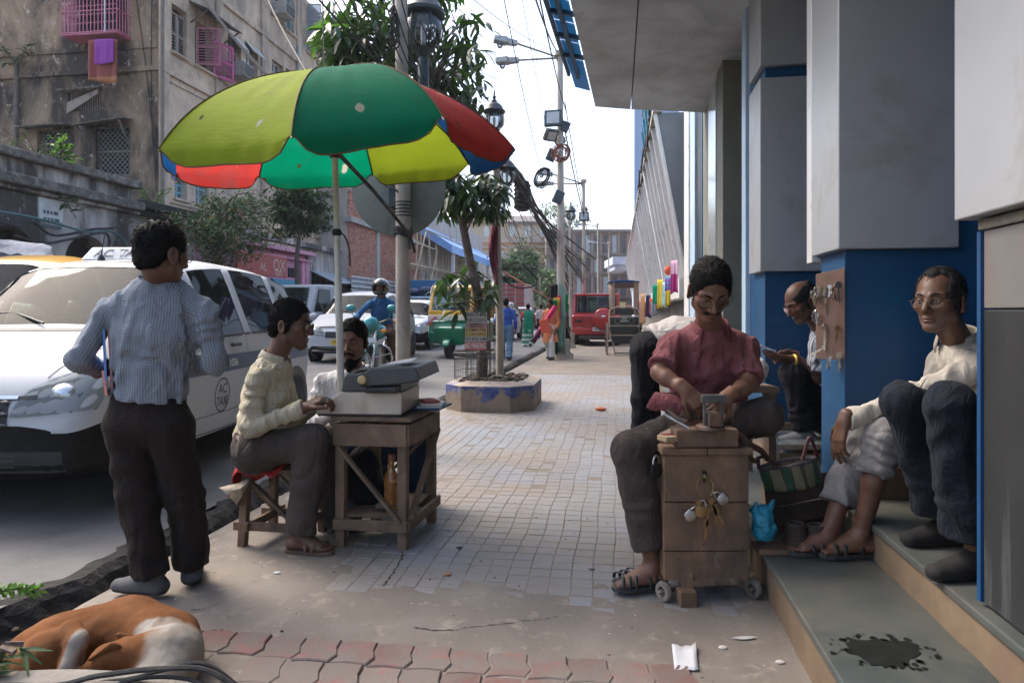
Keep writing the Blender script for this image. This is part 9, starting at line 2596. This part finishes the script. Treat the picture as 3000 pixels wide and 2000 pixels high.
BLB=pm('blue_plastic_bag',(.01,.19,.3),.3,var=.3,scale=9,bmp=.9,bscale=26,bdist=.02);o=link('plastic_bag',np_mesh('plastic_bag',v_,f_),None,False,BLB);tag(o,'crumpled blue plastic bag knotted beside the cabinet','plastic bag')
kb=thing('key_board','brown hardboard panel hung on the blue column with sample keys','key board',W(2432,920,3.5))
c4=[W(2391,803,3.5),W(2475,784,3.36),W(2476,1052,3.36),W(2432,1054,3.42),W(2391,1050,3.5)]
b=MB();b.prism(c4,V3((.004,.012,0)));b.build('panel',pm('brown_hardboard',(.155,.09,.065),.8,var=.2,scale=8,dirt=(.09,.06,.05),damt=.4,bmp=.2,bscale=50),kb,True,bevel=.002)
BRIGHT=pm('bright_key_metal',(.7,.7,.68),.25,1.0,.1)
def kp(px,py):t=(px-2391)/85;return W(px,py,lerp(3.49,3.345,t))
for(px,py,s_,a,m_,lab)in((2455,840,2.0,0,BRIGHT,'big steel key at the top right of the key board'),(2416,862,2.6,-.1,BRIGHT,'long steel key near the top of the key board'),(2416,962,1.9,.05,BRIGHT,'flat steel key in the middle of the key board'),(2451,965,1.5,.1,BRASS,'red headed small key right of centre on the key board'),(2412,1018,1.9,1.1,BRIGHT,'black handled bright key tilted at the foot of the key board'),(2457,1045,1.7,0,STEEL,'steel key dangling below the right corner of the key board')):key(lab,kp(px,py)-V3((0,.006,0)),s_,m_,a)
q=random.Random(9)
for n_,(px,py)in enumerate(((2380,860),(2398,858),(2434,850),(2384,925),(2425,1055))):
 for k in range(5):key(('bunch of small keys at the left top edge of the key board','bunch of small keys beside the left top bunch on the key board','thick bunch of small keys top centre on the key board','bunch of small keys hanging off the left edge of the key board','bunch of small keys and locks at the foot of the key board')[n_],kp(px+q.uniform(-7,7),py+q.uniform(-12,12))-V3((0,.008+.004*k,0)),q.uniform(.9,1.2),q.choice((STEEL,BRASS,BRIGHT)),q.uniform(-.4,.4),'key bunch %d on the key board'%(n_+1),None,q.uniform(-.6,.6))
TX=lambda n_,c:cloth_mat(n_,c,var=.15)
Ys=18.15
for i,(px0,px1,py0,py1,c,lab,hw_)in enumerate(((1611,1633,879,1040,(.0,.14,.05),'long plain green scarf hanging by the tall lamp',1.0),(1622,1640,872,962,(.62,.38,.05),'mustard yellow scarf next to the long green one',.7),(1631,1643,866,945,(.45,.03,.1),'crimson scarf behind the yellow one',.8),(1637,1657,828,1025,(.2,.34,.3),'speckled grey green scarf hung from a point on the tall lamp',1.0),(1628,1640,950,1035,(.02,.16,.17),'dark teal scarf below the yellow and crimson ones',1.0),(1653,1664,862,912,(.0,.2,.06),'short bright green scarf right of the speckled one',1.0),(1612,1634,838,880,(.02,.02,.022),'black cloth hanging left of the tall lamp',1.0))):
 hanging('scarf',(W(px0,py0,Ys+.05*i),W(px1,py0+(20 if i==3 else 0)-(6 if i==6 else 0),Ys+.05*i)),(py1-py0)/F*Ys,TX('scarf_%d'%i,c),lab,'scarf',.025,i,10,8,hw_)
wc=[((.65,.5,.06),1926,1941,820,905,'pale yellow cloth hanging on the shop wall'),((.45,.65,.6),1941,1957,828,900,'aqua cloth next to the pale yellow one'),((.55,.42,.04),1951,1964,840,895,'yellow cloth right of the aqua one'),((.4,.03,.2),1966,1985,764,860,'magenta striped scarf nearest on the shop wall'),((.25,.18,.4),1950,1966,812,852,'rainbow striped scarf left of the magenta one'),((.0,.3,.18),1912,1926,835,890,'green garment left of the pale yellow cloth'),((.6,.1,.05),1903,1912,875,920,'red garment low on the shop wall'),((.06,.07,.16),1893,1906,865,930,'navy garment on the shop wall'),((.7,.4,.22),1877,1890,862,950,'apricot garment hanging low by the rickshaw'),((.4,.16,.04),1888,1899,885,925,'rust orange garment beside the apricot one'),((.65,.3,.38),1868,1879,878,945,'pink garment farthest along the shop wall'),((.25,.27,.3),1906,1922,885,925,'grey patterned garment low on the shop wall')]
for i,(c,px0,px1,py0,py1,lab)in enumerate(wc):
 p=on_u(1.02,px1,py0);Y=p.y*.985
 m_=TX('garment_%d'%i,c)
 if i==4:m_=two_tone('rainbow_stripe',(.3,.1,.45),(.1,.3,.5),.5,3)
 if i==3:m_=two_tone('magenta_stripe',(.38,.02,.18),(.7,.45,.6),.6,1)
 hanging('garment',(W(px0,py0,Y),W(px1,py0-2,Y-.1)),(py1-py0)/F*Y,m_,lab,'garment',.014,i,14,8,1.2)
b=MB();c_=W(1958,792,13.2);b.ball(c_,(.08,.08,.09),10,8);o=b.build('bag',TX('red_white_bag',(.6,.12,.08)),None,smooth=True);tag(o,'small red bag hung above the shop wall clothes','bag')
dq=Sdf(.035)
dq.ell((-1.57,2.31,.085),(.14,.14,.11));dq.ell((-1.51,2.24,.115),(.1,.085,.095),rotm('Z',.4),.015);dq.cap((-1.58,2.4,.09),(-1.38,2.47,.1),.1,.112);dq.cap((-1.38,2.47,.1),(-1.2,2.38,.1),.112,.108);dq.ell((-1.15,2.28,.09),(.11,.13,.115));dq.ell((-1.13,2.2,.07),(.095,.11,.09))
dq.cap((-1.15,2.25,.13),(-1.24,2.2,.145),.075,.058,.025);dq.ell((-1.285,2.19,.14),(.064,.052,.05),rotm('Z',.1),.015);dq.cap((-1.32,2.185,.125),(-1.385,2.19,.085),.036,.022,.015)
dq.cap((-1.46,2.26,.2),(-1.415,2.22,.18),.034,.034,.012);dq.cap((-1.415,2.22,.185),(-1.415,2.12,.05),.033,.024,.012);dq.cap((-1.415,2.12,.04),(-1.34,2.1,.03),.026,.022,.012)
dq.cap((-1.7,2.27,.04),(-1.62,2.12,.03),.03,.02,.02);dq.cap((-1.12,2.14,.05),(-1.27,2.07,.035),.04,.028,.015)
dq.cap((-1.43,2.36,.21),(-1.36,2.28,.1),.012,.014,.03,op='s')
for k in range(5):dq.cap((-1.4+.045*k,2.4,.222),(-1.33+.035*k,2.33,.2),.003,.003,.016,op='s')
dq.noise(.004,24)
v_,f_=dq.mesh(.006)
me=np_mesh('dog',v_,f_)
def bl(c,r):return np.clip((1.0-np.sqrt((((v_-np.array(c))/np.array(r))**2).sum(1)))*5,0,1)
nz=vnoise(v_*22)*.06
wht=np.maximum.reduce([bl((-1.1,2.22,.09),(.15,.17,.16)),bl((-1.2,2.3,.19),(.12,.06,.06)),bl((-1.4,2.17,.12),(.03,.12,.14)),bl((-1.34,2.1,.03),(.08,.05,.04))])
wht=np.clip(wht-1.0*bl((-1.27,2.19,.14),(.13,.08,.09))+nz,0,1)
col=np.stack([wht,np.clip(bl((-1.17,2.33,.19),(.06,.05,.05)),0,1),wht*0,wht*0+1],1);attr(me,'mask',col,'FLOAT_COLOR')
m,nt,bs=nodes_of('dog_fur');a=nt.nodes.new('ShaderNodeAttribute');a.attribute_name='mask';sp=nt.nodes.new('ShaderNodeSeparateColor');nt.links.new(a.outputs['Color'],sp.inputs[0]);vv_=coords(nt)
c=ramp(nt,noise(nt,vv_,9,5),.3,.7,(.12,.047,.017,1),(.2,.088,.038,1));c=mixc(nt,sp.outputs[0],c,ramp(nt,noise(nt,vv_,12,5),.3,.7,(.24,.21,.17,1),(.34,.32,.29,1)));c=mixc(nt,mth(nt,'MULTIPLY',sp.outputs[1],.5),c,(.08,.03,.015))
nt.links.new(c,bs.inputs['Base Color']);bs.inputs['Roughness'].default_value=.95;bs.inputs['Specular IOR Level'].default_value=.12;bump(nt,bs,mth(nt,'ADD',noise(nt,coords(nt,'Object',(1,1,.3)),260,3),mth(nt,'MULTIPLY',noise(nt,vv_,40,4),.6)),.55,.004)
dog=link('dog',me,None,False,m);tag(dog,'brown and white dog curled up asleep on the pavement','dog');MW[dog.name]=Matrix.Identity(4)
eq=Sdf(.008);eq.cap((-1.262,2.17,.188),(-1.33,2.145,.158),.026,.006,side=(.2,.75,.6),ratio=2.4);eq.cap((-1.255,2.225,.186),(-1.275,2.215,.205),.018,.008);v2,f2=eq.mesh(.003);me=np_mesh('ear',v2,f2);attr(me,'mask',np.zeros((len(v2),4)),'FLOAT_COLOR');link('ear',me,dog,False,m)
st_=MB();rows=[]
for i in range(13):
 t=i/12;x=lerp(-1.75,-.86,t);z=.216-.006*math.sin(t*9)-(max(0,t-.8)*.22);rows.append([V3((x,2.02,0)),V3((x,2.0,z-.02)),V3((x,1.97,z)),V3((x,1.84,z+.004)),V3((x,1.8,z-.03)),V3((x,1.78,0))])
st_.grid(rows);o=st_.build('kerb_stone',pm('rough_kerb_stone',(.2,.185,.165),.95,var=.25,scale=8,bmp=.8,bscale=40,bdist=.01),None,smooth=True);tag(o,'rough grey kerb stone in front of the sleeping dog','kerb stone')
for k,pts in enumerate((((-1.7,1.9,.24),(-1.3,1.88,.222),(-1.15,1.9,.24),(-.98,1.93,.245),(-.85,1.95,.22),(-.7,1.95,.1)),((-1.7,1.93,.25),(-1.4,1.9,.215),(-1.12,1.92,.215),(-1.0,1.94,.232),(-.88,1.97,.235),(-.74,1.98,.12)),((-1.12,1.9,.21),(-1.02,1.92,.225),(-.9,1.93,.21),(-.8,1.9,.17)))):
 b=MB();b.tube(spline(pts,6),.006+.002*(k==0),6);o=b.build('cable',RUBBER,None,smooth=True);tag(o,('thick black cable lying along the front kerb stone','second black cable looping off the right end of the kerb stone','short black cable end on the kerb stone')[k],'cable')
fp=thing('fern_sprig','bright green feathery twig poking in above the sleeping dog','twig',W(-60,1732,2.2));b=MB();P=spline([W(-80,1738,2.2),W(0,1730,2.2),W(60,1722,2.2),W(112,1728,2.2)],6);b.tube(P,.0025,5);b.build('stem',BARK,fp,True)
_,lb=leaf_mesh('l',.03,.011,.2,MANGO_Y,.25,2);b=MB();q=random.Random(6)
for p in P[5:]:
 for k in range(9):M_=leaf_matrix(p+V3((q.uniform(-.006,.006),q.uniform(-.01,.01),q.uniform(-.006,.006))),(q.uniform(-.2,1),q.uniform(-.6,.6),q.uniform(-1,1)),q.uniform(.6,1.1),q.uniform(-1,1));b.add([M_@V3(x)for x in lb.v],lb.f)
b.build('foliage',MANGO_Y,fp,True,True,fix=False)
sprig('dark leafy tuft at the corner beside the kerb stone',W(-30,1985,1.95),10,.1,.014,7,DUSTY,.08,.1)
pp=G(2010,1935);rows=[[G(lerp(1968,2038,i/5)+8*(1-j/5),lerp(1972,1902,j/5))+V3((0,0,.013+.012*(abs(i-2.5)/2.5)**2*(j/5)+.003*math.sin(i*3+j)))for i in range(6)]for j in range(6)]
drape_sheet('paper',rows,pm('litter_paper',(.62,.63,.66),.85,var=.06,dirt=(.45,.44,.43),damt=.3,dscale=20),None,'creased white sheet of paper lying by the red pavers','paper',.0008)
fe=MB();a,c_=G(2130,1878),G(2218,1874);rows=[]
for i in range(9):
 t=i/8;p=a.lerp(c_,t);w_=.011*math.sin(math.pi*min(1,max(0,(t-.2)/.8)));rows.append([p+V3((0,-w_,.011)),p+V3((0,0,.015+.01*t*(1-t))),p+V3((0,w_,.012))])
fe.grid(rows);o=fe.build('feather',pm('white_feather',(.65,.62,.56),.8),None,smooth=True);tag(o,'curved white feather on the cement by the step','feather')
for(px,py,lab,c)in((2118,1902,'fluffy white down near the feather',(.55,.5,.46)),(2285,1945,'fluffy white down close to the step',(.55,.5,.46)),(1760,1203,'scrap of orange plastic far down the pavement',(.6,.16,.07)),(812,1682,'white crumpled scrap in front of the typist\'s foot',(.6,.6,.62)),(1732,1668,'round grey pebble on the tiles',(.3,.28,.27)),(1346,1608,'dark tuft of lint on the tiles',(.04,.04,.045)),(1312,1686,'cigarette end on the cement',(.45,.2,.08))):
 p=G(px,py);b=MB();s_=.012 if py>1300 else .05;b.ball(p+V3((0,0,s_*.4+.004)),(s_*1.5,s_,s_*.5),8,5);o=b.build('scrap',pm('scrap_%d'%px,c,.9,var=.2),None,smooth=True);tag(o,lab,'litter')
b=MB();q=random.Random(10)
for k in range(230):
 u_,v0=q.uniform(-2.2,.6),q.choice((q.uniform(2.3,4.5),q.uniform(2.3,9)));p=S(u_,v0,.005);s_=q.uniform(.002,.006);b.cur=q.choice((0,1,1,2,2));b.ball(p,(s_*q.uniform(.8,1.6),s_,s_*.5),5,3)
for k in range(60):
 u_,v0=q.uniform(-2.6,-2.25),q.uniform(2.4,6);p=S(u_,v0,-.05);s_=q.uniform(.01,.035);b.cur=q.choice((0,1,2,2));b.ball(p,(s_,s_,s_*.5),6,4)
o=b.build('litter',[pm('pale_grit',(.45,.42,.38),.9),pm('dark_grit',(.06,.05,.045),.9),pm('brown_grit',(.22,.15,.1),.9)],None,fix=False);o['kind']='stuff'
b=MB()
for pts in(((1180,1615),(1170,1650),(1145,1690),(1120,1720)),((1210,1840),(1300,1850),(1420,1835),(1560,1820),(1640,1808)),((540,1870),(600,1850),(660,1850),(700,1870)),((560,1790),(600,1785),(640,1770))):
 P=spline([G(*p)for p in pts],8);L=[];Rr=[]
 for i,p in enumerate(P):w_=.0028*(1+.8*math.sin(i*2.3))*(1 if 0<i<len(P)-1 else .1);p=p+V3((q.uniform(-.006,.006),q.uniform(-.006,.006),.0062));L.append(p+V3((w_,w_,0)));Rr.append(p-V3((w_,w_,0)))
 b.grid([L,Rr])
o=b.build('crack',DARKIN,None);o['kind']='structure'
HZ=bpy.data.materials.new('haze');HZ.use_nodes=True
ht=HZ.node_tree;ht.nodes.clear()
ho=ht.nodes.new('ShaderNodeOutputMaterial');pv=ht.nodes.new('ShaderNodeVolumePrincipled')
pv.inputs['Color'].default_value=(.86,.9,.95,1);pv.inputs['Density'].default_value=.0006;pv.inputs['Anisotropy'].default_value=.2
ht.links.new(pv.outputs[0],ho.inputs['Volume'])
b=MB();b.box((0,320,9),(860,800,20));o=b.build('haze',HZ);o['kind']='stuff'
